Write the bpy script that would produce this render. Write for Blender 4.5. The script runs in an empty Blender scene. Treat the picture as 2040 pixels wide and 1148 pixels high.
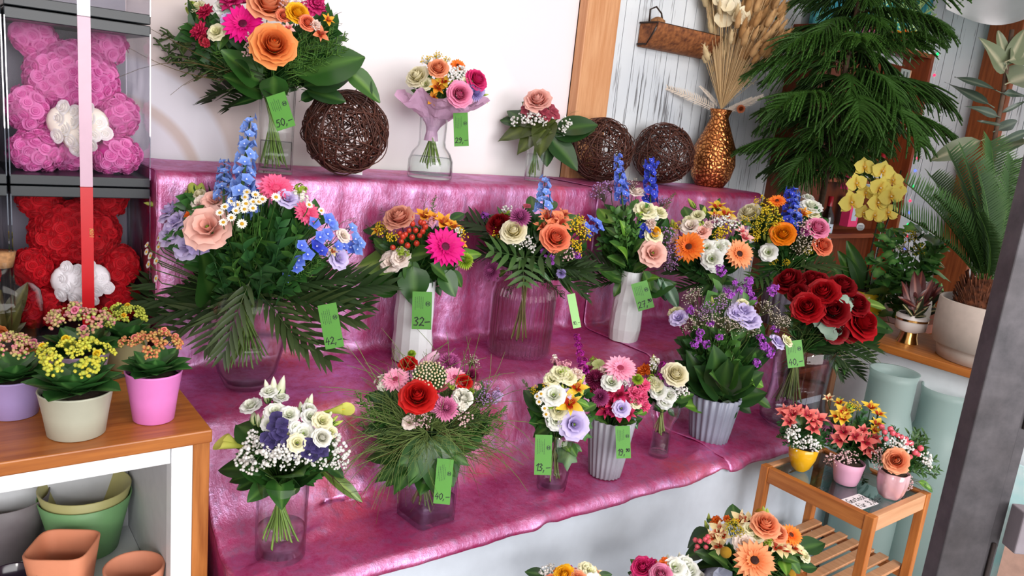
import bpy, math, random
import numpy as np
from mathutils import Vector, Matrix, noise
random.seed(7); rng = np.random.default_rng(7)
SC = bpy.context.scene
COL = SC.collection
# ---------------------------------------------------------------- camera
YAW, PIT, ROL, FPX = 0.664112, 0.216999, 0.105066, 1541.9169
CAM = Vector((0, -2.4, 1.52))
_sy, _cy, _sp, _cp, _sr, _cr = math.sin(YAW), math.cos(YAW), math.sin(PIT), math.cos(PIT), math.sin(ROL), math.cos(ROL)
CF = Vector((_sy*_cp, _cy*_cp, -_sp)); _r0 = Vector((_cy, -_sy, 0)); _u0 = _r0.cross(CF)
CR = _cr*_r0 + _sr*_u0; CU = -_sr*_r0 + _cr*_u0
cam = bpy.data.cameras.new('camera'); camo = bpy.data.objects.new('camera', cam); COL.objects.link(camo)
cam.sensor_width = 36; cam.lens = FPX/2040*36; cam.clip_start = .02
camo.matrix_world = Matrix(((CR.x, CU.x, -CF.x, CAM.x), (CR.y, CU.y, -CF.y, CAM.y), (CR.z, CU.z, -CF.z, CAM.z), (0, 0, 0, 1)))
SC.camera = camo
# ---------------------------------------------------------------- light
w = bpy.data.worlds.new('world'); SC.world = w; w.use_nodes = True
_bg = w.node_tree.nodes['Background']; _bg.inputs[0].default_value = (.80, .88, 1, 1); _bg.inputs[1].default_value = .6
def area(name, loc, target, sx, sy, power, col):
    l = bpy.data.lights.new(name, 'AREA'); l.shape = 'RECTANGLE'; l.size = sx; l.size_y = sy; l.energy = power; l.color = col
    o = bpy.data.objects.new(name, l); COL.objects.link(o); o.location = loc
    o.rotation_euler = (Vector(target)-Vector(loc)).to_track_quat('-Z', 'Y').to_euler(); return o
area('shopfront_daylight', (.8, -6.2, 2.1), (1.5, 0, 1.0), 6.6, 2.3, 365, (1, .97, .95))
area('overhead_area_light', (1.3, -1.9, 3.0), (1.5, -.9, 0), 2.2, 1.0, 34, (1, .93, .88))  # soft warm area light above the display, no fixture built
sun = bpy.data.lights.new('low_sun', 'SUN'); sun.energy = .6; sun.angle = .12; sun.color = (1, .95, .9)
suno = bpy.data.objects.new('low_sun', sun); COL.objects.link(suno)
suno.rotation_euler = Vector((.50, 1, -.52)).to_track_quat('-Z', 'Y').to_euler()
vs = SC.view_settings; vs.view_transform = 'Standard'; vs.look = 'None'; vs.gamma = 1; vs.use_curve_mapping = False; vs.exposure = 0.0
cy = SC.cycles; cy.max_bounces = 8; cy.diffuse_bounces = 3; cy.glossy_bounces = 3; cy.transmission_bounces = 4
cy.transparent_max_bounces = 24; cy.caustics_reflective = False; cy.caustics_refractive = False; cy.sample_clamp_indirect = 4
# ---------------------------------------------------------------- placing
def ray(x, y): return CR*((x-1020)/FPX) - CU*((y-574)/FPX) + CF
def P(x, y, t): return CAM + ray(x, y)*t
def onz(x, y, z): d = ray(x, y); return CAM + d*((z-CAM.z)/d.z)
def ony(x, y, Y): d = ray(x, y); return CAM + d*((Y-CAM.y)/d.y)
def onx(x, y, X): d = ray(x, y); return CAM + d*((X-CAM.x)/d.x)
def dep(p): return (Vector(p)-CAM).dot(CF)
def mpx(n, t): return n*t/FPX
# ---------------------------------------------------------------- objects
WM = {}
def tag(o, label=None, cat=None, group=None, kind=None):
    if label: o['label'] = label
    if cat: o['category'] = cat
    if group: o['group'] = group
    if kind: o['kind'] = kind
    return o
def thing(name, loc, label, cat, group=None):
    o = bpy.data.objects.new(name, None); o.empty_display_size = .05; COL.objects.link(o)
    o.location = loc; WM[o] = Matrix.Translation(Vector(loc)); return tag(o, label, cat, group)
def put(name, mesh, W=None, parent=None, local=False):
    o = bpy.data.objects.new(name, mesh); COL.objects.link(o)
    W = W if W is not None else Matrix.Identity(4)
    if parent is not None:
        o.parent = parent
        o.matrix_basis = W if local else WM[parent].inverted() @ W
        WM[o] = WM[parent] @ W if local else W
    else:
        o.matrix_basis = W; WM[o] = W
    return o
def mtx(loc, X, Y, Z, s=1):
    if not hasattr(s, '__len__'): s = (s, s, s)
    return Matrix(((X[0]*s[0], Y[0]*s[1], Z[0]*s[2], loc[0]), (X[1]*s[0], Y[1]*s[1], Z[1]*s[2], loc[1]), (X[2]*s[0], Y[2]*s[1], Z[2]*s[2], loc[2]), (0, 0, 0, 1)))
def face(loc, n, s=1, spin=None):           # local +Z looks along n
    n = Vector(n).normalized(); a = Vector((0, 0, 1)) if abs(n.z) < .93 else Vector((0, 1, 0))
    X = a.cross(n).normalized(); Y = n.cross(X)
    k = random.uniform(0, 6.28) if spin is None else spin
    X2 = X*math.cos(k)+Y*math.sin(k); Y2 = n.cross(X2)
    return mtx(loc, X2, Y2, n, s)
def along(p0, p1, hint, sw=None):           # local +Y runs p0->p1, +Z near hint; scaled by the length
    Y = Vector(p1)-Vector(p0); L = Y.length; Y.normalize(); h = Vector(hint)
    X = Y.cross(h)
    if X.length < 1e-4: X = Y.cross(Vector((1, .1, 0)))
    X.normalize(); Z = X.cross(Y)
    k = L if sw is None else sw
    return mtx(p0, X, Y, Z, (k, L, k))
class MB:
    def __init__(s): s.V = []; s.F = []; s.M = []; s.G = []; s.n = 0
    def add(s, v, f, mi=0, g=0.0):
        v = np.asarray(v, float).reshape(-1, 3); s.V.append(v)
        s.G.append(np.broadcast_to(np.asarray(g, float).reshape(-1), (len(v),)) if np.ndim(g) else np.full(len(v), float(g)))
        n = s.n; s.F += [tuple(i+n for i in q) for q in f]; s.M += [mi]*len(f); s.n += len(v); return s
    def grid(s, v, mi=0, g=0.0, wrap=False):
        v = np.asarray(v, float); a, b = v.shape[:2]; f = []
        for i in range(a-1):
            for j in range(b if wrap else b-1):
                k = (j+1) % b; f.append((i*b+j, i*b+k, (i+1)*b+k, (i+1)*b+j))
        return s.add(v.reshape(-1, 3), f, mi, g if np.ndim(g) == 0 else np.asarray(g).reshape(-1))
    def box(s, x0, x1, y0, y1, z0, z1, mi=0):
        v = [(x, y, z) for x in (x0, x1) for y in (y0, y1) for z in (z0, z1)]
        return s.add(v, [(0, 1, 3, 2), (4, 6, 7, 5), (0, 4, 5, 1), (2, 3, 7, 6), (0, 2, 6, 4), (1, 5, 7, 3)], mi)
    def tube(s, pts, r, k=5, mi=0, cap=True, g=0.0):
        p = np.asarray(pts, float); n = len(p); r = np.broadcast_to(np.asarray(r, float), (n,))
        T = np.gradient(p, axis=0); T /= np.linalg.norm(T, axis=1)[:, None]+1e-12
        a = np.array([0, 0, 1.]) if abs(T[0, 2]) < .9 else np.array([1., 0, 0]); rows = []
        X = np.cross(a, T[0]); X /= np.linalg.norm(X)
        for i in range(n):
            X = X-T[i]*(X@T[i]); X /= np.linalg.norm(X)+1e-12; Y = np.cross(T[i], X)
            th = np.arange(k)*2*np.pi/k
            rows.append(p[i]+r[i]*(np.cos(th)[:, None]*X+np.sin(th)[:, None]*Y))
        n0 = s.n; s.grid(np.array(rows), mi, g, wrap=True)
        if cap: s.F += [tuple(n0+i for i in reversed(range(k))), tuple(n0+(n-1)*k+i for i in range(k))]; s.M += [mi, mi]
        return s
    def lathe(s, prof, k=32, c=(0, 0, 0), mi=0, rf=None, g=0.0):   # prof: [(r,z)], rf(theta,z,r)->r
        th = np.arange(k)*2*np.pi/k; rows = []
        for r, z in prof:
            rr = np.array([rf(t, z, r) for t in th]) if rf else np.full(k, r)
            rows.append(np.stack([c[0]+rr*np.cos(th), c[1]+rr*np.sin(th), np.full(k, c[2]+z)], 1))
        return s.grid(np.array(rows), mi, g, wrap=True)
    def blob(s, c, r, mi=0, g=0.0, a=6, b=4):
        r = r if hasattr(r, '__len__') else (r, r, r); th = np.arange(a)*2*np.pi/a; rows = []
        for i in range(b+1):
            p = math.pi*i/b; q = max(math.sin(p), .02)
            rows.append(np.stack([c[0]+r[0]*q*np.cos(th), c[1]+r[1]*q*np.sin(th), np.full(a, c[2]-r[2]*math.cos(p))], 1))
        return s.grid(np.array(rows), mi, g, wrap=True)
    def xf(s, m):                            # transform all so far
        A = np.array(m)[:3, :3]; b = np.array(m)[:3, 3]; s.V = [v@A.T+b for v in s.V]; return s
    def merge(s, o, m=None, dm=0):
        for v, g in zip(o.V, o.G):
            v2 = v if m is None else v@np.array(m)[:3, :3].T+np.array(m)[:3, 3]
            s.V.append(v2); s.G.append(g)
        s.F += [tuple(i+s.n for i in q) for q in o.F]; s.M += [x+dm for x in o.M]; s.n += o.n; return s
    def mesh(s, name, mats, smooth=True):
        me = bpy.data.meshes.new(name); v = np.concatenate(s.V)
        me.from_pydata(v.tolist(), [], s.F)
        for m in (mats if isinstance(mats, (list, tuple)) else [mats]): me.materials.append(m)
        me.polygons.foreach_set('material_index', s.M)
        a = me.attributes.new('g', 'FLOAT', 'POINT'); a.data.foreach_set('value', np.concatenate(s.G).astype(np.float32))
        me.polygons.foreach_set('use_smooth', [smooth]*len(s.F)); me.update(); return me
    def obj(s, name, mats, parent=None, W=None, smooth=True):
        return put(name, s.mesh(name, mats, smooth), W, parent)
def bevel(o, w=.004, seg=2):
    m = o.modifiers.new('bevel', 'BEVEL'); m.width = w; m.segments = seg; m.limit_method = 'ANGLE'; return o
# ---------------------------------------------------------------- materials
def lin(h):
    if not isinstance(h, str): return tuple(h)+(1,) if len(h) == 3 else h
    c = [int(h[i:i+2], 16)/255 for i in (0, 2, 4)]
    return tuple(x/12.92 if x < .04045 else ((x+.055)/1.055)**2.4 for x in c)+(1,)
_M = {}
def newmat(name):
    m = bpy.data.materials.new(name); m.use_nodes = True; nt = m.node_tree; nt.nodes.clear()
    out = nt.nodes.new('ShaderNodeOutputMaterial'); return m, nt, out
def N(nt, t, **kw):
    n = nt.nodes.new(t)
    for k, v in kw.items():
        if k.startswith('i_'):
            key = k[2:]; n.inputs[int(key) if key.isdigit() else key.replace('_', ' ')].default_value = v
        else: setattr(n, k, v)
    return n
def mixc(nt, fac, a, b, blend='MIX'):
    n = nt.nodes.new('ShaderNodeMix'); n.data_type = 'RGBA'; n.blend_type = blend
    for i, v in ((0, fac), (6, a), (7, b)):
        if isinstance(v, bpy.types.NodeSocket): nt.links.new(v, n.inputs[i])
        else: n.inputs[i].default_value = v
    return n.outputs[2]
def noisef(nt, scale, detail=3, coord='Object', stretch=None, rough=.5):
    tc = N(nt, 'ShaderNodeTexCoord'); v = tc.outputs[coord]
    if stretch:
        mp = N(nt, 'ShaderNodeMapping'); mp.inputs['Scale'].default_value = stretch; nt.links.new(v, mp.inputs[0]); v = mp.outputs[0]
    n = N(nt, 'ShaderNodeTexNoise'); n.inputs['Scale'].default_value = scale; n.inputs['Detail'].default_value = detail
    n.inputs['Roughness'].default_value = rough; nt.links.new(v, n.inputs['Vector']); return n.outputs['Fac']
def ramp(nt, f, stops):
    n = N(nt, 'ShaderNodeValToRGB'); cr = n.color_ramp
    while len(cr.elements) < len(stops): cr.elements.new(.5)
    for e, (p, c) in zip(cr.elements, stops): e.position = p; e.color = lin(c) if isinstance(c, str) else (c, c, c, 1)
    nt.links.new(f, n.inputs[0]); return n.outputs[0]
def bump(nt, f, strength=.3, dist=.002):
    b = N(nt, 'ShaderNodeBump'); b.inputs['Strength'].default_value = strength; b.inputs['Distance'].default_value = dist
    nt.links.new(f, b.inputs['Height']); return b.outputs[0]
def plain(c, rough=.5, var=.12, metal=0, scale=30, bmp=0, stretch=None, c2=None, spec=.5, coat=0):
    key = ('plain', str(c), rough, var, metal, scale, bmp, stretch, c2, spec, coat)
    if key in _M: return _M[key]
    m, nt, out = newmat('surface_'+str(c)); b = N(nt, 'ShaderNodeBsdfPrincipled')
    f = noisef(nt, scale, 4, stretch=stretch); a = lin(c)
    d = lin(c2) if c2 else tuple(x*(1-var*2) for x in a[:3])+(1,)
    col = mixc(nt, ramp(nt, f, [(.3, 0.), (.7, 1.)]), a, d)
    nt.links.new(col, b.inputs['Base Color']); b.inputs['Roughness'].default_value = rough; b.inputs['Metallic'].default_value = metal
    b.inputs['Specular IOR Level'].default_value = spec; b.inputs['Coat Weight'].default_value = coat; b.inputs['Coat Roughness'].default_value = .08
    if bmp: nt.links.new(bump(nt, f, bmp), b.inputs['Normal'])
    nt.links.new(b.outputs[0], out.inputs[0]); _M[key] = m; return m
def soft(c1, c2=None, rough=.55, tr=.22, spec=.3, sharp=(0., 1.), var=.18):   # petals and leaves: g runs base -> tip
    key = ('soft', c1, c2, rough, tr, spec, sharp, var)
    if key in _M: return _M[key]
    m, nt, out = newmat('soft_'+str(c1)); b = N(nt, 'ShaderNodeBsdfPrincipled')
    at = N(nt, 'ShaderNodeAttribute'); at.attribute_name = 'g'
    col = mixc(nt, ramp(nt, at.outputs['Fac'], [(sharp[0], 0.), (sharp[1], 1.)]), lin(c1), lin(c2 or c1))
    oi = N(nt, 'ShaderNodeObjectInfo'); f = noisef(nt, 3.5, 2)
    hv = N(nt, 'ShaderNodeHueSaturation'); mr = N(nt, 'ShaderNodeMapRange'); mr.inputs[3].default_value = 1-var; mr.inputs[4].default_value = 1+var
    ad = N(nt, 'ShaderNodeMath', operation='ADD'); ml = N(nt, 'ShaderNodeMath', operation='MULTIPLY', i_1=.5)
    nt.links.new(oi.outputs['Random'], ad.inputs[0]); nt.links.new(f, ad.inputs[1]); nt.links.new(ad.outputs[0], ml.inputs[0])
    nt.links.new(ml.outputs[0], mr.inputs[0]); nt.links.new(mr.outputs[0], hv.inputs['Value']); nt.links.new(col, hv.inputs['Color'])
    nt.links.new(hv.outputs[0], b.inputs['Base Color']); b.inputs['Roughness'].default_value = rough; b.inputs['Specular IOR Level'].default_value = spec
    if tr:
        t = N(nt, 'ShaderNodeBsdfTranslucent'); nt.links.new(hv.outputs[0], t.inputs[0]); mx = N(nt, 'ShaderNodeMixShader', i_0=tr)
        nt.links.new(b.outputs[0], mx.inputs[1]); nt.links.new(t.outputs[0], mx.inputs[2]); nt.links.new(mx.outputs[0], out.inputs[0])
    else: nt.links.new(b.outputs[0], out.inputs[0])
    _M[key] = m; return m
def glass(tint='fdfefe', gloss=1.1, base=.010, rough=.015, edge='7c828c'):
    k = ('glass', tint, gloss, base, rough, edge)
    if k in _M: return _M[k]
    m, nt, out = newmat('clear_glass'); t = N(nt, 'ShaderNodeBsdfTransparent'); t.inputs[0].default_value = lin(tint)
    g = N(nt, 'ShaderNodeBsdfGlossy'); g.inputs['Roughness'].default_value = rough; g.inputs[0].default_value = (1, 1, 1, 1)
    lw = N(nt, 'ShaderNodeLayerWeight', i_0=.5); nt.links.new(mixc(nt, ramp(nt, lw.outputs['Facing'], [(.62, 0.), (1., 1.)]), lin(tint), lin(edge)), t.inputs[0]); pw = N(nt, 'ShaderNodeMath', operation='POWER', i_1=2.8)
    nt.links.new(lw.outputs['Facing'], pw.inputs[0]); ma = N(nt, 'ShaderNodeMath', operation='MULTIPLY_ADD', i_1=gloss*.6, i_2=base)
    nt.links.new(pw.outputs[0], ma.inputs[0]); mx = N(nt, 'ShaderNodeMixShader')
    nt.links.new(ma.outputs[0], mx.inputs[0]); nt.links.new(t.outputs[0], mx.inputs[1]); nt.links.new(g.outputs[0], mx.inputs[2])
    nt.links.new(mx.outputs[0], out.inputs[0]); _M[k] = m; return m
def frosted(c='bcd6d0', alpha=.35):
    m, nt, out = newmat('frosted_glass'); b = N(nt, 'ShaderNodeBsdfPrincipled'); b.inputs['Base Color'].default_value = lin(c)
    b.inputs['Roughness'].default_value = .35; tl = N(nt, 'ShaderNodeBsdfTranslucent'); tl.inputs[0].default_value = lin(c)
    m1 = N(nt, 'ShaderNodeMixShader', i_0=.4); nt.links.new(b.outputs[0], m1.inputs[1]); nt.links.new(tl.outputs[0], m1.inputs[2])
    t = N(nt, 'ShaderNodeBsdfTransparent'); t.inputs[0].default_value = lin('dff0ec'); m2 = N(nt, 'ShaderNodeMixShader', i_0=alpha)
    nt.links.new(bump(nt, noisef(nt, 160, 2), .15, .001), b.inputs['Normal'])
    nt.links.new(m1.outputs[0], m2.inputs[1]); nt.links.new(t.outputs[0], m2.inputs[2]); nt.links.new(m2.outputs[0], out.inputs[0]); return m
def wood(c1, c2, scale=6, axis=0, rough=.45, spec=.4, coat=0):
    key = ('wood', c1, c2, scale, axis, rough)
    if key in _M: return _M[key]
    st = [14., 14., 14.]; st[axis] = .9
    m, nt, out = newmat('wood_'+c1); b = N(nt, 'ShaderNodeBsdfPrincipled')
    f = noisef(nt, scale, 5, stretch=tuple(st), rough=.6); f2 = noisef(nt, 2.2, 2)
    col = mixc(nt, ramp(nt, f, [(.35, 0.), (.66, 1.)]), lin(c1), lin(c2))
    col = mixc(nt, ramp(nt, f2, [(.35, 0.), (.75, .35)]), col, lin(c2))
    nt.links.new(col, b.inputs['Base Color']); b.inputs['Roughness'].default_value = rough; b.inputs['Specular IOR Level'].default_value = spec
    b.inputs['Coat Weight'].default_value = coat; b.inputs['Coat Roughness'].default_value = .15
    nt.links.new(bump(nt, f, .12, .001), b.inputs['Normal']); nt.links.new(b.outputs[0], out.inputs[0]); _M[key] = m; return m
def emis(c, s):
    m, nt, out = newmat('lamp_'+c); e = N(nt, 'ShaderNodeEmission', i_1=s); e.inputs[0].default_value = lin(c); nt.links.new(e.outputs[0], out.inputs[0]); return m
def velvet():
    m, nt, out = newmat('crushed_velvet'); b = N(nt, 'ShaderNodeBsdfPrincipled')
    f1 = noisef(nt, 7, 6, rough=.65); f2 = noisef(nt, 40, 5, stretch=(1, 1, .45), rough=.75); f3 = noisef(nt, 2.2, 2)
    c = mixc(nt, ramp(nt, f1, [(.36, 0.), (.62, 1.)]), lin('900a4c'), lin('b4205e'))
    c = mixc(nt, ramp(nt, f3, [(.52, 0.), (.68, .6)]), c, lin('d8503c'))  # orange patches: warm reflections on the velvet put into its colour
    c = mixc(nt, ramp(nt, f2, [(.52, 0.), (.66, .75)]), c, lin('700c44'))
    nt.links.new(c, b.inputs['Base Color']); b.inputs['Roughness'].default_value = .5; b.inputs['Specular IOR Level'].default_value = .2
    ad = N(nt, 'ShaderNodeMath', operation='ADD'); nt.links.new(f1, ad.inputs[0]); nt.links.new(f2, ad.inputs[1])
    g = N(nt, 'ShaderNodeBsdfGlossy'); g.inputs[0].default_value = lin('f2c8fa'); g.inputs['Roughness'].default_value = .42
    bp = bump(nt, ad.outputs[0], .7, .004); nt.links.new(bp, b.inputs['Normal']); nt.links.new(bp, g.inputs['Normal'])
    mx = N(nt, 'ShaderNodeMixShader'); fm = N(nt, 'ShaderNodeMapRange'); fm.inputs[1].default_value = .8; fm.inputs[2].default_value = 1.2; fm.inputs[3].default_value = .16; fm.inputs[4].default_value = .58; nt.links.new(ad.outputs[0], fm.inputs[0]); nt.links.new(fm.outputs[0], mx.inputs[0]); nt.links.new(b.outputs[0], mx.inputs[1]); nt.links.new(g.outputs[0], mx.inputs[2]); nt.links.new(mx.outputs[0], out.inputs[0]); return m
def whitewash():
    m, nt, out = newmat('whitewashed_boards'); b = N(nt, 'ShaderNodeBsdfPrincipled')
    f = noisef(nt, 3.2, 6, stretch=(22, 22, 1.1), rough=.62); f2 = noisef(nt, 2.2, 3); oi = N(nt, 'ShaderNodeObjectInfo')
    c = mixc(nt, ramp(nt, f2, [(.3, 0.), (.7, 1.)]), lin('e9edf0'), lin('c8ced6'))
    mu = N(nt, 'ShaderNodeMath', operation='MULTIPLY_ADD', i_1=.35, i_2=-.17); nt.links.new(f2, mu.inputs[0])
    ad = N(nt, 'ShaderNodeMath', operation='ADD'); nt.links.new(f, ad.inputs[0]); nt.links.new(mu.outputs[0], ad.inputs[1])
    c = mixc(nt, ramp(nt, ad.outputs[0], [(.60, 0.), (.68, .85)]), c, lin('5d5c60'))
    nt.links.new(c, b.inputs['Base Color']); b.inputs['Roughness'].default_value = .6
    nt.links.new(bump(nt, f, .2, .001), b.inputs['Normal']); nt.links.new(b.outputs[0], out.inputs[0]); return m
def banner():
    m, nt, out = newmat('printed_banner'); b = N(nt, 'ShaderNodeBsdfPrincipled'); col = lin('f3eff2')
    tc = N(nt, 'ShaderNodeTexCoord')
    for (cx, cz, r0, r1, c, k) in ((.42, 1.24, .34, .95, 'c4b0ac', .85), (.42, 1.24, .325, .345, 'dedae4', 1.), (.40, 1.20, .27, .285, 'c2aaa2', .8), (.40, 1.20, .235, .255, 'd9d4e0', 1.), (.5, 1.98, .2, .28, 'd2bca8', .8), (2.3, 2.2, .74, .80, 'ecdfe6', .7)):
        vm = N(nt, 'ShaderNodeVectorMath', operation='DISTANCE'); nt.links.new(tc.outputs['Object'], vm.inputs[0]); vm.inputs[1].default_value = (cx, 0, cz)
        col = mixc(nt, ramp(nt, vm.outputs['Value'], [(r0, k), (r1, 0.)]), col, lin(c))
    nt.links.new(col, b.inputs['Base Color']); b.inputs['Roughness'].default_value = .5; nt.links.new(b.outputs[0], out.inputs[0]); return m
VELVET = velvet(); BOARD = whitewash(); GLASS = glass(); WATER = glass('f6faf8', .35, .015)
PINE = wood('dca67a', 'c48658', 5, 2); OILED = wood('b8702f', '8f4d1a', 4, 0, .38, .5, .15); BROWN = wood('8f4d28', '6b3418', 5, 2)
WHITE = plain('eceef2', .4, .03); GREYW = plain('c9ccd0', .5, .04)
# ---------------------------------------------------------------- room
XR = 4.75
def struct(name, mb, m, parent=None): o = mb.obj(name, m, parent, smooth=False); o['kind'] = 'structure'; return o
struct('floor', MB().box(-2.6, XR+.1, -7, .1, -.06, 0), plain('8d8882', .55, .15, scale=6))
struct('ceiling', MB().box(-2.6, XR+.1, -5.2, .1, 3.05, 3.12), plain('d8d4d0', .8, .03))
struct('wall_left', MB().box(-2.7, -2.6, -5.2, .1, 0, 3.12), plain('dcd6d6', .8, .04))
wb = struct('wall_back', MB().box(-2.6, XR+.1, .012, .1, 0, 3.12), plain('2c2826', .8))
struct('trim_1', MB().box(-2.6, 2.06, 0, .011, 0, 3.05), banner())
x = 2.232; random.seed(3)
while x < XR-.02:
    wd = random.choice((.062, .075, .085, .07)); y0 = -random.uniform(0, .004)
    struct('plank', MB().box(x, min(x+wd-.0038, XR), y0-.004, .012, 0, 3.05), BOARD, wb); x += wd
wr = struct('wall_right', MB().box(XR+.012, XR+.1, -4.2, .012, 0, 3.12), plain('4a3c34', .8))
y = -.01
while y > -4.1:
    wd = random.choice((.062, .075, .085, .07)); x0 = -random.uniform(0, .004)
    struct('plank', MB().box(XR+x0-.004, XR+.012, y-wd+.0038, y, 0, 3.05), BOARD, wr); y -= wd
bevel(struct('trim_2', MB().box(2.062, 2.232, -.05, 0, 0, 3.05), PINE))
bevel(struct('trim_3', MB().box(XR-.05, XR-.006, -.535, -.365, 0, 3.05), BROWN))
bevel(struct('trim_4', MB().box(XR-.1, XR-.005, -2.9, -.3, 2.42, 2.53), wood('8f4d28', '6b3418', 5, 1)))
# ---------------------------------------------------------------- plant library: unit meshes, facing +Z, diameter 1 (or along +Y, length 1)
LIB = {}
def cached(fn):
    def g(*a):
        k = (fn.__name__,)+a
        if k not in LIB: LIB[k] = fn(*a)
        return LIB[k]
    return g
def rotz(v, a): c, s = math.cos(a), math.sin(a); return v @ np.array([[c, s, 0], [-s, c, 0], [0, 0, 1]])
def rotx(v, a): c, s = math.cos(a), math.sin(a); return v @ np.array([[1, 0, 0], [0, c, s], [0, -s, c]])
def petal(L, W, n=4, m=4, a=1.0, b=.8, base=.2, cup=.3, curl=0., ruf=0., ph=0., kf=3.):
    v = np.linspace(0, 1, n+1)[:, None]; u = np.linspace(-1, 1, m+1)[None, :]
    prof = base*(1-v)+np.sin(np.pi*np.clip(v, 0, 1)**a)**b; prof = np.maximum(prof, .03)*(W/2)
    X = u*prof; Y = L*v+0*u - .06*L*v*u*u; Z = cup*np.abs(u)**2*prof + curl*L*v**2 + ruf*L*v*np.sin(kf*u*np.pi+ph)
    return np.stack(np.broadcast_arrays(X, Y, Z), -1), np.broadcast_to(v, (n+1, m+1))
def ring(mb, n, L, W, el, r0=0., z0=0., mi=0, jit=.1, a0=0., n1=4, m1=3, a=1.0, b=.8, base=.2, cup=.3, curl=0., ruf=0., R=random):
    for i in range(n):
        p, g = petal(L*(1+R.uniform(-jit, jit)), W*(1+R.uniform(-jit, jit)), n1, m1, a, b, base, cup, curl+R.uniform(-jit, jit)*.3, ruf, R.uniform(0, 6))
        p = rotx(p.reshape(-1, 3), el+R.uniform(-jit, jit)); p[:, 1] += r0; p[:, 2] += z0
        p = rotz(p, a0+2*math.pi*i/n+R.uniform(-jit, jit)*.6); mb.grid(p.reshape(g.shape+(3,)), mi, g)
def cup(mb, a0, span, r0, r1, z0, z1, pw=.6, curl=0., ruf=0., mi=0, n=4, m=5, g0=0., g1=1., R=random):
    v = np.linspace(0, 1, n+1)[:, None]; u = np.linspace(-1, 1, m+1)[None, :]; ph = R.uniform(0, 6)
    edge = 1-.16*u**2-.10*u**4
    rr = r0+(r1-r0)*v**pw*1.0 + .035*u*r1 + curl*v**4*r1 + ruf*v**2*np.sin(u*7+ph)*r1
    z = z0+(z1-z0)*(v*edge)**.8 - curl*.7*v**5*r1 + ruf*.6*v**2*np.cos(u*6+ph)*r1
    th = a0+u*span*(.55+.45*np.sin(np.pi*(.18+.6*v)))
    mb.grid(np.stack([rr*np.cos(th), rr*np.sin(th), z+0*u], -1), mi, np.broadcast_to(g0+(g1-g0)*v, (n+1, m+1)))
GREEN = ('2f5a25', '4a7a35'); LIME = ('86a83a', 'b4cc5a')
def stemmat(): return soft('3d5c28', '5f8038', .5, 0)
def sepals(mb, mi, r=.16, z=-.12):
    ring(mb, 5, r*1.6, r*.7, .5, 0, z-.04, mi, .1, 0, 2, 2); mb.lathe([(.01, z-.12), (r*.55, z-.08), (r*.7, z)], 8, mi=mi)
@cached
def rose(ci, co, s=0):
    R = random.Random(s*17+3); mb = MB()
    mb.lathe([(.06, -.1), (.06, .14), (.052, .26), (.03, .33), (.002, .35)], 8, g=.0)
    for k, (n, r0, r1, z1, cl, rf) in enumerate(((2, .03, .07, .36, -.45, 0), (3, .05, .115, .37, -.38, .01), (3, .07, .165, .365, -.26, .02), (4, .09, .215, .35, -.12, .03),
                                        (4, .11, .27, .32, .0, .035), (5, .12, .335, .27, .12, .045), (5, .12, .40, .21, .18, .055), (5, .12, .44, .11, .20, .06))):
        a0 = R.uniform(0, 6)
        for i in range(n):
            cup(mb, a0+i*2*math.pi/n+R.uniform(-.12, .12), math.pi/n*1.45 if n > 2 else 2.2, r0, r1*R.uniform(.94, 1.06), -.12+.02*(k < 3), z1*R.uniform(.94, 1.05), .55+.03*k, cl, rf, 0, 4, 5, -.25+.03*k, min(1, .62+.05*k), R)
    sepals(mb, 1, .13, -.1)
    return mb.mesh('rose', [soft(ci, co), soft(*GREEN)])
@cached
def foamrose(ci, co, s=0):
    R = random.Random(s*5+1); mb = MB(); mb.lathe([(.40, -.12), (.36, .06), (.24, .17), (.10, .24), (.002, .26)], 10, g=.35)
    for k, (n, r0, r1, z0, z1) in enumerate(((2, .03, .09, .16, .32), (3, .09, .19, .12, .30), (4, .18, .31, .05, .24), (5, .27, .46, -.06, .13))):
        a0 = R.uniform(0, 6)
        for i in range(n): cup(mb, a0+i*2*math.pi/n, math.pi/n*1.3 if n > 2 else 2, r0, r1, z0, z1, .7, .10+.05*k, .02, 0, 2, 5, .2, 1, R)
    return mb.mesh('foam_rose', [soft(ci, co, .7, .3)])
@cached
def bloom(ci, co, s=0):                      # lisianthus: loose ruffled cup
    R = random.Random(s*7+1); mb = MB()
    for n, r0, r1, z1, cl, rf, g in ((3, .03, .12, .30, .05, .10, .1), (4, .05, .25, .32, .2, .09, .2), (5, .07, .40, .26, .32, .09, .4), (5, .06, .48, .14, .34, .08, .5)):
        a0 = R.uniform(0, 6)
        for i in range(n): cup(mb, a0+i*2*math.pi/n, math.pi/n*1.35, r0, r1, -.18, z1*R.uniform(.85, 1.1), .6, cl, rf, 0, 5, 6, g-.1, g+.5, R)
    mb.blob((0, 0, .05), (.06, .06, .09), 2); sepals(mb, 1, .12, -.14)
    return mb.mesh('lisianthus', [soft(ci, co), soft(*GREEN), soft(*LIME)])
@cached
def gerbera(ci, co, s=0):
    R = random.Random(s+5); mb = MB()
    ring(mb, 21, .42, .115, .05, .07, -.02, 0, .07, 0, 4, 2, .85, .45, .55, .25, -.06, R=R); ring(mb, 19, .38, .11, .22, .07, .0, 0, .07, .15, 4, 2, .85, .45, .55, .25, -.05, R=R)
    ring(mb, 16, .16, .05, .6, .08, .02, 1, .12, 0, 3, 2, 1, .6, .4, .2, R=R)
    ring(mb, 10, .15, .06, -.9, .02, -.05, 2, .1, 0, 2, 1, R=R)
    return mb.mesh('gerbera', [soft(ci, co, sharp=(.0, .75)), soft(ci, co), soft(*GREEN)])
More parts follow.
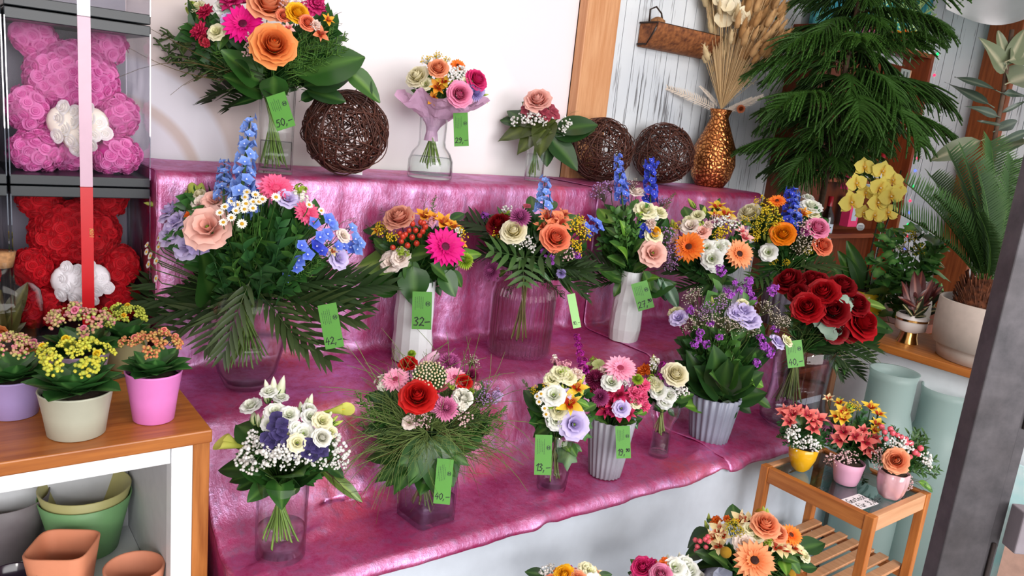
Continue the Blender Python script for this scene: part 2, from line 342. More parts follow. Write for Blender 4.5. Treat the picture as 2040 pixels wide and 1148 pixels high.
@cached
def gerbera_heart(c, c2):
    R = random.Random(2); mb = MB(); mb.lathe([(.12, -.02), (.115, .02), (.06, .045), (.005, .035)], 14, mi=0)
    for i in range(34):
        a = i*2.4; r = .115*math.sqrt((i+.5)/34); ring(mb, 1, .035, .014, 1.1, 0, 0, 1 if i > 12 else 0, .1, R.uniform(0, 6), 1, 1); mb.V[-1] = mb.V[-1]+np.array([r*math.cos(a), r*math.sin(a), .03])
    return mb.mesh('flower_heart', [soft(c), soft(c2)])
@cached
def daisy(ci, co, s=0):
    mb = MB(); ring(mb, 13, .36, .17, .08+.06*s, .10, 0, 0, .08, 0, 2, 2, .8, .5, .5, .2, -.05, R=random.Random(s)); return mb.mesh('daisy', [soft(ci, co)])
@cached
def dome(c, r=.16, h=.09):
    mb = MB(); mb.lathe([(r*.9, -.02), (r, .01), (r*.8, h*.7), (r*.4, h), (.003, h)], 12); return mb.mesh('flower_heart', [plain(c, .8, .2, scale=60, bmp=.6)])
@cached
def mum(ci, co, s=0, n=150):                  # pompon chrysanthemum
    R = random.Random(s); mb = MB()
    for i in range(n):
        z = 1-1.25*(i+.5)/n; a = i*2.39996; el = math.asin(max(-.9, min(1, z)))
        p, g = petal(.30+.1*(1-abs(z)), .085, 3, 2, .9, .5, .6, .5, .35*max(z, 0)); p = rotx(p.reshape(-1, 3), el); d = rotz(np.array([[0, math.cos(el), math.sin(el)]]), a)[0]
        mb.grid((rotz(p, a)*R.uniform(.85, 1.05)+d*.12).reshape(g.shape+(3,)), 0, np.clip(g*.7+.3-.3*z, 0, 1))
    return mb.mesh('chrysanthemum', [soft(ci, co)])
@cached
def carnation(ci, co, s=0):
    R = random.Random(s); mb = MB()
    for el, n, L in ((.1, 9, .46), (.55, 9, .42), (.95, 8, .36), (1.3, 5, .30)): ring(mb, n, L, .27, el, .03, 0, 0, .15, R.random()*3, 4, 5, .8, .45, .2, .1, -.1, .11, R=R)
    return mb.mesh('carnation', [soft(ci, co)])
@cached
def alstro(ci, co, cs, s=0):                  # open trumpet with streaked inner petals
    R = random.Random(s); mb = MB()
    ring(mb, 3, .56, .34, .72, .03, -.25, 0, .08, 0, 5, 3, .8, .6, .15, .4, -.35, R=R); ring(mb, 3, .54, .19, .95, .03, -.25, 1, .08, math.pi/3, 5, 2, .85, .7, .2, .6, -.45, R=R)
    for i in range(6): a = i*1.05; mb.tube([(0, 0, -.2), (.05*math.cos(a), .05*math.sin(a), .1), (.1*math.cos(a), .1*math.sin(a), .2)], .008, 3, 2, cap=False)
    mb.lathe([(.015, -.42), (.05, -.34), (.055, -.24)], 6, mi=3)
    return mb.mesh('alstroemeria', [soft(ci, co), soft(cs, co, sharp=(.45, .8)), soft(co), soft(*GREEN)])
@cached
def floret5(ci, co, eye, s=0):
    R = random.Random(s); mb = MB(); ring(mb, 5, .46, .44, .35+.15*s, .03, 0, 0, .1, R.random()*3, 3, 3, .9, .55, .2, .3, -.1, R=R); ring(mb, 4, .14, .08, 1.0, 0, .02, 1, .1, 0, 2, 1, R=R)
    mb.tube([(0, 0, 0), (0, -.05, -.25), (0, -.2, -.45)], (.05, .035, .015), 4, 0, g=.8); return mb.mesh('floret', [soft(ci, co), soft(eye)])
@cached
def floret4(ci, co):
    mb = MB(); ring(mb, 4, .48, .56, .2, .01, 0, 0, .06, 0, 3, 3, .9, .55, .2, .2, -.05, R=random.Random(1)); mb.blob((0, 0, .03), .04, 0, .8); return mb.mesh('hydrangea_floret', [soft(ci, co)])
@cached
def tulip(ci, co):                            # along +Y
    mb = MB(); R = random.Random(4)
    for k in range(6): cup(mb, k*math.pi/3, .75+.1*(k % 2), .06, .27-.02*(k % 2), 0, 1.0, .35, -.35, .01, 0, 6, 5, R=R)
    mb.xf(Matrix.Rotation(-math.pi/2, 4, 'X')); return mb.mesh('tulip', [soft(ci, co, .35)])
@cached
def bud(c1, c2, s=0):
    mb = MB(); mb.lathe([(.02, 0), (.10, .06), (.17, .28), (.16, .55), (.09, .82), (.01, 1.0)], 10, g=0); mb.G = [np.repeat(np.array([0, .1, .35, .7, 1, 1]), 10)]
    for i in range(4):
        a = i*1.57; mb.tube([(.09*math.cos(a), .09*math.sin(a), .0), (.2*math.cos(a), .2*math.sin(a), .3), (.17*math.cos(a+.2), .17*math.sin(a+.2), .5)], (.035, .03, .008), 3, 1)
    mb.tube([(0, 0, -.9), (.03, 0, -.4), (0, 0, .03)], .028, 4, 1)
    mb.xf(Matrix.Rotation(-math.pi/2, 4, 'X')); return mb.mesh('bud', [soft(c1, c2), soft(*GREEN)])
@cached
def calla(ci, co):
    mb = MB(); rows = []; gg = []
    for v in np.linspace(0, 1, 9):
        r = .035+.20*v**1.7; row = []
        for u in np.linspace(-1, 1, 13):
            th = u*3.3; rr = r*(1+.10*u); lip = v**3*(math.cos(th)*.22)
            row.append((rr*math.sin(th), v*.78+max(lip, -.12)*1.0+.0, -rr*math.cos(th)*.9+v**3*.1*math.cos(th)))
        rows.append(row); gg.append([v]*13)
    mb.grid(rows, 0, np.array(gg)); mb.tube([(0, .1, 0), (0, .45, 0), (0, .7, -.02)], (.03, .03, .015), 6, 1); return mb.mesh('calla_lily', [soft(ci, co), soft('e8c33a')])
@cached
def berry(c, c2):
    mb = MB(); mb.blob((0, 0, .1), (.42, .42, .5), 0, 0., 8, 6); mb.G = [np.repeat(np.linspace(0, 1, 7), 8)]; ring(mb, 4, .4, .25, -.1, .05, -.35, 1, .1, 0, 2, 2, R=random.Random(1)); mb.tube([(0, 0, .55), (0, 0, .8)], .04, 3, 1)
    mb.tube([(0, 0, -.4), (.1, 0, -1.2)], .05, 3, 1); return mb.mesh('berry', [soft(c, c2, .3, 0, .5), soft(*GREEN)])
@cached
def puff(c, stem, s=0, n=26, r=.07, spread=.48, flat=.7, shade='f0f0e8'):       # airy cluster of tiny blossoms on threads
    R = random.Random(s*31+n); mb = MB()
    for i in range(n):
        v = np.array([R.gauss(0, 1), R.gauss(0, 1), R.gauss(0, 1)]); v = v/np.linalg.norm(v)*spread*R.random()**.4; v[2] = abs(v[2])*flat
        q = r*R.uniform(.7, 1.25); mb.blob(v, (q, q, q*.8), 0, R.random(), 6, 3)
        mb.tube([(0, 0, -.35), v*.4+np.array([0, 0, -.1]), v], .006, 3, 1, cap=False)
    return mb.mesh('blossom_cluster', [soft(c, shade), soft(stem)])
@cached
def crinkle(ci, co, s=0, n=26, r=.17):        # statice / stock head: packed small ruffled cups
    R = random.Random(s); mb = MB()
    for i in range(n):
        v = np.array([R.gauss(0, 1), R.gauss(0, 1), R.gauss(0, .7)]); v = v/np.linalg.norm(v)*.33*R.random()**.3; t = MB(); ring(t, 4, r, r*.9, .7, 0, 0, 0, .2, R.random()*3, 2, 2, .9, .5, .3, .3, -.2, R=R)
        M4 = np.array(face((0, 0, 0), v+np.array([0, 0, .15]))); M4[:3, 3] = v; mb.merge(t, M4)
    return mb.mesh('blossom_head', [soft(ci, co)])
@cached
def billy(c): 
    mb = MB(); mb.blob((0, 0, 0), (.5, .5, .46), 0, 0, 16, 10); return mb.mesh('craspedia', [plain(c, .85, .25, scale=120, bmp=1.)])
@cached
def achillea(c, s=0):
    R = random.Random(s); mb = MB()
    for i in range(90):
        a = i*2.4; r = .46*math.sqrt((i+.5)/90); mb.blob((r*math.cos(a), r*math.sin(a), .16*(1-4*r*r)+R.uniform(-.02, .02)), .034, 0, R.random(), 5, 3)
    mb.lathe([(.02, -.3), (.25, -.1), (.44, 0)], 10, mi=1); return mb.mesh('flat_cluster', [soft(c, 'fff3dc'), soft(*GREEN)])
@cached
def leaf(c1, c2, s=0, W=.5, fold=.25, droop=.18, a=.75, rip=0.):
    mb = MB(); n, m = 8, 6; v = np.linspace(0, 1, n+1)[:, None]; u = np.linspace(-1, 1, m+1)[None, :]
    pr = np.maximum(np.sin(np.pi*np.clip(v, 0, 1)**a)**.8, .02)*(W/2); ph = s*2.1
    Z = fold*np.abs(u)*pr - droop*(v**2)*(1 if s % 2 == 0 else .3) + .03*np.sin(v*6+ph)*u + rip*np.sin(v*20)*np.abs(u)**2*pr
    X = u*pr; Y = v+0*u; mb.grid(np.stack(np.broadcast_arrays(X, Y, Z), -1), 0, np.broadcast_to(1-np.abs(u)**.5+0*v, (n+1, m+1)))
    mb.tube([(0, -.12, -.01), (0, 0, 0), (0, .5, -.25*droop-.004)], (.012, .012, .006), 3, 1)
    return mb.mesh('leaf', [soft(c1, c2, .36, .15, .5, (.4, 1.)), soft(c2)])
@cached
def aralia(c1, c2, s=0, nl=5):
    mb = MB(); R = random.Random(s)
    for i in range(nl):
        a = (i-(nl-1)/2)*.55; L = (.98-.12*abs(i-(nl-1)/2))*R.uniform(.92, 1.05)
        p, g = petal(L, .34, 7, 4, .72, .6, .55, .18, -.12); q = rotz(p.reshape(-1, 3), -a); q[:, 2] += R.uniform(-.02, .02)
        u = np.abs(np.linspace(-1, 1, 5))[None, :]; mb.grid(q.reshape(g.shape+(3,)), 0, np.broadcast_to(1-u**.5, g.shape))
    return mb.mesh('leaf', [soft(c1, c2, .33, .12, .55, (.4, 1.))])
@cached
def ivy(c1, c2, s=0):
    mb = MB(); pts = [(0, 0), (.22, -.08), (.5, .12), (.36, .38), (.42, .62), (.18, .66), (0, 1.0), (-.18, .66), (-.42, .62), (-.36, .38), (-.5, .12), (-.22, -.08)]
    v = [(0, .35, .06)]+[(x, y, -.06*abs(x)-.05*y*y) for x, y in pts]; mb.add(v, [(0, i+1, (i+1) % 12+1) for i in range(12)], 0, [1]+[0]*12); mb.tube([(0, -.5, -.1), (0, 0, 0)], .02, 3, 0)
    return mb.mesh('leaf', [soft(c1, c2, .35, .15, .5)])
@cached
def frond(c1, c2, s=0, n=15, L=.42, W=.05, ang=.75, droop=.25, taper=.6, vee=.15):     # rachis with leaflets on both sides
    R = random.Random(s*5+n); mb = MB()
    def c(t): return np.array([.04*math.sin(t*2+s), t, -droop*t*t])
    mb.tube([c(t) for t in np.linspace(-.25, 1, 9)], np.linspace(.012, .003, 9), 4, 0, g=1)
    for i in range(n):
        t = .06+.92*i/(n-1); l = L*(math.sin(math.pi*(.12+.8*t))**taper)
        for sd in (-1, 1):
            p, g = petal(l*R.uniform(.9, 1.08), W, 4, 2, .7, .7, .4, .25, -.10); p = rotx(p.reshape(-1, 3), vee+R.uniform(-.1, .1)); p = rotz(p, -sd*(ang-(.35*t)+R.uniform(-.05, .05)))
            mb.grid((p+c(t)).reshape(g.shape+(3,)), 0, g*.5)
    return mb.mesh('frond', [soft(c1, c2, .4, .12, .4)])
@cached
def sprig(c1, c2, s=0, n=14, l=.22, w=.085):       # small leafy twig along +Y
    R = random.Random(s*9+n); mb = MB(); b = R.uniform(-.1, .1)
    def c(t): return np.array([b*math.sin(3*t), t, .05*math.sin(2.3*t)])
    mb.tube([c(t) for t in np.linspace(-.1, 1, 6)], np.linspace(.012, .004, 6), 3, 0, g=1)
    for i in range(n):
        t = .12+.86*i/(n-1); p, g = petal(l*R.uniform(.7, 1.15), w, 3, 2, .8, .7, .3, .3, -.12); p = rotx(p.reshape(-1, 3), R.uniform(-.1, .5)); p = rotz(p, (1 if i % 2 else -1)*R.uniform(.5, 1.1))
        mb.grid((rotx(rotz(p, 0), 0)@np.array(Matrix.Rotation(R.uniform(-1.4, 1.4), 3, 'Y')).T+c(t)).reshape(g.shape+(3,)), 0, g*.8)
    return mb.mesh('leaf_sprig', [soft(c1, c2, .42, .15, .4)])
@cached
def feather(c1, c2, s=0, n=26, l=.14, r=.009):           # thread-leaved sprig (asparagus fern, ming)
    R = random.Random(s*3+n); mb = MB(); mb.tube([(0, -.15, 0), (0, .5, .01), (.02*s, 1, 0)], (.009, .007, .003), 3, 0)
    for i in range(n):
        t = .08+.9*i/n; a = R.uniform(0, 6.28); L = l*(1.15-t*.6); k = np.array([math.cos(a)*L, t+L*.7, math.sin(a)*L]); mb.tube([(0, t, 0), (k*.5+np.array([0, t*.5, 0])), k], r, 3, 0, cap=False, g=1)
        for j in range(3): q = np.array([0, t, 0])+(k-np.array([0, t, 0]))*(.4+.25*j); mb.tube([q, q+np.array([R.uniform(-.04, .04), .045, R.uniform(-.04, .04)])], r*.8, 3, 0, cap=False, g=.5)
    return mb.mesh('fern_sprig', [soft(c1, c2, .6, .1)])
@cached
def grass(c1, s=0, n=16, r=.0035, arc=1.1, fan=.6):
    R = random.Random(s*13+n); mb = MB()
    for i in range(n):
        a = R.uniform(-fan, fan); b = R.uniform(-fan, fan); k = R.uniform(-arc, arc); L = R.uniform(.6, 1.05); e = R.uniform(-arc, arc); pts = []
        for t in np.linspace(0, 1, 9): pts.append((a*t*L+k*t*t*t*.5, t*L-.3*abs(k)*t**3, b*t*L+e*t*t*.4))
        mb.tube(pts, np.linspace(r, r*.3, 9), 3, 0, cap=False)
    return mb.mesh('fine_grass', [soft(c1)])
@cached
def twig(c1, s=0):
    R = random.Random(s); mb = MB(); p = [np.zeros(3)]; 
    for i in range(7): p.append(p[-1]+np.array([R.uniform(-.04, .04), .143, R.uniform(-.04, .04)]))
    mb.tube(p, np.linspace(.009, .003, 8), 4, 0)
    for i in range(2, 7):
        d = np.array([R.choice((-1, 1))*R.uniform(.06, .14), R.uniform(.08, .16), R.uniform(-.08, .08)]); mb.tube([p[i], p[i]+d*.6, p[i]+d*1.1+np.array([0, .03, 0])], .004, 3, 0, cap=False)
    return mb.mesh('twig', [soft(c1)])
@cached
def stem(c1='4f6b2a', c2='7f9a45'):
    mb = MB(); mb.tube([(0, 0, 0), (.02, .35, .01), (-.01, .7, -.01), (0, 1, 0)], (.5, .5, .45, .5), 5, 0, g=.5); return mb.mesh('stem', [soft(c1, c2, .4, 0)])
@cached
def roundleaf(c1, c2):
    mb = MB(); p, g = petal(.98, .92, 5, 5, .9, .5, .12, .15, -.06); p[..., 1] -= .5; mb.grid(p, 0, g); return mb.mesh('leaf', [soft(c1, c2, .5, .15)])
@cached
def orchid(c, lip):
    R = random.Random(2); mb = MB(); ring(mb, 3, .42, .30, .06, .02, -.02, 0, .04, 0, 4, 4, .85, .6, .2, .15, -.05, R=R)
    for sgn in (-1, 1):
        p, g = petal(.46, .50, 5, 5, .75, .55, .1, .12, -.08); p = rotz(rotx(p.reshape(-1, 3), .12), sgn*1.35); mb.grid(p.reshape(g.shape+(3,))+np.array([0, 0, .02]), 0, g)
    ring(mb, 3, .15, .09, .9, .01, .0, 1, .1, math.pi, 3, 2, R=R); mb.blob((0, .02, .06), (.035, .04, .05), 2); return mb.mesh('orchid_flower', [soft(lip, c, sharp=(0, .3)), soft(lip, 'f2d24a'), soft('fff4c8')])
# ---------------------------------------------------------------- palette of parts: code -> (part name, mesh builder)
FL = {}
def reg(kind, name, fn, **cols):
    for k, c in cols.items(): FL[kind+'_'+k] = (name, (lambda c, fn: (lambda s: fn(*c, s)))(c, fn), k.replace('0', ' ')+' '+name.replace('_', ' '))
reg('rose', 'rose', rose, orange=('e04a08', 'f8a45e'), peach=('e4642c', 'f4b088'), pink=('cc3070', 'f4a0c4'), pale0pink=('d87868', 'f2c4ba'), cream=('dccf8c', 'f2ecd4'), red=('b00a12', 'd2201c'), deep=('7c020c', 'ac0816'), dark0red=('5c0008', '8a0412'), yellow=('f6a800', 'f8c02a'), amber=('f7b414', 'ee7a10'), coral=('d43c1c', 'f79470'), hot0pink=('c0145a', 'e23c80'), salmon=('d8604c', 'f0b49c'), white=('d4d2b8', 'f2f1ec'))
reg('lis', 'lisianthus', bloom, white=('d2dab0', 'eeeeee'), lilac=('b9a6de', 'd6caf0'), peach=('e8a08e', 'f4c4b8'), cream=('d0d088', 'efeacc'), mauve=('8f7fc4', 'b4a4e0'), pale=('f0d8c8', 'fbeee6'), purple=('9d86cc', 'c4b4ea'))
reg('ger', 'gerbera', gerbera, magenta=('d0046e', 'e8118c'), orange=('ee5a10', 'f98a34'), peach=('f27a34', 'f9aa78'), pink=('ee86ae', 'f9b0ca'), hot0pink=('e0346c', 'f06a94'))
reg('mum', 'chrysanthemum', mum, mauve=('a8387e', 'd276b4'), burgundy=('6e0c34', 'a03064'), pink=('c04c8c', 'e694bc'), lilac=('a893d6', 'c4b6ea'), plum=('8c2060', 'c25c98'), green=('8fae28', 'b9d84c'))
reg('carn', 'carnation', carnation, magenta=('b80c58', 'd8327c'), pink=('e83a78', 'f46c98'), crimson=('a80c38', 'd22a5a'), lilac=('cf9be0', 'e4c2f2'), orange=('e85410', 'f47a2a'), pale=('f0c8b8', 'f8e2d8'))
for k, c in dict(yellow=('e8a818', 'f6d650', 'b02808'), cream=('f0d890', 'f8e4b4', 'b43a1c'), coral=('e0504c', 'f08a80', 'a01830'), orange=('f08c14', 'f7b23c', 'a83a08'), crimson=('b00c48', 'e0386c', '800828'), pink=('f09088', 'f8c8c0', 'c04050'), apricot=('ea6e38', 'f49870', '9c2c18')).items():
    FL['alst_'+k] = ('alstroemeria', (lambda c: (lambda s: alstro(*c, s)))(c), k+' alstroemeria')
FL['daisy'] = ('daisy', lambda s: daisy('ece8d8', 'f2f2f0', s % 3), 'white daisy')
FL['flor_blue'] = ('floret', lambda s: floret5('4664d8', '7d98f0', 'e8ecff', s % 3), 'blue floret'); FL['flor_sky'] = ('floret', lambda s: floret5('5f86dc', '92b2f4', 'f4f4ff', s % 3), 'sky blue floret')
FL['flor_deep'] = ('floret', lambda s: floret5('2834b0', '4a5ee0', 'd8d8ff', s % 3), 'deep blue floret')
FL['hyd_dark'] = ('hydrangea_floret', lambda s: floret4('2c2450', '4a3f78'), 'dark violet hydrangea floret'); FL['hyd_rust'] = ('hydrangea_floret', lambda s: floret4('8c2c40', 'b85464'), 'rusty red hydrangea floret'); FL['hyd_green'] = ('hydrangea_floret', lambda s: floret4('a8b468', 'd2d89c'), 'pale green hydrangea floret')
FL['berry'] = ('berry', lambda s: berry('e0503c', 'b8301c'), None); FL['berry_pink'] = ('berry', lambda s: berry('f07a80', 'd84c60'), None)
FL['sol'] = ('blossom_cluster', lambda s: puff('f0c81c', '6a7a24', s % 3, 44, .045, .46, 1., 'f7dc3c'), 'yellow goldenrod tuft'); FL['solg'] = ('blossom_cluster', lambda s: puff('c8b428', '5f7028', s % 3, 44, .042, .46, 1., 'dcc83c'), 'olive yellow tuft')
FL['gyp'] = ('blossom_cluster', lambda s: puff('ece8e0', '6f8a50', s % 3, 24, .078, .48, .8, 'ffffff'), 'white gypsophila tuft'); FL['gypp'] = ('blossom_cluster', lambda s: puff('e4b8bc', '6f7a50', s % 3, 34, .05, .48, .8, 'f2d4d4'), 'pinkish gypsophila tuft')
FL['gypf'] = ('blossom_cluster', lambda s: puff('cfc0ae', '70684c', s % 3, 50, .03, .5, 1., 'e4d8cc'), 'dusty limonium tuft'); FL['gypl'] = ('blossom_cluster', lambda s: puff('a878b8', '6a6456', s % 3, 50, .034, .5, 1., 'c49cd0'), 'lilac limonium tuft')
FL['kal_pink'] = ('bud_cluster', lambda s: puff('e87aa0', '6f8a38', s % 3, 34, .075, .42, .45, 'c8d470'), None); FL['kal_yel'] = ('bud_cluster', lambda s: puff('e4d84a', '6f8a38', s % 3, 34, .075, .42, .45, 'c2cc50'), None)
FL['kal_lime'] = ('bud_cluster', lambda s: puff('b4c444', '6f8a38', s % 3, 34, .075, .42, .45, 'd4d860'), None); FL['kal_red'] = ('bud_cluster', lambda s: puff('e06a5c', '6f7a38', s % 3, 34, .078, .42, .45, 'c8b060'), None)
reg('stat', 'statice_head', crinkle, purple=('8c2fa8', 'c46ad8'), magenta=('8c0c78', 'b82c9c'), rose=('d88aa0', 'f0b8c4'), white=('e8e4d4', 'fbf8ee'), green=('7d9628', 'b4cc50'), red=('a81430', 'd43c50'), mauve=('9a7fae', 'bfa6cc'))
FL['billy'] = ('craspedia', lambda s: billy('e0a814'), None); FL['ach'] = ('flat_cluster', lambda s: achillea('e8d0a0', s), 'cream flat flower cluster')
FL['euc'] = ('eucalyptus_leaf', lambda s: roundleaf('76907e', 'a0b4a4'), 'grey green eucalyptus leaf')
FL['orchid'] = ('orchid_flower', lambda s: orchid('f2e070', 'e0a028'), None)
HEART = dict(ger_magenta=('5c0030', 'f0a0c0'), ger_orange=('5a2410', 'e89a40'), ger_peach=('3c1408', 'e0a050'), ger_pink=('9c3050', 'f2c878'), ger_hot0pink=('e8507c', 'fbd8e0'))
# two point parts
LF = dict(
    dark=('leaf', lambda s: leaf('264820', '44682e', s % 4, .62, .22, .2)), mid=('leaf', lambda s: leaf('3a6228', '668c40', s % 4, .56, .25, .2)),
    light=('leaf', lambda s: leaf('5a8a2c', '8fb850', s % 4, .6, .25, .2)), blade=('leaf', lambda s: leaf('2c5a28', '5a8440', s % 4, .2, .3, .25)), olive=('leaf', lambda s: leaf('55702c', '88a052', s % 4, .28, .25, .3)),
    broad=('leaf', lambda s: leaf('2c5620', '527c36', s % 4, .78, .18, .12, .62)), aral=('leaf', lambda s: aralia('2a541e', '4c7634', s % 2)), aralb=('leaf', lambda s: aralia('3f4c1c', '5f6c30', s % 2)),
    ivy=('leaf', lambda s: ivy('2c6428', '6c9c48', 0)), palm=('frond', lambda s: frond('2f3f20', '4f6034', s % 3, 8, .62, .062, .75, .25)), palmd=('frond', lambda s: frond('22361a', '374e28', s % 3, 9, .55, .058, .7, .28)),
    star=('frond', lambda s: frond('3a5a2c', '5c7c40', s % 2, 5, .9, .13, 1.2, .1)), ruscus=('leaf_sprig', lambda s: sprig('24502a', '3f7038', s % 4, 16, .24, .10)), sprig=('leaf_sprig', lambda s: sprig('2f5a24', '5a8a3a', s % 4, 16, .2, .075)),
    bush=('leaf_sprig', lambda s: sprig('204a1e', '3c6c30', s % 4, 22, .3, .14)), pist=('leaf_sprig', lambda s: sprig('24441c', '4a702c', s % 4, 26, .2, .05)), fern=('fern_sprig', lambda s: feather('34602a', '5f8c3a', s % 3)),
    fernd=('fern_sprig', lambda s: feather('2a3c20', '4c6434', s % 3)), grass=('fine_grass', lambda s: grass('7a9050', s % 4, 20, .009)), grassb=('fine_grass', lambda s: grass('6a5a34', s % 4, 12, .006)), twig=('twig', lambda s: twig('3c2c22', s % 4)), twigg=('twig', lambda s: twig('5c6a34', s % 4)),
    bud=('bud', lambda s: bud('9cb450', 'eef0d8')), budw=('bud', lambda s: bud('b0c670', 'f2f2dc')), budg=('bud', lambda s: bud('8aa83c', 'cfdc6c')), buds=('bud', lambda s: bud('b8c880', 'f4c8b0')),
    calla=('calla_lily', lambda s: calla('9cb42c', 'd8d86c')), tulip=('tulip', lambda s: tulip('e8a8c8', 'f2c8de')), blotch=('leaf', lambda s: leaf('2f5f38', 'a8c8b0', s % 4, .5, .2, .2)),
    white=('petal', lambda s: leaf('f0f0e8', 'ffffff', s % 4, .3, .2, .1)))
def cone_up(): return Vector((0, 0, 1))
CH = Vector((-math.sin(YAW), -math.cos(YAW), 0)); RH = Vector((math.cos(YAW), -math.sin(YAW), 0))      # towards the viewer / to the right, level
def bouquet(label, C, R, neck, items, fill=(), stems=None, group='bouquets', seed=1, name='flower_bouquet', cat='bouquet', deep=.75, up=.25, floor=None):
    rd = random.Random(seed*101); cx, cyy, t = C; rx, ry = mpx(R[0], t), mpx(R[1], t); D = deep*(rx+ry)/2
    C3 = P(cx, cyy, t); N3 = P(neck[0], neck[1], t); base = N3 if floor is None else floor
    root = thing(name, base, label, cat, group); ups = MB(); nst = 0
    def dpt(px, py): k = min(1, math.hypot((px-cx)/R[0], (py-cyy)/R[1])); return t-D*math.sqrt(1-k*k)
    lines = [l.split() for l in items.replace(';', '\n').splitlines() if l.strip()]
    for i, l in enumerate(lines):
        code = l[0]; a = [float(q) for q in l[1:]]
        if code in FL:
            nm, fn, lb = FL[code]; px, py, dia = a[:3]; off = (a[3] if len(a) > 3 else 0)+.014; p = P(px, py, dpt(px, py)-off)
            n = (p-(C3-Vector((0, 0, ry*.55)))).normalized()*1.0 + (CAM-p).normalized()*.55 + Vector((0, 0, up)); n += Vector((rd.uniform(-.12, .12), rd.uniform(-.12, .12), rd.uniform(-.1, .1)))
            sz = mpx(dia, dep(p)); W = face(p, n, sz); o = put(nm, fn(i), W, root)
            if lb and code != 'daisy': o['label'] = lb
            if code in HEART: put('flower_heart', gerbera_heart(*HEART[code]), Matrix.Identity(4), o, True)
            if code == 'daisy': put('flower_heart', dome('e8b020'), Matrix.Identity(4), o, True)
            nn = n.normalized(); ups.tube([p-nn*sz*.15, p-nn*sz*.6-Vector((0, 0, .01)), p.lerp(N3, .6)+Vector((0, 0, .01)), N3], .0015, 3, cap=False)
        elif code in ('delph', 'delphs', 'delphd'):
            x0, y0, x1, y1, wd = a[:5]; off = a[5] if len(a) > 5 else 0; p0 = P(x0, y0, dpt(x0, y0)-off); p1 = P(x1, y1, dpt(x1, y1)-off); L = (p1-p0).length
            W = along(p0, p1, (CAM-p0).normalized(), L); mb = MB(); mb.tube([(0, -.2, 0), (0, .5, .02), (0, 1, 0)], (.02, .015, .006), 5); sp = put('delphinium_spike', mb.mesh('delphinium_spike', soft('4a6a3a')), W, root)
            fc = {'delph': 'flor_blue', 'delphs': 'flor_sky', 'delphd': 'flor_deep'}[code]; wr_ = mpx(wd, t)/L; nf = int(max(10, min(60, L/mpx(wd, t)*11)))
            for k in range(nf):
                v = k/nf; an = k*2.4; rr = wr_*.30*(1-.5*v); s_ = wr_*.66*(1-.45*v); nrm = Vector((math.cos(an), .1+rd.uniform(-.2, .3), math.sin(an)))
                put('floret', FL[fc][1](k), face((rr*math.cos(an), v+rd.uniform(-.02, .02), rr*math.sin(an)), nrm, s_), sp, True)
        elif code in ('stock', 'statsp'):
            x0, y0, x1, y1, wd = a[:5]; p0 = P(x0, y0, dpt(x0, y0)); p1 = P(x1, y1, dpt(x1, y1)); n = max(3, int((p1-p0).length/mpx(wd, t)*2.2))
            for k in range(n): q = p0.lerp(p1, k/(n-1)); put('blossom_head', FL['stat_magenta' if code == 'stock' else 'stat_purple'][1](k), face(q, (q-C3)+(CAM-q).normalized()*.1, mpx(wd, t)*(1.1-.5*k/n)), root)
        else:
            nm, fn = LF[code]; x0, y0, x1, y1 = a[:4]; off = a[4] if len(a) > 4 else 0; wf = a[5] if len(a) > 5 else 1
            p0 = P(x0, y0, min(t, dpt(x0, y0)+.02)-off*.3); p1 = P(x1, y1, dpt(x1, y1)-off)
            hint = (CAM-p1).normalized()*.8+Vector((0, 0, .7)); L = (p1-p0).length
            put(nm, fn(i), along(p0, p1, hint, L*wf), root)
    for code, n, lo, hi, z0, z1 in fill:
        nm, fn = LF[code]
        for k in range(n):
            a = rd.uniform(0, 6.283) if k % 3 else rd.uniform(3.6, 5.8); z = rd.uniform(z0, z1); q = math.sqrt(max(0, 1-z*z*.8)); s = rd.uniform(lo, hi)
            p1 = C3+(RH*math.cos(a)*rx - CH*math.sin(a)*max(D, .6*rx))*q*s+Vector((0, 0, z*ry*s)); p1.y = min(p1.y, -.045); p0 = N3.lerp(C3, .35 if z > -.2 else .15)
            if code in ('dark', 'mid', 'light', 'broad', 'blade', 'olive', 'ivy', 'bud', 'budg'): p0 = p0.lerp(p1, .35 if code not in ('bud', 'budg') else .8)
            put(nm, fn(k+seed), along(p0, p1, Vector((0, 0, 1))+(CAM-p1).normalized()*.5+(p1-C3)*3), root)
    if ups.n: o = ups.obj('stem_bundle', stemmat(), root); o['kind'] = 'stuff'
    if stems:
        n, bx, by, bt, rt, rb = stems[:6]; b = P(bx, by, bt); c1 = stems[6] if len(stems) > 6 else '4f6b2a'
        for k in range(n):
            a = k*2.4; q = math.sqrt((k+.5)/n); p0 = N3+Vector((math.cos(a)*rt*q, math.sin(a)*rt*q, .025)); p1 = b+Vector((math.cos(a+2.6)*rb*q, math.sin(a+2.6)*rb*q, rd.uniform(0, .03)))
            put('stem', stem(c1), along(p0, p1, CH, rd.uniform(.0034, .0062)), root)
    return root
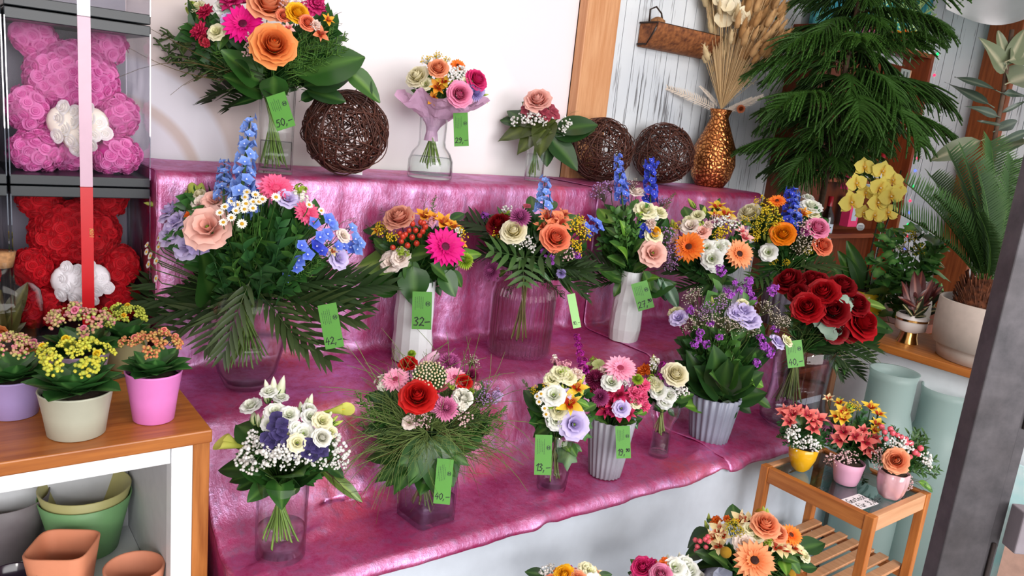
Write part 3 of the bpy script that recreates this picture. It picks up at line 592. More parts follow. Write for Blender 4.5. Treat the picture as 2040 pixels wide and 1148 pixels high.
# ---------------------------------------------------------------- vases and pots
def seat(px, py, z, rpx):                     # centre of a round base whose front touches pixel (px, py) on level z
    p = onz(px, py, z); d = Vector((p.x-CAM.x, p.y-CAM.y, 0)).normalized(); t = dep(p); return p+d*mpx(rpx, t)
def prof_px(pr, t): return [(mpx(r, t), mpx(h, t)/.97) for r, h in pr]
def vase(name, label, cat, px, py, z, pr, mat_, water=None, group=None, k=40, rf=None, thick=.003, inner=True, smooth=True, soil=None, wcol=None):
    c = seat(px, py, z, pr[0][0]); t = dep(c); q = prof_px(pr, t); root = thing(name, c, label, cat, group); mb = MB()
    bot = .012 if water else .006
    prof = [(.001, .0005), (q[0][0]*.96, .0005)]+[(q[0][0], .002)]+q[1:]
    if inner: r, h = q[-1]; prof += [(r-thick*.5, h+thick*.4), (r-thick, h)]+[(max(r2-thick, .002), h2) for r2, h2 in reversed(q[1:-1])]+[(max(q[0][0]-thick, .002), bot), (.001, bot)]
    mb.lathe(prof, k, rf=rf); me = mb.mesh('vase_body', mat_, smooth); put('body', me, Matrix.Translation(c), root)
    if water:
        hw = mpx(water, t)/.97; rr = [(r2-thick-.0006, h2) for r2, h2 in q[1:] if bot < h2 < hw]; rl = np.interp(hw, [h2 for _, h2 in q], [r2 for r2, _ in q])-thick-.0006
        put('water', MB().lathe([(.001, bot+.001), (max(q[0][0]-thick-.0006, .003), bot+.001)]+rr+[(rl, hw), (.001, hw)], k, rf=rf).mesh('water', wcol or WATER), Matrix.Translation(c), root)
    if soil:
        hs = q[-1][1]-mpx(soil, t); rl = np.interp(hs, [h2 for _, h2 in q], [r2 for r2, _ in q])-thick-.001
        put('soil', MB().lathe([(rl*.6, hs-.01), (rl, hs), (rl*.5, hs+.006), (.001, hs+.004)], 20).mesh('soil', plain('3a2a1e', .95, .3, scale=200, bmp=1.)), Matrix.Translation(c), root)
    return root, c, t
# ---------------------------------------------------------------- handwriting
ST = {'0': [[(.3, 1), (.08, .75), (.06, .3), (.28, 0), (.52, .25), (.54, .75), (.3, 1)]], '1': [[(.1, .72), (.36, 1), (.3, 0)]], '2': [[(.06, .8), (.3, 1), (.52, .8), (.4, .45), (.05, .02), (.3, .08), (.58, .02)]],
      '3': [[(.08, .9), (.35, 1), (.5, .8), (.22, .55), (.52, .35), (.4, .04), (.05, .06)]], '4': [[(.3, 1), (.05, .4), (.55, .42)], [(.45, .68), (.38, 0)]], '5': [[(.55, .98), (.2, .96), (.14, .6), (.42, .58), (.5, .25), (.3, 0), (.05, .06)]],
      '7': [[(.06, .92), (.55, .98), (.25, 0)], [(.16, .5), (.5, .54)]], '9': [[(.5, .85), (.25, 1), (.08, .75), (.25, .52), (.5, .75), (.5, .4), (.3, 0), (.1, .02)]], '8': [[(.48, .9), (.25, 1), (.1, .8), (.45, .3), (.3, 0), (.06, .2), (.48, .72), (.48, .9)]],
      ',': [[(.15, .1), (.05, -.2)]], '-': [[(.05, .42), (.6, .48)]], 'G': [[(.62, .85), (.4, 1), (.1, .7), (.1, .25), (.35, 0), (.6, .15), (.6, .45), (.35, .45)]], 'e': [[(.08, .3), (.42, .36), (.3, .58), (.1, .45), (.1, .1), (.3, 0), (.5, .12)]],
      's': [[(.4, .5), (.2, .55), (.15, .35), (.38, .2), (.2, 0), (.05, .06)]], 't': [[(.25, .9), (.18, .1), (.4, .02)], [(.05, .62), (.42, .64)]], 'c': [[(.42, .5), (.2, .55), (.08, .25), (.25, 0), (.45, .1)]], 'k': [[(.12, 1), (.08, 0)], [(.42, .6), (.1, .3), (.45, 0)]],
      'f': [[(.5, .92), (.3, 1), (.2, .7), (.18, 0)], [(.04, .55), (.4, .58)]], 'ü': [[(.08, .55), (.1, .1), (.25, 0), (.42, .15), (.44, .55), (.48, 0)], [(.14, .8), (.18, .84)], [(.36, .8), (.4, .84)]], 'r': [[(.1, .55), (.1, 0)], [(.1, .35), (.25, .55), (.42, .5)]],
      'A': [[(0, 0), (.25, 1), (.5, 0)], [(.1, .4), (.42, .4)]], 'N': [[(.05, 0), (.05, 1), (.5, 0), (.5, 1)]], 'D': [[(.05, 0), (.05, 1), (.4, .8), (.45, .3), (.05, 0)]], 'I': [[(.2, 0), (.2, 1)]]}
def write(mb, txt, x, y, h, wd, z=.0008, adv=.66, small=()):
    for i, ch in enumerate(txt):
        if ch == ' ': x += h*.45; continue
        hh = h*(.5 if i in small else 1); yy = y+(h*.55 if i in small else 0)
        for s in ST[ch]:
            p = np.array([(x+a*hh+.08*b*hh, yy+b*hh) for a, b in s])
            for a, b in zip(p[:-1], p[1:]):
                d = b-a; L = np.hypot(*d)+1e-9; n = np.array([-d[1], d[0]])/L*wd/2; e = d/L*wd*.4
                q = [a-n-e, b-n+e, b+n+e, a+n-e]; mb.add([(u[0], u[1], z) for u in q], [(0, 1, 2, 3)])
        x += hh*(adv if ch not in ',1' else .4)
    return x
INK = plain('14161a', .6, .02); CARD = plain('549638', .55, .05, scale=15); CARDP = plain('a4dc8c', .55, .04, scale=15)
def price_tag(label, tl, tr, bl, t, price, small=(), card=None, side=True, lines=True, t2=None):
    a, b, c = P(*tl, t), P(*tr, t), P(*bl, t2 or t); X = (b-a); wd = X.length; X.normalize(); Y = a-c; Y -= X*Y.dot(X); ht = Y.length; Y.normalize(); Z = X.cross(Y)
    W = mtx(c, X, Y, Z); root = put('price_tag', MB().box(0, wd, 0, ht, -.0002, .0003).mesh('price_tag', card or CARD, False), W); tag(root, label, 'price tag', 'green price tags')
    if lines:
        mb = MB(); rd = random.Random(int(tl[0]))
        for k in range(5):                   # printed lines run across the short way, as on the photographed cards
            x0 = wd*(.14+.1*k); y = ht*rd.uniform(.5, .58); e = ht*rd.uniform(.82, .9)
            while y < e: l = ht*rd.uniform(.02, .06); mb.box(x0, x0+wd*.022, y, min(y+l, e), .0003, .0005); y += l+ht*.008
        put('printed_lines', mb.mesh('printed_lines', plain('24402c', .6), False), Matrix.Identity(4), root, True)
        lg = MB(); cx_, cy_, r = wd*.8, ht*.68, wd*.13; th = np.linspace(0, 2*math.pi, 17)
        for k in range(16): lg.add([(cx_+q*math.cos(th[j]), cy_+q*math.sin(th[j]), .0006) for j, q in ((k, r), (k+1, r), (k+1, r*.82), (k, r*.82))], [(0, 1, 2, 3)])
        lg.box(cx_-r*.6, cx_-r*.25, cy_-r*.6, cy_+r*.6, .0003, .0006); lg.box(cx_+r*.25, cx_+r*.6, cy_-r*.6, cy_+r*.6, .0003, .0006); lg.box(cx_-r*.3, cx_+r*.3, cy_-r*.15, cy_+r*.2, .0003, .0006)
        put('printed_emblem', lg.mesh('printed_emblem', plain('1c3426', .6), False), Matrix.Identity(4), root, True)
    if price:
        mb = MB(); h = ht*.22; n = sum((.33 if i in small else (.66 if ch not in ',1' else .4)) for i, ch in enumerate(price)); h = min(h, wd*.88/max(n, .1)); write(mb, price, max(.001, (wd-n*h)*.5), ht*.1, h, h*.13, .0006, small=small)
        put('handwritten_price', mb.mesh('handwritten_price', INK, False), Matrix.Identity(4), root, True)
    return root
# ---------------------------------------------------------------- display steps under velvet
ZC, ZB, ZA = 1.298, .775, .55
def fbm(x, y, z=0, o=4): return noise.fractal(Vector((x, y, z)), 1.0, 2.0, o)
def drape(name, X0, X1, label, seed, hem=True, lift=0., prof=None):
    prof = prof or [(-.028, ZC, 't'), (-.345, ZC, 't'), (-.353, ZC-.012, 'r'), (-.362, .80, 'r'), (-.385, .778, 't'), (-.705, .777, 't'), (-.718, .765, 'r'), (-.765, .585, 'r'), (-.815, .5525, 't'), (-1.066, .552, 't'), (-1.080, .545, 'r'), (-1.086, .512, 'r')]
    pts = []
    for (y0, z0, k0), (y1, z1, k1) in zip(prof[:-1], prof[1:]):
        L = math.hypot(y1-y0, z1-z0); n = max(1, int(L/.0105)); pts += [(y0+(y1-y0)*i/n, z0+(z1-z0)*i/n, k1 if i else k0) for i in range(n)]
    pts.append(prof[-1]); y_ = np.array([p[0] for p in pts]); z_ = np.array([p[1] for p in pts])
    for _ in range(2): y_[1:-1] = (y_[:-2]+2*y_[1:-1]+y_[2:])/4; z_[1:-1] = (z_[:-2]+2*z_[1:-1]+z_[2:])/4
    nx = int((X1-X0)/.0105); rows = []
    for j in range(nx+1):
        X = X0+(X1-X0)*j/nx; row = []
        slack = max(0, 1-(X-.45)/1.1)*.10 + .014*fbm(X*2.1, 3.3, seed)
        for i, (y, z) in enumerate(zip(y_, z_)):
            s = i*.0105; top = 1 if pts[i][2] == 't' else 0
            f = fbm(X*5+z*1.3, s*1.7, seed)*(.010 if z > .6 else .017) + fbm(X*16, s*9, seed+5, 3)*.0035
            if z > .8 and not top: f += .004*math.sin(X*38+3*fbm(X*3, 1, seed))*min(1, (ZC-z)/.25)
            if z < .77: f += .026*max(0, math.sin((X*1.0+s*1.55)*9+2*fbm(X*2, s*2, seed+2)))**3*(1 if X < 1.9 else .5)
            if i > len(pts)-9: f *= .35
            if top:
                zz = z+lift+max(0, f*.55)*(.5 if z > 1 else 1); yy = y-(slack*min(1, max(0, (y+1.0)/.185)) if z < .6 else 0)
            else: yy = y-lift-max(-.003, f); zz = z
            if .5525 < z < .77 and not top and y > -.9: yy -= slack*min(1, (.77-z)/.2)
            if hem and i > len(pts)-6:
                k = (i-(len(pts)-6))/5; yy -= k*.003*(1+math.sin(X*23+4*fbm(X*4, 2, seed))); zz += k*(.012+.007*fbm(X*6, 0, seed+9)+.012*max(0, math.cos((X-1.21)*9))**30)
            lim = 9 if X0 < 1 or y > -.345 else 2.93-.29*min(1, (ZC-z)/.5); xx = min(X, lim)+(.004*fbm(z*6, y*6, seed+20) if j in (0, nx) else 0); row.append((xx, yy, zz))
        rows.append(row)
    mb = MB().grid(rows[::-1])
    if X0 < .5:
        fl = []
        for i in range(0, len(rows[0]), 2):
            a = rows[0][i]; fl.append([(a[0]+.0015+.004*fbm(a[1]*9, k*.6, 2), a[1]+(.004 if pts[i][2] == 'r' else 0), a[2]+(max(.02, ZA-.5 if a[1] < -.72 else (.56 if a[1] < -.36 else .78))-a[2])*k/8) for k in range(9)])
        mb.grid(fl)
    o = mb.obj(name, VELVET); m = o.modifiers.new('thickness', 'SOLIDIFY'); m.thickness = .002; m.offset = -1
    return tag(o, label, 'cloth')
drape('velvet_cloth', .463, 1.965, 'long crushed pink velvet cloth draped over the left side of the stepped display', 1)
drape('velvet_cloth', 1.945, 2.93, 'second crushed pink velvet cloth overlapping on the right end of the stepped display', 4, lift=.004)
st = thing('stepped_stand', (1.7, -.5, 0), 'stepped wooden stand hidden beneath the pink velvet', 'stand')
for y0, y1, zt in ((-.33, -.02, ZC), (-.69, -.34, ZB-.004), (-1.06, -.72, ZA-.004)):
    MB().box(.48, 2.915 if zt > 1 else 2.60, y0, y1, zt-.022, zt-.003).obj('step_board', PINE, st, smooth=False)
    for X in (.5, 1.6, 2.57): MB().box(X, X+.02, y0+.01, y1-.01, 0, zt-.022).obj('upright', PINE, st, smooth=False)
def skirt(X0, X1, label, seed, side=False):
    rows = []
    for j in range(int((X1-X0)/.02)+1):
        X = X0+j*.02; row = []
        for i in range(29):
            z = .543-i*.0187; k = i/28
            row.append((X+.01*k*math.sin(X*9), -1.071-.012*k-.016*k*(1+math.sin(X*10+seed+1.5*fbm(X*2, 0, seed)))-.006*fbm(X*5, z*4, seed)*k-.004, z+.004))
        rows.append(row)
    return tag(MB().grid(rows[::-1]).obj('white_tablecloth', plain('c8d0dc', .42, .03, spec=.4)), label, 'tablecloth')
skirt(.40, 1.222, 'smooth white table cover under the pink velvet, left of the seam', 1)
skirt(1.215, 2.62, 'smooth white table cover hanging right of the seam, behind the small wooden side table', 3)
# ---------------------------------------------------------------- left cabinet
cab = thing('open_cabinet', (.0, -.5, 0), 'white open cabinet with an orange-brown wooden worktop and side panel', 'cabinet')
bevel(MB().box(-1.2, .434, -.942, -.012, .833, .86).obj('worktop', OILED, cab, smooth=False), .003)
bevel(MB().box(-1.2, .358, -.935, -.905, .80, .8325).obj('frame_rail', WHITE, cab, smooth=False), .0015)
bevel(MB().box(.359, .3985, -.937, -.90, .0, .8325).obj('frame_post', WHITE, cab, smooth=False), .0015)
bevel(MB().box(.400, .4325, -.932, -.02, .0, .832).obj('side_panel', wood('b9743a', '8a4c1c', 4, 2), cab, smooth=False), .002)
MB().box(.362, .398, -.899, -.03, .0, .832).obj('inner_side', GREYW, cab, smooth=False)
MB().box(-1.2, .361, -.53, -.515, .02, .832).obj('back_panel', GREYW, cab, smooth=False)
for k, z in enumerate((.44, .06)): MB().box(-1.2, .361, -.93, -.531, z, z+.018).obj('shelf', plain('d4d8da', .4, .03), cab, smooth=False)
pg = 'stacked and single pots on the cabinet shelf'
def squircle(t, z, r): return r/((abs(math.cos(t+.5))**5+abs(math.sin(t+.5))**5)**.2)*.93
vase('plant_pot', 'mauve-grey round pot at the left edge of the cabinet shelf, behind the dark pot', 'pot', 12, 1128, .458, [(60, 0), (68, 50), (80, 118)], plain('6b6468', .5, .08), group=pg)
vase('plant_pot', 'large matt green round pot on the cabinet shelf holding the olive liner pot', 'pot', 172, 1121, .458, [(58, 0), (68, 50), (83, 112)], plain('6c9a66', .5, .04), group=pg)
vase('plant_pot', 'olive-cream pot nested in the large green pot, its rim standing proud', 'pot', 172, 1113, .464, [(54, 0), (64, 50), (82, 124)], plain('a9a56c', .5, .04), group=pg, thick=.004)
vase('plant_pot', 'square terracotta pot with rounded corners standing in front of the green pot', 'pot', 128, 1222, .458, [(46, 0), (52, 50), (62, 118)], plain('d08462', .75, .08, scale=12), group=pg, rf=squircle, k=48, thick=.006)
vase('plant_pot', 'round terracotta pot at the right end of the cabinet shelf by the white post', 'pot', 268, 1240, .458, [(44, 0), (50, 50), (56, 92)], plain('c98264', .75, .08, scale=12), group=pg, thick=.006)
vase('plant_pot', 'dark glazed round pot in the bottom left corner of the cabinet shelf', 'pot', 28, 1248, .458, [(34, 0), (44, 50), (48, 88)], plain('2c2230', .15, .05), group=pg, thick=.004)
# ---------------------------------------------------------------- kalanchoes
def kalanchoe(px, py, bw, tw, h, potc, code, hearts, label, plabel, seed, z=.86, leafc=('33602c', '5a8a44'), rough=.45):
    _, c, t = vase('flower_pot', plabel, 'pot', px, py, z, [(bw, 0), (bw*.55+tw*.45, h*.5), (tw, h*.97), (tw*1.02, h)], plain(potc, rough, .03), group='coloured kalanchoe pots', soil=10, thick=.004)
    rd = random.Random(seed); r = mpx(tw, t); zt = c.z+mpx(h, t)/.97; root = thing('kalanchoe', (c.x, c.y, zt-mpx(12, t)), label, 'potted plant', 'flowering kalanchoes')
    for k in range(22):
        a = k*2.4+rd.uniform(-.3, .3); q = .25+.9*(k/22); e = 1.25-.85*(k/22); d = Vector((math.cos(a)*math.cos(e), math.sin(a)*math.cos(e), math.sin(e)*.9)); p0 = Vector((c.x, c.y, zt-.008))+Vector((math.cos(a), math.sin(a), 0))*r*.25
        L = r*rd.uniform(1.0, 1.35); put('leaf', scal('2f5c2a', '5a8f48', k % 3), along(p0, p0+d*L, Vector((0, 0, 1))), root)
    for k in range(hearts):
        a = k*2.4+seed; q = math.sqrt((k+.4)/hearts)*r*1.05; p = Vector((c.x+math.cos(a)*q, c.y+math.sin(a)*q, zt+r*(1.50-.50*q/r)+rd.uniform(-.006, .01))); s = r*rd.uniform(.62, .88)
        nm, fn, _l = FL[code]; put(nm, fn(k), face(p, Vector((math.cos(a)*q*3, math.sin(a)*q*3, r*2.4))+CH*.05, s), root)
        if k % 4 == 1: put('rosette', rose({'kal_pink': 'e2558c', 'kal_yel': 'f0c818', 'kal_lime': 'f0b418', 'kal_red': 'e4566c'}[code], {'kal_pink': 'f0a0b8', 'kal_yel': 'f8dc3c', 'kal_lime': 'f8d040', 'kal_red': 'f0a090'}[code], 9), face(p+Vector((0, 0, s*.18)), CH+Vector((0, 0, .8)), s*.34), root)
    return root
@cached
def scal(c1, c2, s):
    mb = MB(); n, m = 10, 4; v = np.linspace(0, 1, n+1)[:, None]; u = np.linspace(-1, 1, m+1)[None, :]; pr = np.maximum(np.sin(np.pi*np.clip(v, 0, 1)**.8)**.7, .05)*.42*(1+.09*np.cos(v*38)*np.abs(u)**2)
    Z = .22*u*u*pr*1.5-.22*v*v+.03*np.sin(v*5+s); mb.grid(np.stack(np.broadcast_arrays(u*pr, v+0*u, Z), -1), 0, np.broadcast_to(1-np.abs(u)**.5+0*v, (n+1, m+1)))
    return mb.mesh('leaf', [soft(c1, c2, .38, .1, .5, (.5, 1.))])
kalanchoe(250, 741, 32, 42, 60, '9a9670', 'kal_lime', 11, 'yellow-green budded kalanchoe at the back, touching the red box', 'small olive-tan flower pot at the back right of the worktop', 5)
kalanchoe(157, 778, 44, 57, 66, 'b9a6c8', 'kal_pink', 10, 'pink-budded kalanchoe in the lilac pot behind the cream one', 'pale lilac flower pot behind the cream pot', 2)
kalanchoe(27, 840, 44, 54, 76, '9f8cc0', 'kal_pink', 11, 'pink kalanchoe in the purple pot at the left picture edge', 'purple flower pot at the left picture edge', 7)
kalanchoe(306, 849, 38, 52, 98, 'e080c8', 'kal_red', 11, 'salmon-red kalanchoe in the bright pink pot at the worktop corner', 'bright pink tapered flower pot at the worktop corner', 4)
kalanchoe(153, 882, 52, 66, 88, 'b2b2a0', 'kal_yel', 11, 'yellow kalanchoe in the cream pot at the front of the worktop', 'cream tapered flower pot at the front of the worktop', 6)
# corked bulb jar at the left edge
rt, c, t = vase('corked_jar', 'bulbous clear glass jar with a cork lid behind the purple pot', 'jar', 8, 706, .86, [(46, 0), (64, 25), (74, 70), (66, 115), (40, 145), (25, 158), (24, 172)], GLASS)
hz = mpx(160, t)/.97; MB().lathe([(.001, 0), (mpx(22, t), 0), (mpx(27, t), mpx(30, t)), (.001, mpx(30, t))], 24).obj('cork_stopper', plain('b8875a', .8, .2, scale=120, bmp=.4), rt, Matrix.Translation(c+Vector((0, 0, hz))))
for k in range(9): put('dried_leaf', leaf('4c4a26', '6c6a3a', k % 4, .35), along(c+Vector((0, 0, .02)), c+Vector((.045*math.cos(k*2.4), .045*math.sin(k*2.4), .06+.012*k)), CH), rt)
put('dried_blossom', rose('d86a28', 'e89050', 1), face(c+CH*.04+Vector((.02, 0, .045)), CH, .035), rt)
# ---------------------------------------------------------------- boxed rose bears
def gift_box(x0, x1, y0, y1, z0, z1, label, rib, text):
    r = thing('gift_box', ((x0+x1)/2, (y0+y1)/2, z0), label, 'gift box', 'stacked clear gift boxes with rose bears'); K = plain('1c2228', .35, .05); e = .0015
    bevel(MB().box(x0, x1, y0, y1, z0+.001, z0+.024).obj('box_base', K, r, smooth=False), .002); bevel(MB().box(x0, x1, y0, y1, z1-.026, z1-.001).obj('box_lid', K, r, smooth=False), .002)
    mb = MB(); F = glass('faf8fc', .7, .004, .05)
    for q in ((x0+e, x1-e, y0+e, y0+e), (x0+e, x0+e, y0, y1), (x1-e, x1-e, y0, y1), (x0, x1, y1-e, y1-e)):
        g = []
        for i in range(15):
            for j in range(15):
                a, b = i/14, j/14; xx = q[0]+(q[1]-q[0])*a; yy = q[2]+(q[3]-q[2])*a; w_ = .012*fbm(xx*9+yy*7, b*3, x0*5+z0)*math.sin(math.pi*b)*math.sin(math.pi*a)
                g.append((xx+(w_ if q[0] == q[1] else 0), yy-(w_ if q[2] == q[3] else 0), z0+.02+(z1-z0-.04)*b))
        mb.grid(np.array(g).reshape(15, 15, 3))
    mb.obj('clear_window', F, r); MB().box(x0+.004, x1-.004, y1-.004, y1-.002, z0+.02, z1-.02).obj('back_card', plain('8f8c96', .5, .05), r, smooth=False)
    ed = MB(); [ed.box(a-.0012, a+.0012, b-.0012, b+.0012, z0+.02, z1-.02) for a in (x0+.001, x1-.001) for b in (y0+.001,)]; ed.obj('folded_edge', glass('d8d4dc', 1, .3), r, smooth=False)
    xm = x0+(x1-x0)*.52; rb = MB().box(xm-.0135, xm+.0135, y0-.0022, y0-.0008, z0, z1).box(xm-.0135, xm+.0135, y0-.0022, y1, z1-.0008, z1+.0006).obj('ribbon', plain(rib, .3, .03, spec=.6), r, smooth=False)
    if text:
        t_ = MB(); write(t_, 'NADINE'[:4], 0, 0, .009, .0012); W = mtx((xm+.005, y0-.0026, z0+(z1-z0)*.74), (0, 0, -1), (1, 0, 0), (0, -1, 0)); t_.obj('ribbon_print', plain('d8a050', .4), r, W, False)
        lw = MB(); [lw.tube([(.021*math.cos(s*k), 0, .021*math.sin(s*k)) for k in np.linspace(-.9, .9, 8)], .0007, 4) for s in (1,)]; 
    return r
def rose_bear(x, y, z, c1, c2, heart, label, seed, s=1.):
    r = thing('rose_bear', (x, y, z), label, 'teddy bear', 'teddy bears made of foam roses')
    parts = [((0, 0, .082), (.088, .075, .085)), ((0, 0, .222), (.100, .080, .088)), ((-.078, .0, .312), (.043, .03, .043)), ((.078, 0, .312), (.043, .03, .043)), ((-.098, -.035, .142), (.042, .045, .050)), ((.098, -.035, .142), (.042, .045, .050)), ((-.086, -.055, .046), (.055, .055, .046)), ((.086, -.055, .046), (.055, .055, .046))]
    core = MB(); [core.blob(np.array(c)*s, np.array(q)*s*.90, 0, 0, 16, 10) for c, q in parts]; core.obj('bear_body', plain(c1, .7, .1), r, Matrix.Translation((x, y, z)))
    ms = [foamrose(c1, c2, k) for k in range(3)]; n = 0; rd = random.Random(seed)
    for pi, (c, q) in enumerate(parts):
        A = 4*math.pi*((q[0]*q[1]+q[1]*q[2]+q[0]*q[2])/3); m = int(A/(.0238**2))
        for k in range(m):
            zz = 1-2*(k+.5)/m; a = k*2.39996; d = Vector((math.cos(a)*math.sqrt(1-zz*zz), math.sin(a)*math.sqrt(1-zz*zz), zz)); p = Vector([c[i]+q[i]*d[i] for i in range(3)])
            if d.y > .12 or p.z < .004: continue
            if any(j != pi and sum(((p[i]-cc[i])/qq[i])**2 for i in range(3)) < .92 for j, (cc, qq) in enumerate(parts)): continue
            if abs(p.x) < .055 and .06 < p.z < .155 and p.y < -.04: continue
            if n >= 295: break
            nn = Vector([d[i]/q[i] for i in range(3)]).normalized()+Vector((rd.uniform(-.35, .35), rd.uniform(-.2, .2), rd.uniform(-.35, .35)))
            put('foam_rose', ms[n % 3], face(Vector((x, y, z))+p*s, nn, .0315*s*rd.uniform(.88, 1.12)), r); n += 1
    hb = MB(); [hb.blob((sx*.03, -.085, .12), (.038, .025, .04), 0, 0, 12, 8) for sx in (-1, 1)]; hb.blob((0, -.085, .09), (.038, .024, .04), 0, 0, 12, 8); h = hb.obj('heart', plain(heart, .8, .05), r, Matrix.Translation((x, y, z)))
    for k in range(16):
        a = k*2.4; q = .062*math.sqrt((k+.5)/16); put('foam_rose', foamrose(heart, 'ffffff', 1), face((x+q*math.cos(a), y-.102, z+.112+q*math.sin(a)*.9), CH+Vector((math.cos(a), 0, math.sin(a)))*.4, .032), r)
    return r
BX = ((.162, .46), (-.142, .157))
gift_box(*BX[0], -.30, -.03, 1.251, 1.643, 'clear gift box with pale pink ribbon holding the pink rose bear', 'cba6ba', False)
gift_box(*BX[0], -.30, -.03, .861, 1.250, 'clear gift box with scarlet ribbon holding the red rose bear, on the worktop', 'c80818', True)
gift_box(*BX[1], -.30, -.03, 1.251, 1.643, 'upper clear gift box cut by the left picture edge, next to the pink bear box', 'cba6ba', False)
gift_box(*BX[1], -.30, -.03, .861, 1.250, 'lower clear gift box cut by the left picture edge, next to the red bear box', 'c80818', False)
gift_box(*BX[0], -.30, -.03, 1.644, 2.03, 'topmost clear gift box above the pink bear, cut by the top picture edge', 'd8dce8', False)
rose_bear(.311, -.155, 1.277, 'd03c98', 'f696d2', 'f4ecdc', 'bright pink teddy bear of foam roses with a cream heart in the upper box', 1)
rose_bear(.311, -.155, .887, '960410', 'd41424', 'f4f4f4', 'scarlet teddy bear of foam roses with a white heart in the lower box', 2)
rose_bear(.0, -.155, 1.277, 'd83a9c', 'ee7cc4', 'f4ecdc', 'pink rose bear mostly outside the left picture edge, upper box', 3); rose_bear(.0, -.155, .887, 'b80616', 'dc1826', 'f4f4f4', 'red rose bear mostly outside the left picture edge, lower box', 4)
# ---------------------------------------------------------------- willow balls
@cached
def strand(s):
    R = random.Random(s); h = R.uniform(-.62, .62)*R.random(); rr = math.sqrt(1-h*h)*.985; ph = R.uniform(0, 6); k = R.choice((2, 3)); span = R.uniform(3.8, 6.6); a0 = R.uniform(0, 6); pts = []
    for t in np.linspace(0, span, 30): q = rr*(1+.028*math.sin(k*t+ph)+.015*math.sin(7*t+ph)-.02*R.random()); pts.append((q*math.cos(a0+t), q*math.sin(a0+t), h+.10*math.sin(k*t+ph*2)))
    return MB().tube(pts, np.linspace(.019, .011, 30), 5, 0).mesh('willow_strand', plain('5c3022', .55, .3, c2='3a1a12', scale=4))
def ball(px, py, rpx, z, label, seed, n=95, fixr=None):
    t = 2.4
    for _ in range(20): r = mpx(rpx, t)*.985; p = P(px, py, t); t -= (p.z-(z+r))/(ray(px, py).z-rpx/FPX)
    p = P(px, py, t); r = mpx(rpx, t)*.985; root = thing('willow_ball', (p.x, p.y, z), label, 'decorative ball', 'brown willow balls on the top step'); rd = random.Random(seed)
    for k in range(n):
        n_ = Vector((rd.gauss(0, 1), rd.gauss(0, 1), rd.gauss(0, 1))); put('willow_strand', strand(k % 14), face(p, n_, r*rd.uniform(.86, 1.)), root)
    return p, r
b1, r1 = ball(688, 263, 87, ZC+.002, 'largest brown willow ball, left, beside the tall glass vase', 1, 110)
ball(1198, 299, 66, ZC+.003, 'middle willow ball in front of the wooden wall post', 2); ball(1322, 307, 63, ZC+.003, 'rightmost willow ball beside the copper vase', 3, 90)
sd = onz(706, 347, ZC+.006); tg = put('shelf_label', MB().box(-.018, .018, -.001, .001, 0, .012).mesh('shelf_label', plain('f4f4f6', .5, .01), False), Matrix.Translation(sd-Vector((0, .012, 0)))@Matrix.Rotation(-.5, 4, 'Z')); tag(tg, 'tiny blank white label leaning at the foot of the largest willow ball', 'label')
# ---------------------------------------------------------------- copper vase with dried bunch
def hammered(t, z, r): return r
COP = plain('d8733a', .22, .5, metal=1, scale=60, bmp=1., c2='5c2410')
m, nt, out = newmat('hammered_copper'); b = N(nt, 'ShaderNodeBsdfPrincipled'); tc = N(nt, 'ShaderNodeTexCoord'); vo = N(nt, 'ShaderNodeTexVoronoi', feature='DISTANCE_TO_EDGE'); vo.inputs['Scale'].default_value = 60
nt.links.new(tc.outputs['Object'], vo.inputs['Vector']); nt.links.new(mixc(nt, ramp(nt, vo.outputs[0], [(.0, 0.), (.25, 1.)]), lin('6a2c14'), lin('e89a5a')), b.inputs['Base Color']); b.inputs['Metallic'].default_value = .9; b.inputs['Roughness'].default_value = .28
nt.links.new(bump(nt, vo.outputs[0], 1., .006), b.inputs['Normal']); nt.links.new(b.outputs[0], out.inputs[0]); COP = m
_, cc, ct = vase('copper_vase', 'hammered copper bottle vase with a dark rim at the right end of the top step', 'vase', 1412, 374, ZC+.003, [(27, 0), (38, 18), (44, 45), (40, 76), (26, 108), (17, 130), (17, 134), (22, 146)], COP, thick=.004)
rd = random.Random(11); nk = cc+Vector((0, 0, mpx(146, ct)/.97)); ct -= .06; dr = thing('dried_bunch', nk-Vector((0, 0, .03)), 'dried bunch of bunny tails, honesty discs and wheat stems in the copper vase', 'dried flowers')
@cached
def bunny(c1, c2):
    R = random.Random(5); mb = MB(); mb.lathe([(.02, 0), (.15, .08), (.19, .35), (.15, .7), (.03, 1)], 9, g=.3)
    for i in range(70): z = R.random(); a = R.uniform(0, 6.28); q = .17*math.sin(math.pi*(z*.8+.15)); v = np.array([q*math.cos(a), q*math.sin(a), z]); mb.tube([v, v+np.array([.09*math.cos(a), .09*math.sin(a), .11])], .007, 3, 0, cap=False, g=1)
    mb.xf(Matrix.Rotation(-math.pi/2, 4, 'X')); return mb.mesh('bunny_tail', soft(c1, c2, .8))
def fan(px, py, o=0.):
    p = P(px, py, ct+o)
    if p.y > -.07: d = ray(px, py); p = CAM+d*((-.07-CAM.y)/d.y)
    return p
for k in range(190):
    x_, y_ = rd.uniform(1405, 1552), rd.uniform(-60, 128); 
    if y_ > 60 and x_ < 1470 and k % 4: x_ += 70
    o_ = rd.uniform(-.22, -.02); tip = fan(x_, y_, o_); d = (tip-nk).normalized(); L = mpx(rd.uniform(26, 40), ct); put('bunny_tail', bunny(*(('d8bc8c', 'ecdcb4') if x_ < 1462+rd.uniform(-15, 25) else (('c89a64', 'e0bc8c') if k % 2 else ('b48450', 'd0a470')))), along(tip, tip+d*L, CH, L*.85), dr)
    put('straw', stem('d4ac78', 'ecd2a4'), along(nk-d*.05, tip+d*.01, CH, .0022), dr)
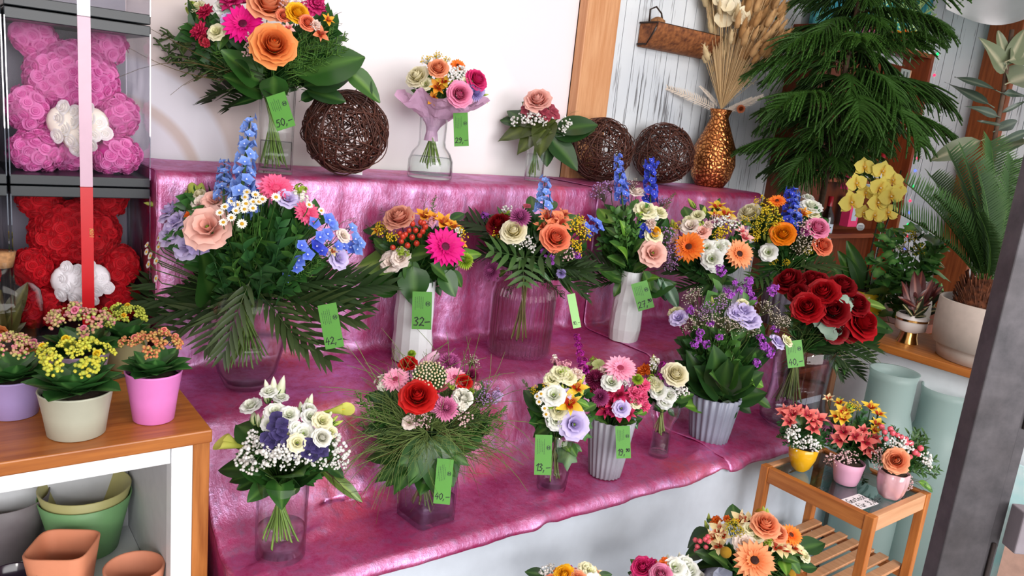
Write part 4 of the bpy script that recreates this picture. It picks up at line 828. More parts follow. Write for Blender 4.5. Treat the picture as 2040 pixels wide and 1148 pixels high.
for k in range(20): x_, y_ = rd.gauss(1470, 26), rd.uniform(-50, 50); tip = fan(x_, y_, rd.uniform(-.22, -.06)); put('honesty_disc', roundleaf('ecdcb4', 'f8f0d8'), face(tip, CH+Vector((rd.uniform(-.8, .8), 0, rd.uniform(-.6, .6))), mpx(rd.uniform(26, 38), ct)), dr)
for k in range(70): tip = fan(rd.uniform(1405, 1500), rd.uniform(60, 120), rd.uniform(-.18, -.02)); put('straw', stem('d4ac78', 'ecd2a4'), along(nk-(tip-nk)*.15, tip, CH, .0022), dr)
for (x0, y0, x1, y1) in ((1425, 222, 1345, 180), (1435, 222, 1525, 190), (1430, 215, 1400, 175), (1440, 220, 1500, 195)): put('feather_plume', frond('e0d0c0', 'f0e4d8', 1, 22, .16, .02, .8, .3), along(fan(x0, y0), fan(x1, y1, -.03), CH), dr)
for (x_, y_) in ((1420, 70), (1417, 145), (1408, 115), (1548, 124), (1416, 42)): tip = fan(x_, y_, -.02); put('bunny_tail', bunny('e0c08a', 'f4e0b4'), along(tip, tip+Vector((.02, 0, .05)), CH, .05), dr); put('straw', stem('d4ac78', 'ecd2a4'), along(nk, tip, CH, .0018), dr)
for k in range(14): put('blossom_cluster', puff('e8dcb0', 'b89a5c', k % 3, 40, .03, .5, 1., 'f0e8c8'), face(fan(rd.uniform(1452, 1500), rd.uniform(115, 185), -.04), CH, .07), dr)
put('dried_blossom', rose('b85a30', 'd8825a', 2), face(fan(1476, 217, -.03), CH, .035), dr)
# ---------------------------------------------------------------- hanging wicker trough on the boards
q0, q1, q2 = ony(1297, 42, -.07), ony(1432, 62, -.07), ony(1293, 90, -.07); x0, x1, zt, zb = q0.x, q1.x-.02, q0.z-.005, q2.z
tr = thing('wall_basket', ((x0+x1)/2, -.07, zb), 'brown wicker trough with a wire handle hanging on the whitewashed boards', 'basket'); mb = MB(); Lx = x1-x0
WK = plain('a8683a', .75, .35, scale=55, bmp=1., c2='5c2f18'); rows = []
for j in range(25):
    xx = x0+Lx*j/24; kx = 1; row = [(xx, -.012, zb+.01)]+[(xx, -.012-.1*math.sin(a)*kx, zt-(zt-zb)*math.cos(a)) for a in np.linspace(.15, 1.57, 7)][::-1]; rows.append([(xx, -.012, zb)]+[(xx, -.015-.095*kx*math.sin(.4+1.17*s), zb+(zt-zb)*s) for s in np.linspace(0, 1, 7)])
mb.grid(rows); o = mb.obj('wicker_body', WK, tr); m_ = o.modifiers.new('t', 'SOLIDIFY'); m_.thickness = .006
mb = MB(); mb.add([(x0, -.012, zb), (x0, -.012, zt), (x0, -.11, zt), (x0, -.055, zb), (x1, -.012, zb), (x1, -.012, zt), (x1, -.11, zt), (x1, -.055, zb)], [(0, 1, 2, 3), (4, 7, 6, 5)]); mb.obj('wicker_end', WK, tr, smooth=False)
IR = plain('3c2a22', .5, .2, metal=.4)
for zz, dy in ((zt, -.108), (zb+.004, -.058)): MB().tube([(x0-.004, -.014, zz), (x0-.004, dy, zz), (x1+.004, dy, zz), (x1+.004, -.014, zz)], .004, 6).obj('iron_rim', IR, tr)
for k in (.0, .33, .66, 1.): MB().tube([(x0+Lx*k, -.058, zb), (x0+Lx*k, -.112, zt)], .0025, 5).obj('iron_strap', IR, tr)
MB().tube([(x0+.0, -.06, zt), (x0-.003, -.06, zt+.05), (x0+.03, -.06, zt+.066), (x0+.065, -.06, zt+.045), (x0+.085, -.06, zt)], .0035, 6).obj('handle', IR, tr)
MB().lathe([(.034, 0), (.03, .022), (.012, .034), (.001, .036)], 12).obj('moss_ball', plain('b07a4c', .9, .3, scale=90, bmp=1.), tr, Matrix.Translation((x0+.05, -.06, zt-.006)))
# ---------------------------------------------------------------- bookcase on the back wall
CW = wood('8e4422', '6a2e14', 4, 2); bx0, bx1, by = 3.44, 4.57, -.17
bc = thing('bookcase', ((bx0+bx1)/2, by/2, 0), 'tall reddish-brown wooden bookcase against the back wall behind the green fir-like tree', 'bookcase')
for X in (bx0, bx1-.028): bevel(MB().box(X, X+.028, by, -.008, 0, 2.10).obj('side_panel', CW, bc, smooth=False), .002)
MB().box(bx0+.028, bx1-.028, -.02, -.01, .05, 2.03).obj('back_panel', wood('74371c', '552612', 4, 2), bc, smooth=False)
SH = (.30, .66, 1.06, 1.36, 1.70, 2.073)
for z in SH: MB().box(bx0+.0285, bx1-.0285, by+.004, -.021, z, z+.024).obj('shelf', wood('8e4422', '6a2e14', 4, 0), bc, smooth=False)
def card(name, label, cat, px, py, Y, wpx, hpx, c, group=None, d=.004, kids=(), lean=0.):
    p = ony(px, py, Y); t = dep(p); w_, h_ = mpx(wpx, t)*1.3, mpx(hpx, t); o = put(name, MB().box(-w_/2, w_/2, 0, d, 0, h_).mesh(name, c if not isinstance(c, str) else plain(c, .5, .05), False), Matrix.Translation(p)@Matrix.Rotation(-lean, 4, 'X')); tag(o, label, cat, group)
    for nm, x0, x1, z0, z1, cc in kids: put(nm, MB().box(x0*w_, x1*w_, -.001, 0, z0*h_, z1*h_).mesh(nm, plain(cc, .5, .03), False), Matrix.Identity(4), o, True)
    return o, p, t, w_, h_
m, nt, out = newmat('teal_print'); b = N(nt, 'ShaderNodeBsdfPrincipled'); f = noisef(nt, 5, 5, stretch=(6, 6, .8), rough=.65); nt.links.new(ramp(nt, f, [(.3, '0e3c5c'), (.45, '1c7f92'), (.55, '58b8a4'), (.62, '2c5c9c'), (.72, '8fd06c')]), b.inputs['Base Color']); nt.links.new(b.outputs[0], out.inputs[0])
o = put('picture', MB().box(0, 1.12, 0, .02, 0, .62).mesh('picture', m, False), Matrix.Translation((3.50, -.07, 2.10))); tag(o, 'blue and green painted picture leaning on top of the bookcase', 'picture')
rd = random.Random(8)
for k in range(7): xx = .45+k*.09; pl = put('painted_plant', feather('a8dc8c' if k % 2 else '8cc4a8', 'd4f0a0', k % 3, 20, .18, .012), along((xx, -.003, .02), (xx+rd.uniform(-.03, .03), -.006, rd.uniform(.32, .55)), (0, -1, 0)), o, True)
fb = thing('flower_tray', (4.12, -.12, 2.098), 'tray of orange blossoms on top of the bookcase, beneath the teal picture', 'flower tray'); MB().box(3.90, 4.40, -.16, -.09, 2.098, 2.115).obj('tray', plain('d8ccc0', .5), fb, smooth=False)
for k in range(34): put('blossom', FL[('rose_yellow', 'rose_amber', 'carn_orange', 'mum_pink')[k % 4 if k % 7 else 3]][1](k), face((3.92+.46*rd.random(), -.155+.06*rd.random(), 2.125+.05*rd.random()), CH+Vector((0, 0, .6)), .045), fb)
for a in ((1690, 82, 'white blank box on top of the bookcase left of the orange blossoms', 34, 26, 'e8e8ec'), (1853, 113, 'small white box at the right front corner of the bookcase top', 18, 14, 'eceef2')): card('white_box', a[2], 'box', a[0], a[1], -.13, a[3], a[4], a[5], d=.08)
card('framed_card', 'grey patterned card standing in the upper right compartment of the bookcase', 'card', 1797, 186, -.10, 30, 46, '9aa4a0', kids=(('card_stripe', -.3, -.15, .1, .9, '4a5450'), ('card_stripe', .05, .2, .1, .9, '525c58'), ('frame_edge', .4, .5, 0, 1, 'c8a080')))
card('framed_card', 'pale card standing at the left end of the bookcase beside the fir', 'card', 1605, 168, -.10, 26, 22, 'c8a890')
o, p, t, w_, h_ = card('shelf_ticket', 'white price ticket stuck to the bookcase shelf edge near the string lights', 'label', 1812, 259, -.173, 20, 23, 'f0f0f2', d=.002)
mb = MB(); write(mb, '4-', -.005, .006, .012, .002); put('ticket_writing', mb.mesh('ticket_writing', INK, False), mtx((0, -.0012, 0), (1, 0, 0), (0, 0, 1), (0, -1, 0)), o, True); put('ticket_print', MB().box(-w_*.4, w_*.4, -.001, 0, h_*.65, h_*.9).mesh('ticket_print', plain('4a5660', .6), False), Matrix.Identity(4), o, True)
def bottle(px, py, label, c, lab, Y=-.10, hh=.29):
    p = ony(px, py, Y); r = thing('wine_bottle', p, label, 'bottle', 'bottles in the bookcase'); MB().lathe([(.001, 0), (.036, .001), (.037, .01), (.037, hh*.58), (.030, hh*.68), (.0145, hh*.78), (.0135, hh), (.001, hh)], 24).obj('glass_body', plain(c, .08, .02, spec=.8), r, Matrix.Translation(p))
    MB().lathe([(.0375, hh*.14), (.0375, hh*.5)], 24).obj('paper_label', plain(lab, .5, .02), r, Matrix.Translation(p)); MB().lathe([(.0378, hh*.26), (.0378, hh*.30)], 24).obj('label_band', plain('e0b030', .5, .3, scale=200), r, Matrix.Translation(p)); MB().lathe([(.0150, hh*.82), (.0150, hh*1.005), (.001, hh*1.006)], 16).obj('neck_foil', plain('a01828', .3), r, Matrix.Translation(p))
    return r
bottle(1636, 497, 'dark wine bottle with a pale label between the rose bouquet and the orchid', '1a0c0a', 'c8d4e4'); bottle(1722, 378, 'clear-labelled bottle standing behind the yellow orchid', '8fa0a4', 'e8ecf0', hh=.22); bottle(1746, 376, 'second grey bottle behind the yellow orchid, to the right', '7c8c94', 'd8dce4', hh=.2)
card('pink_carton', 'small pink carton with a shiny window left of the orchid stems', 'carton', 1697, 452, -.12, 26, 60, 'e83c74', d=.05, kids=(('window', -.25, .3, .2, .8, 'b8c0d0'),)); card('pink_carton', 'little pink carton peeping out left of the top orchid flowers', 'carton', 1692, 378, -.12, 14, 26, 'f04c84', d=.04)
card('paper_roll', 'dark wrapped parcel on the lower bookcase shelf beneath the fir', 'parcel', 1590, 420, -.12, 46, 60, '7a5a48', d=.08)
# string of fairy lights down the right bookcase edge
ls = thing('string_lights', (4.59, -.2, 2.0), 'thin string of green, red and blue fairy lights down the right edge of the bookcase', 'string lights')
pts = [ony(a, b_, -.19) for a, b_ in ((1866, 108), (1860, 150), (1852, 200), (1843, 240), (1832, 290), (1822, 340), (1812, 400), (1806, 470), (1798, 520), (1790, 570), (1770, 615))]
MB().tube(pts, .0016, 4).obj('wire', plain('c8d0d4', .4), ls); MB().tube([p+Vector((.004, .02*math.sin(i*1.3)-.02, 0)) for i, p in enumerate(pts)], .0022, 4).obj('wire', plain('d8dce0', .4), ls)
EM = [emis('18e868', 3.), emis('ff3050', 3.), emis('5060ff', 3.)]; EL = [MB().blob((0, 0, 0), .008, 0, 0, 8, 6).mesh('led', e) for e in EM]; L_ = 0; k = 0
for a, b_ in zip(pts[:-1], pts[1:]):
    n = max(1, int((b_-a).length/.062)); 
    for i in range(n): q = a.lerp(b_, i/n); put('led_bulb', EL[k % 3], Matrix.Translation(q+Vector((-.005, -.006, 0))), ls); k += 1
# white fabric bundle under the beam
mb = MB(); rows = []
for i in range(15):
    v = i/14; rows.append([onx(1885+210*u, 18+32*math.sin(math.pi*min(1, u*1.05))*math.sin(math.pi*v/2)-80*(1-v), XR-.35+.25*math.cos(math.pi*v)*.6+.02*math.sin(u*14)) for u in np.linspace(0, 1, 22)])
tag(mb.grid([[tuple(p) for p in r] for r in rows]).obj('fabric_bundle', plain('dcdadc', .7, .05, scale=8)), 'white sagging fabric bundle hanging below the beam at the top right corner', 'fabric')
# ---------------------------------------------------------------- counter on the right
ct_ = thing('side_counter', (2.93, -1.7, 0), 'white counter with an orange-brown wooden top carrying the potted palm', 'counter')
bevel(MB().box(2.735, 3.12, -2.9, -.90, .832, .86).obj('worktop', wood('c07a3a', '9a561e', 4, 1, .38, .5), ct_, smooth=False), .003)
MB().box(2.775, 3.08, -2.88, -.93, .05, .831).obj('front_panel', plain('e4e8ee', .45, .03), ct_, smooth=False); MB().box(2.80, 3.06, -2.88, -.95, 0, .05).obj('plinth', plain('8a8c90', .6), ct_, smooth=False)
bevel(MB().box(2.742, 2.775, -.93, -.902, .0, .831).obj('corner_post', wood('c89070', 'a06a48', 4, 2), ct_, smooth=False), .002)
# potted palm
CER = plain('c4b6ac', .55, .06, scale=40)
_, c, t = vase('palm_pot', 'large beige ceramic pot with a stepped foot holding the cycad palm', 'pot', 1962, 741, .86, [(92, 0), (95, 20), (96, 27), (106, 30), (109, 70), (108, 114)], CER, soil=14, thick=.010)
CRN = P(1958, 590, t); pr = thing('cycad_palm', (c.x, c.y, c.z+.12), 'cycad palm with stiff feathery fronds and a shaggy brown trunk in the beige pot', 'palm')
mb = MB(); mb.blob(CRN-Vector((0, 0, .02)), (.075, .075, .085), 0, 0, 18, 12); rd = random.Random(5)
for k in range(420):
    a = rd.uniform(0, 6.28); z = rd.uniform(-.9, .8); q = math.sqrt(1-z*z); d = Vector((q*math.cos(a), q*math.sin(a), z)); p = CRN-Vector((0, 0, .02))+Vector((d.x*.072, d.y*.072, d.z*.082)); mb.tube([p, p+d*.02+Vector((0, 0, .028))], .0022, 3, cap=False)
mb.obj('shaggy_trunk', plain('7a4224', .9, .4, scale=60, c2='3a1c0e'), pr)
@cached
def cyc(c1, c2, s):
    R = random.Random(s); mb = MB(); cv = lambda q: np.array([0, q, -.16*q*q+.04*math.sin(3*q)])
    mb.tube([cv(q) for q in np.linspace(0, 1, 10)], np.linspace(.011, .004, 10), 4, 0, g=1)
    for i in range(44):
        q = .16+.83*i/43; l = .21*math.sin(math.pi*(.1+.78*((q-.16)/.84)**.8))**.7
        for sd in (-1, 1):
            a = np.array([sd*l*.72, l*.55, l*.35+R.uniform(-.01, .01)]); c0 = cv(q); w2 = np.array([0, .0092, 0]); mb.add([c0-w2, c0+w2, c0+a*.6+w2*.8, c0+a*.6-w2*.8, c0+a], [(0, 1, 2, 3), (3, 2, 4)], 0, [0, 0, .3, .3, .9])
    return mb.mesh('palm_frond', [soft(c1, c2, .5, .08, .25)])
for (x1, y1, dd) in ((1838, 347, .05), (1868, 372, -.02), (1925, 292, .0), (1953, 290, .12), (2000, 268, -.05), (2038, 312, .02), (2075, 350, -.1), (1815, 400, .15), (1980, 330, .18), (2090, 420, .12), (1880, 330, -.25), (1900, 380, .22), (2030, 380, -.22), (1940, 400, -.28), (2110, 500, 0), (1985, 420, .3)):
    p1 = P(x1, y1, t-dd*.7); b0 = CRN+Vector((0, 0, .03)); W = along(b0, p1, Vector((0, 0, 1))+CH*.6); put('palm_frond', cyc('23401c', '46682e', int(x1) % 3), W, pr)
# small cup planter with slate tag
_, c2_, t2 = vase('footed_planter', 'small white planter on a gold foot with a gold rim band', 'planter', 1806, 686, .86, [(20, 0), (16, 12), (15, 22), (28, 27), (30, 54), (27, 57)], plain('ece4e0', .35, .03), soil=6, thick=.003)
GOLD = plain('e0a860', .18, .1, metal=1); put('gold_foot', MB().lathe([(mpx(20.6, t2), 0), (mpx(16.6, t2), mpx(12.4, t2)), (mpx(15.8, t2), mpx(22.5, t2))], 28).mesh('gold_foot', GOLD), Matrix.Translation(c2_+Vector((0, 0, .0005))), _); put('gold_band', MB().lathe([(mpx(30.6, t2), mpx(46, t2)), (mpx(30.4, t2), mpx(50, t2))], 28).mesh('gold_band', GOLD), Matrix.Translation(c2_), _)
tb = put('slate_tag', MB().box(-.026, .026, 0, .002, 0, .032).mesh('slate_tag', plain('18181c', .5), False), mtx(P(1812, 640, t2-.03), RH.normalized()*.93+Vector((0, 0, -.36)), CH*-1, Vector((.3, 0, .93)))); tag(tb, 'small black price tag reading 12 stuck in the white and gold planter', 'price tag')
mb = MB(); write(mb, '12,-', -.02, .010, .014, .0022); put('tag_writing', mb.mesh('tag_writing', plain('f0f0f0', .5), False), mtx((0, -.0012, 0), (1, 0, 0), (0, 0, 1), (0, -1, 0)), tb, True)
LF['maroon'] = ('leaf', lambda s: leaf('4a1c1c', '8a4a3c', s % 4, .32, .25, .15)); LF['stripe'] = ('leaf', lambda s: leaf('26301c', 'd8c898', s % 4, .5, .2, .15)); LF['vine'] = ('leaf', lambda s: ivy('3c7a34', '84b060', 0)); LF['vined'] = ('leaf', lambda s: leaf('2a5a26', '5a8a40', s % 4, .7, .2, .2))
LF['ficus'] = ('leaf', lambda s: leaf('6a7458', 'a8a488', s % 4, .42, .18, .12)); LF['ficusd'] = ('leaf', lambda s: leaf('3c4c40', '6a7464', s % 4, .2, .2, .1)); LF['straps'] = ('leaf', lambda s: leaf('2c5428', '4c7438', s % 4, .3, .45, .3))
bouquet('foliage plant with maroon shoots and striped leaves in the white and gold planter', (1830, 590, 2.82), (48, 60), (1814, 640), '''
maroon 1820 620 1800 560; maroon 1825 610 1822 540; maroon 1828 600 1838 536; maroon 1830 610 1858 556; maroon 1826 605 1846 575; maroon 1824 612 1790 590; maroon 1828 620 1865 590; stripe 1822 630 1850 610; stripe 1820 632 1845 628; stripe 1818 630 1800 606; stripe 1822 624 1838 590; white 1838 640 1856 600; white 1840 645 1852 620''', (('maroon', 10, .6, 1, -.2, .9), ('stripe', 10, .6, .9, -.3, .4)), seed=3, name='foliage_plant', cat='potted plant', group='plants on the side counter')
gp = P(1795, 600, 3.05); bouquet('mass of climbing green plants between the orchid and the palm', (1800, 520, 3.05), (90, 85), (1800, 640), '\n'.join('%s %d %d %d %d %.2f' % (('vine', 'vined', 'vine', 'vined')[k % 4], x_, y_, x_+dx, y_+dy, of) for k, (x_, y_, dx, dy, of) in enumerate([(random.Random(k).randint(1735, 1880), random.Random(k+50).randint(455, 640), random.Random(k+9).randint(-22, 22), random.Random(k+77).randint(-24, 14), random.Random(k+5).uniform(-.1, .1)) for k in range(110)]))+';solg 1812 475 36;solg 1830 500 34;gypf 1800 500 34;gypf 1826 470 30', (('sprig', 26, .6, 1, -.9, .9),), seed=5, name='climbing_plant', cat='potted plant', group='plants on the side counter', floor=Vector((3.30, -.75, .86)))
MB().lathe([(.06, 0), (.075, .1), (.08, .12), (.075, .12), (.07, .1), (.001, .1)], 24).obj('plant_basin', plain('5a4a3c', .6), None, Matrix.Translation((3.30, -.75, .86))) ; tag(bpy.data.objects['plant_basin'], 'brown basin hidden under the climbing plants', 'pot')
pl_ = thing('plant_bench', (3.3, -.75, 0), 'low wooden bench behind the counter carrying the climbing plants', 'bench'); MB().box(3.14, 3.6, -1.0, -.5, .82, .858).obj('bench_top', CW, pl_, smooth=False); [MB().box(a, a+.03, b_, b_+.03, 0, .82).obj('leg', CW, pl_, smooth=False) for a in (3.15, 3.56) for b_ in (-.99, -.54)]
# orchid
to = 2.98; ob = seat(1722, 640, .86, 36); ob = Vector((2.80, -.80, .86)) if False else ob
_, oc, ot = vase('orchid_pot', 'glossy yellow pot of the orchid behind the red roses', 'pot', 1716, 640, .86, [(26, 0), (34, 30), (37, 56)], plain('f0cc28', .2, .03), soil=2, thick=.004)
orr = thing('orchid', oc+Vector((0, 0, .10)), 'tall yellow moth orchid with two dark stems behind the red roses', 'orchid'); r0 = P(1722, 585, ot)
for pts_ in (((1722, 585), (1735, 500), (1752, 430), (1758, 370), (1742, 325)), ((1728, 585), (1748, 500), (1772, 430), (1785, 380), (1795, 340))): MB().tube([P(a, b_, ot-.02) for a, b_ in pts_], .0035, 6).obj('flower_stem', soft('2c2a1c', '4c5a2a', .4, 0), orr)
for pts_ in (((1726, 585), (1741, 500), (1757, 430)),): MB().tube([P(a+5, b_, ot-.03) for a, b_ in pts_], .002, 4).obj('support_stick', plain('c8ccd0', .2), orr)
for k, (a, b_, d_) in enumerate(((1722, 334, 44), (1706, 366, 44), (1696, 404, 52), (1724, 386, 40), (1758, 342, 46), (1752, 375, 50), (1778, 360, 44), (1748, 405, 48), (1775, 392, 50), (1768, 425, 50), (1742, 430, 40), (1790, 380, 36), (1720, 425, 36))):
    p = P(a, b_, ot-.05-.02*(k % 3)); put('orchid_flower', FL['orchid'][1](k), face(p, CH+Vector((.2*math.sin(k*3), 0, .1+.2*math.cos(k*2))), mpx(d_, ot)*1.1, .1+.3*math.sin(k)), orr)
for x0, y0, x1, y1 in ((1722, 590, 1690, 480), (1718, 590, 1672, 500), (1730, 590, 1800, 530), (1728, 595, 1780, 590), (1715, 595, 1660, 570), (1700, 600, 1655, 520), (1728, 590, 1765, 545)): put('leaf', leaf('2f5a20', '5c8434', 1, .36, .35, .12), along(P(x0, y0, ot), P(x1, y1, ot-.03+.05*((x0+y1) % 2)), CH+Vector((0, 0, .4))), orr)
pk = put('plastic_pick', MB().lathe([(.001, 0), (.016, 0), (.016, .002), (.001, .002)], 20).mesh('plastic_pick', plain('dfe2e6', .4)), face(P(1714, 452, ot-.07), CH, 1, 0)); tag(pk, 'round white plastic care tag clipped to the orchid stems', 'tag')
mb = MB(); [mb.box(-.010, .010, -.006+.005*k, -.004+.005*k, .0021, .0026) for k in range(3)]; put('tag_print', mb.mesh('tag_print', plain('6a7078', .5), False), Matrix.Identity(4), pk, True)
# variegated rubber plant
ft = 3.0; fr = thing('rubber_plant', (3.42, -1.42, 0), 'variegated rubber plant with pale-edged leaves on a thin trunk behind the palm', 'potted plant')
sp_ = [P(2016, 60, ft), P(2006, 130, ft), P(1998, 190, ft), P(1984, 262, ft), P(1970, 350, ft), P(1956, 440, ft), P(1945, 520, ft)]; e_ = sp_[-1]; MB().tube(sp_+[Vector((e_.x, e_.y, .5)), Vector((e_.x, e_.y, .28))], .009, 8).obj('trunk', plain('5c4636', .8, .2), fr)
MB().lathe([(.10, 0), (.13, .2), (.14, .28), (.13, .28), (.12, .25), (.001, .25)], 28).obj('planter', plain('8a7a6c', .6), fr, Matrix.Translation((e_.x, e_.y, 0)))
for k, (x0, y0, x1, y1, cd) in enumerate(((2003, 145, 1962, 72, 'ficus'), (2006, 130, 2045, 55, 'ficus'), (1984, 180, 1903, 147, 'ficusd'), (1970, 208, 1882, 161, 'ficusd'), (1988, 232, 1930, 208, 'ficusd'), (1995, 250, 1947, 240, 'ficusd'), (1954, 280, 1853, 318, 'ficus'), (2044, 285, 1970, 300, 'ficus'), (2048, 262, 1990, 285, 'ficusd'), (1995, 225, 2045, 200, 'ficusd'), (2000, 185, 2050, 188, 'ficusd'), (2010, 165, 2060, 145, 'ficus'), (1975, 345, 2010, 340, 'ficusd'), (2005, 130, 1990, 60, 'ficus'), (2010, 120, 2075, 90, 'ficus'), (1985, 260, 2030, 240, 'ficusd'))):
    nm, fn = LF[cd]; put(nm, fn(k), along(P(x0, y0, ft-.02*(k % 3)), P(x1, y1, ft-.10+.08*(k % 4)), CH+Vector((0, 0, .5))), fr)
# ---------------------------------------------------------------- fir-like house tree (araucaria)
@cached
def bough(s):
    R = random.Random(s); mb = MB(); cv = lambda q: np.array([.02*math.sin(4*q+s), q, .10*math.sin(2.4*q)-.30*q*q])
    mb.tube([cv(q) for q in np.linspace(0, 1, 9)], np.linspace(.012, .004, 9), 5, 1)
    for i in range(26):
        q = .14+.86*i/25; l0 = .46*math.sin(math.pi*(.22+.70*q))**.8
        for sd in (-1, 1):
            an = .85-.45*q+R.uniform(-.22, .22); c0 = cv(q); dr_ = R.uniform(.35, .95); l = l0*R.uniform(.7, 1.1); path = []
            for u in np.linspace(0, 1, 6): path.append(c0+np.array([sd*math.sin(an)*l*u, math.cos(an)*l*u, -dr_*l*u*u+.05*l*u]))
            path = np.array(path); n0 = s
            for j in range(9):
                u = (j+.6)/9.4; b0 = path[0]+(path[-1]-path[0])*u; b0[2] = np.interp(u*5, range(6), path[:, 2]); 
                for w_ in (-1, 1, 0): e = np.array([sd*math.sin(an)*.028+w_*math.cos(an)*.016, math.cos(an)*.028-w_*sd*math.sin(an)*.016, .016 if w_ == 0 else .0]); side = np.cross(e, [0, 0, 1.]); side = side/(np.linalg.norm(side)+1e-9)*.007; mb.add([b0-side, b0+side, b0+e*1.3], [(0, 1, 2)], 0, [.2, .2, 1])
            mb.tube(path, np.linspace(.016, .006, 6), 4, 0, cap=False, g=.3)
    return mb.mesh('bough', [soft('22441a', '547e30', .5, .1, .3, var=.35), plain('4a3a24', .8)])
T0 = P(1655, 300, 3.40); tx = thing('house_fir', (T0.x, T0.y, 0), 'tall dark green house fir with drooping tiered branches behind the display', 'tree')
MB().tube([(T0.x, T0.y, .25), (T0.x+.005, T0.y, 1.2), (T0.x-.006, T0.y, 1.9), (T0.x, T0.y, 2.6)], [.016, .014, .011, .004], 8).obj('trunk', plain('5a4430', .85, .25, scale=60), tx); MB().lathe([(.11, 0), (.14, .24), (.15, .28), (.14, .28), (.13, .24), (.001, .24)], 28).obj('planter', plain('6a5a4c', .6), tx, Matrix.Translation((T0.x, T0.y, 0)))
rd = random.Random(21)
for zi, (ypx, R_, n) in enumerate(((372, .27, 8), (322, .40, 9), (270, .46, 10), (222, .45, 9), (172, .44, 9), (118, .41, 9), (64, .38, 8), (8, .36, 7), (-50, .32, 6), (-120, .26, 5))):
    zz = P(1655, ypx-34, 3.22).z; a0 = rd.uniform(0, 6)
    for k in range(n):
        a = a0+k*2*math.pi/n+rd.uniform(-.3, .3); L = R_*rd.uniform(.62, 1.06)
        if T0.y+math.sin(a)*L > -.20: L = max(.12, min(L, (-.20-T0.y)/max(math.sin(a), .01)))
        if zi < 2 and -1.7 < a % 6.283-6.283 < -.2: L *= .55
        put('bough', bough((k+zi) % 6), along((T0.x, T0.y, zz+rd.uniform(-.045, .045)), (T0.x+math.cos(a)*L, T0.y+math.sin(a)*L, zz+.02+rd.uniform(-.10, .07)), (0, 0, 1)), tx)
# ---------------------------------------------------------------- frosted floor vases
FR = frosted('bccdcb', .42); fg = 'frosted green glass floor vases'
def fvase(px, py, rp, label):
    p = P(px, py, 2.62 if rp < 49 else 2.66); r = mpx(rp, dep(p)); H = p.z; p = Vector((p.x, p.y, 0)); root = thing('floor_vase', p, label, 'vase', fg)
    pr_ = [(r*1.1, 0), (r*1.3, .03), (r*1.34, .25), (r*1.32, H-.24), (r*1.05, H-.17), (r*.93, H-.14), (r*.93, H-.03), (r, H), (r*.94, H-.002), (r*.87, H-.03), (r*.87, H-.14), (r*.99, H-.17), (r*1.26, H-.24), (r*1.24, .05), (.001, .05)]
    MB().lathe([(.001, 0)]+pr_, 44).obj('body', FR, root, Matrix.Translation(p))
fvase(1783, 738, 47, 'left frosted green glass floor vase, nearer the white cloth'); fvase(1893, 775, 52, 'right frosted green glass floor vase, next to the metal pillar')
# ---------------------------------------------------------------- little side table
SW = wood('c47a3c', 'a25a24', 5, 0); SWL = wood('d8a27a', 'c48a60', 5, 1); stb = thing('side_table', (2.155, -1.345, 0), 'small orange-brown wooden side table with a glass top and a slatted lower shelf', 'side table')
X0, X1, Y0, Y1, H = 1.995, 2.325, -1.525, -1.165, .57
for X in (X0, X1-.026):
    for Y in (Y0, Y1-.026): bevel(MB().box(X, X+.026, Y, Y+.026, 0, H).obj('leg', wood('c47a3c', 'a25a24', 5, 2), stb, smooth=False), .002)
for X in (X0+.003, X1-.023): bevel(MB().box(X, X+.020, Y0+.0265, Y1-.0265, H-.048, H-.001).obj('apron', wood('c47a3c', 'a25a24', 5, 1), stb, smooth=False), .0015)
for Y in (Y0+.003, Y1-.023): bevel(MB().box(X0+.0265, X1-.0265, Y, Y+.020, H-.048, H-.001).obj('apron', wood('d8a27a', 'c48a60', 5, 0), stb, smooth=False), .0015)
MB().box(X0+.0235, X1-.0235, Y0+.0235, Y1-.0235, H-.012, H-.007).obj('glass_top', glass('c4d2d2', .6, .10, .04), stb, smooth=False)
for X in (X0+.004, X1-.022): MB().box(X, X+.018, Y0+.0265, Y1-.0265, .285, .310).obj('shelf_rail', SW, stb, smooth=False)
for k in range(7): y_ = Y0+.03+k*.0455; bevel(MB().box(X0+.002, X1-.002, y_, y_+.030, .3105, .320).obj('slat', SWL, stb, smooth=False), .001)
zt_ = H-.0065
q = onz(1713, 1000, zt_); sg = put('table_sign', MB().box(-.044, .044, -.031, .031, 0, .0008).mesh('table_sign', plain('f2ecf0', .5, .01), False), Matrix.Translation(q)@Matrix.Rotation(-.05, 4, 'Z')); tag(sg, 'white handwritten card lying on the side table glass, pricing the small arrangements', 'sign')
mb = MB(); write(mb, 'Gestecke', -.040, .004, .021, .0024, .001, .55); write(mb, 'für 9,80,-', -.036, -.025, .021, .0024, .001, .60); put('handwriting', mb.mesh('handwriting', INK, False), Matrix.Identity(4), sg, True)
# ---------------------------------------------------------------- galvanised post, bracket and the bright outside
m, nt, out = newmat('weathered_zinc'); b = N(nt, 'ShaderNodeBsdfPrincipled'); f = noisef(nt, 22, 5, rough=.65); f2 = noisef(nt, 5, 3)
c_ = mixc(nt, ramp(nt, f, [(.3, 0.), (.7, 1.)]), lin('403e42'), lin('5e5a5e')); c_ = mixc(nt, ramp(nt, f2, [(.45, 0.), (.7, .6)]), c_, lin('332c2a')); nt.links.new(c_, b.inputs['Base Color']); b.inputs['Roughness'].default_value = .5; b.inputs['Metallic'].default_value = .5; nt.links.new(b.outputs[0], out.inputs[0]); ZN = m
tp = 1.15; a_ = P(1872, 1120, tp); bq = P(1985, 1120, tp); wx = (bq-a_); wx.z = 0; wp = wx.length; wx.normalize(); dx = Vector((-wx.y, wx.x, 0)); post = thing('steel_post', (a_.x, a_.y, 0), 'weathered grey galvanised steel post at the right picture edge', 'post')
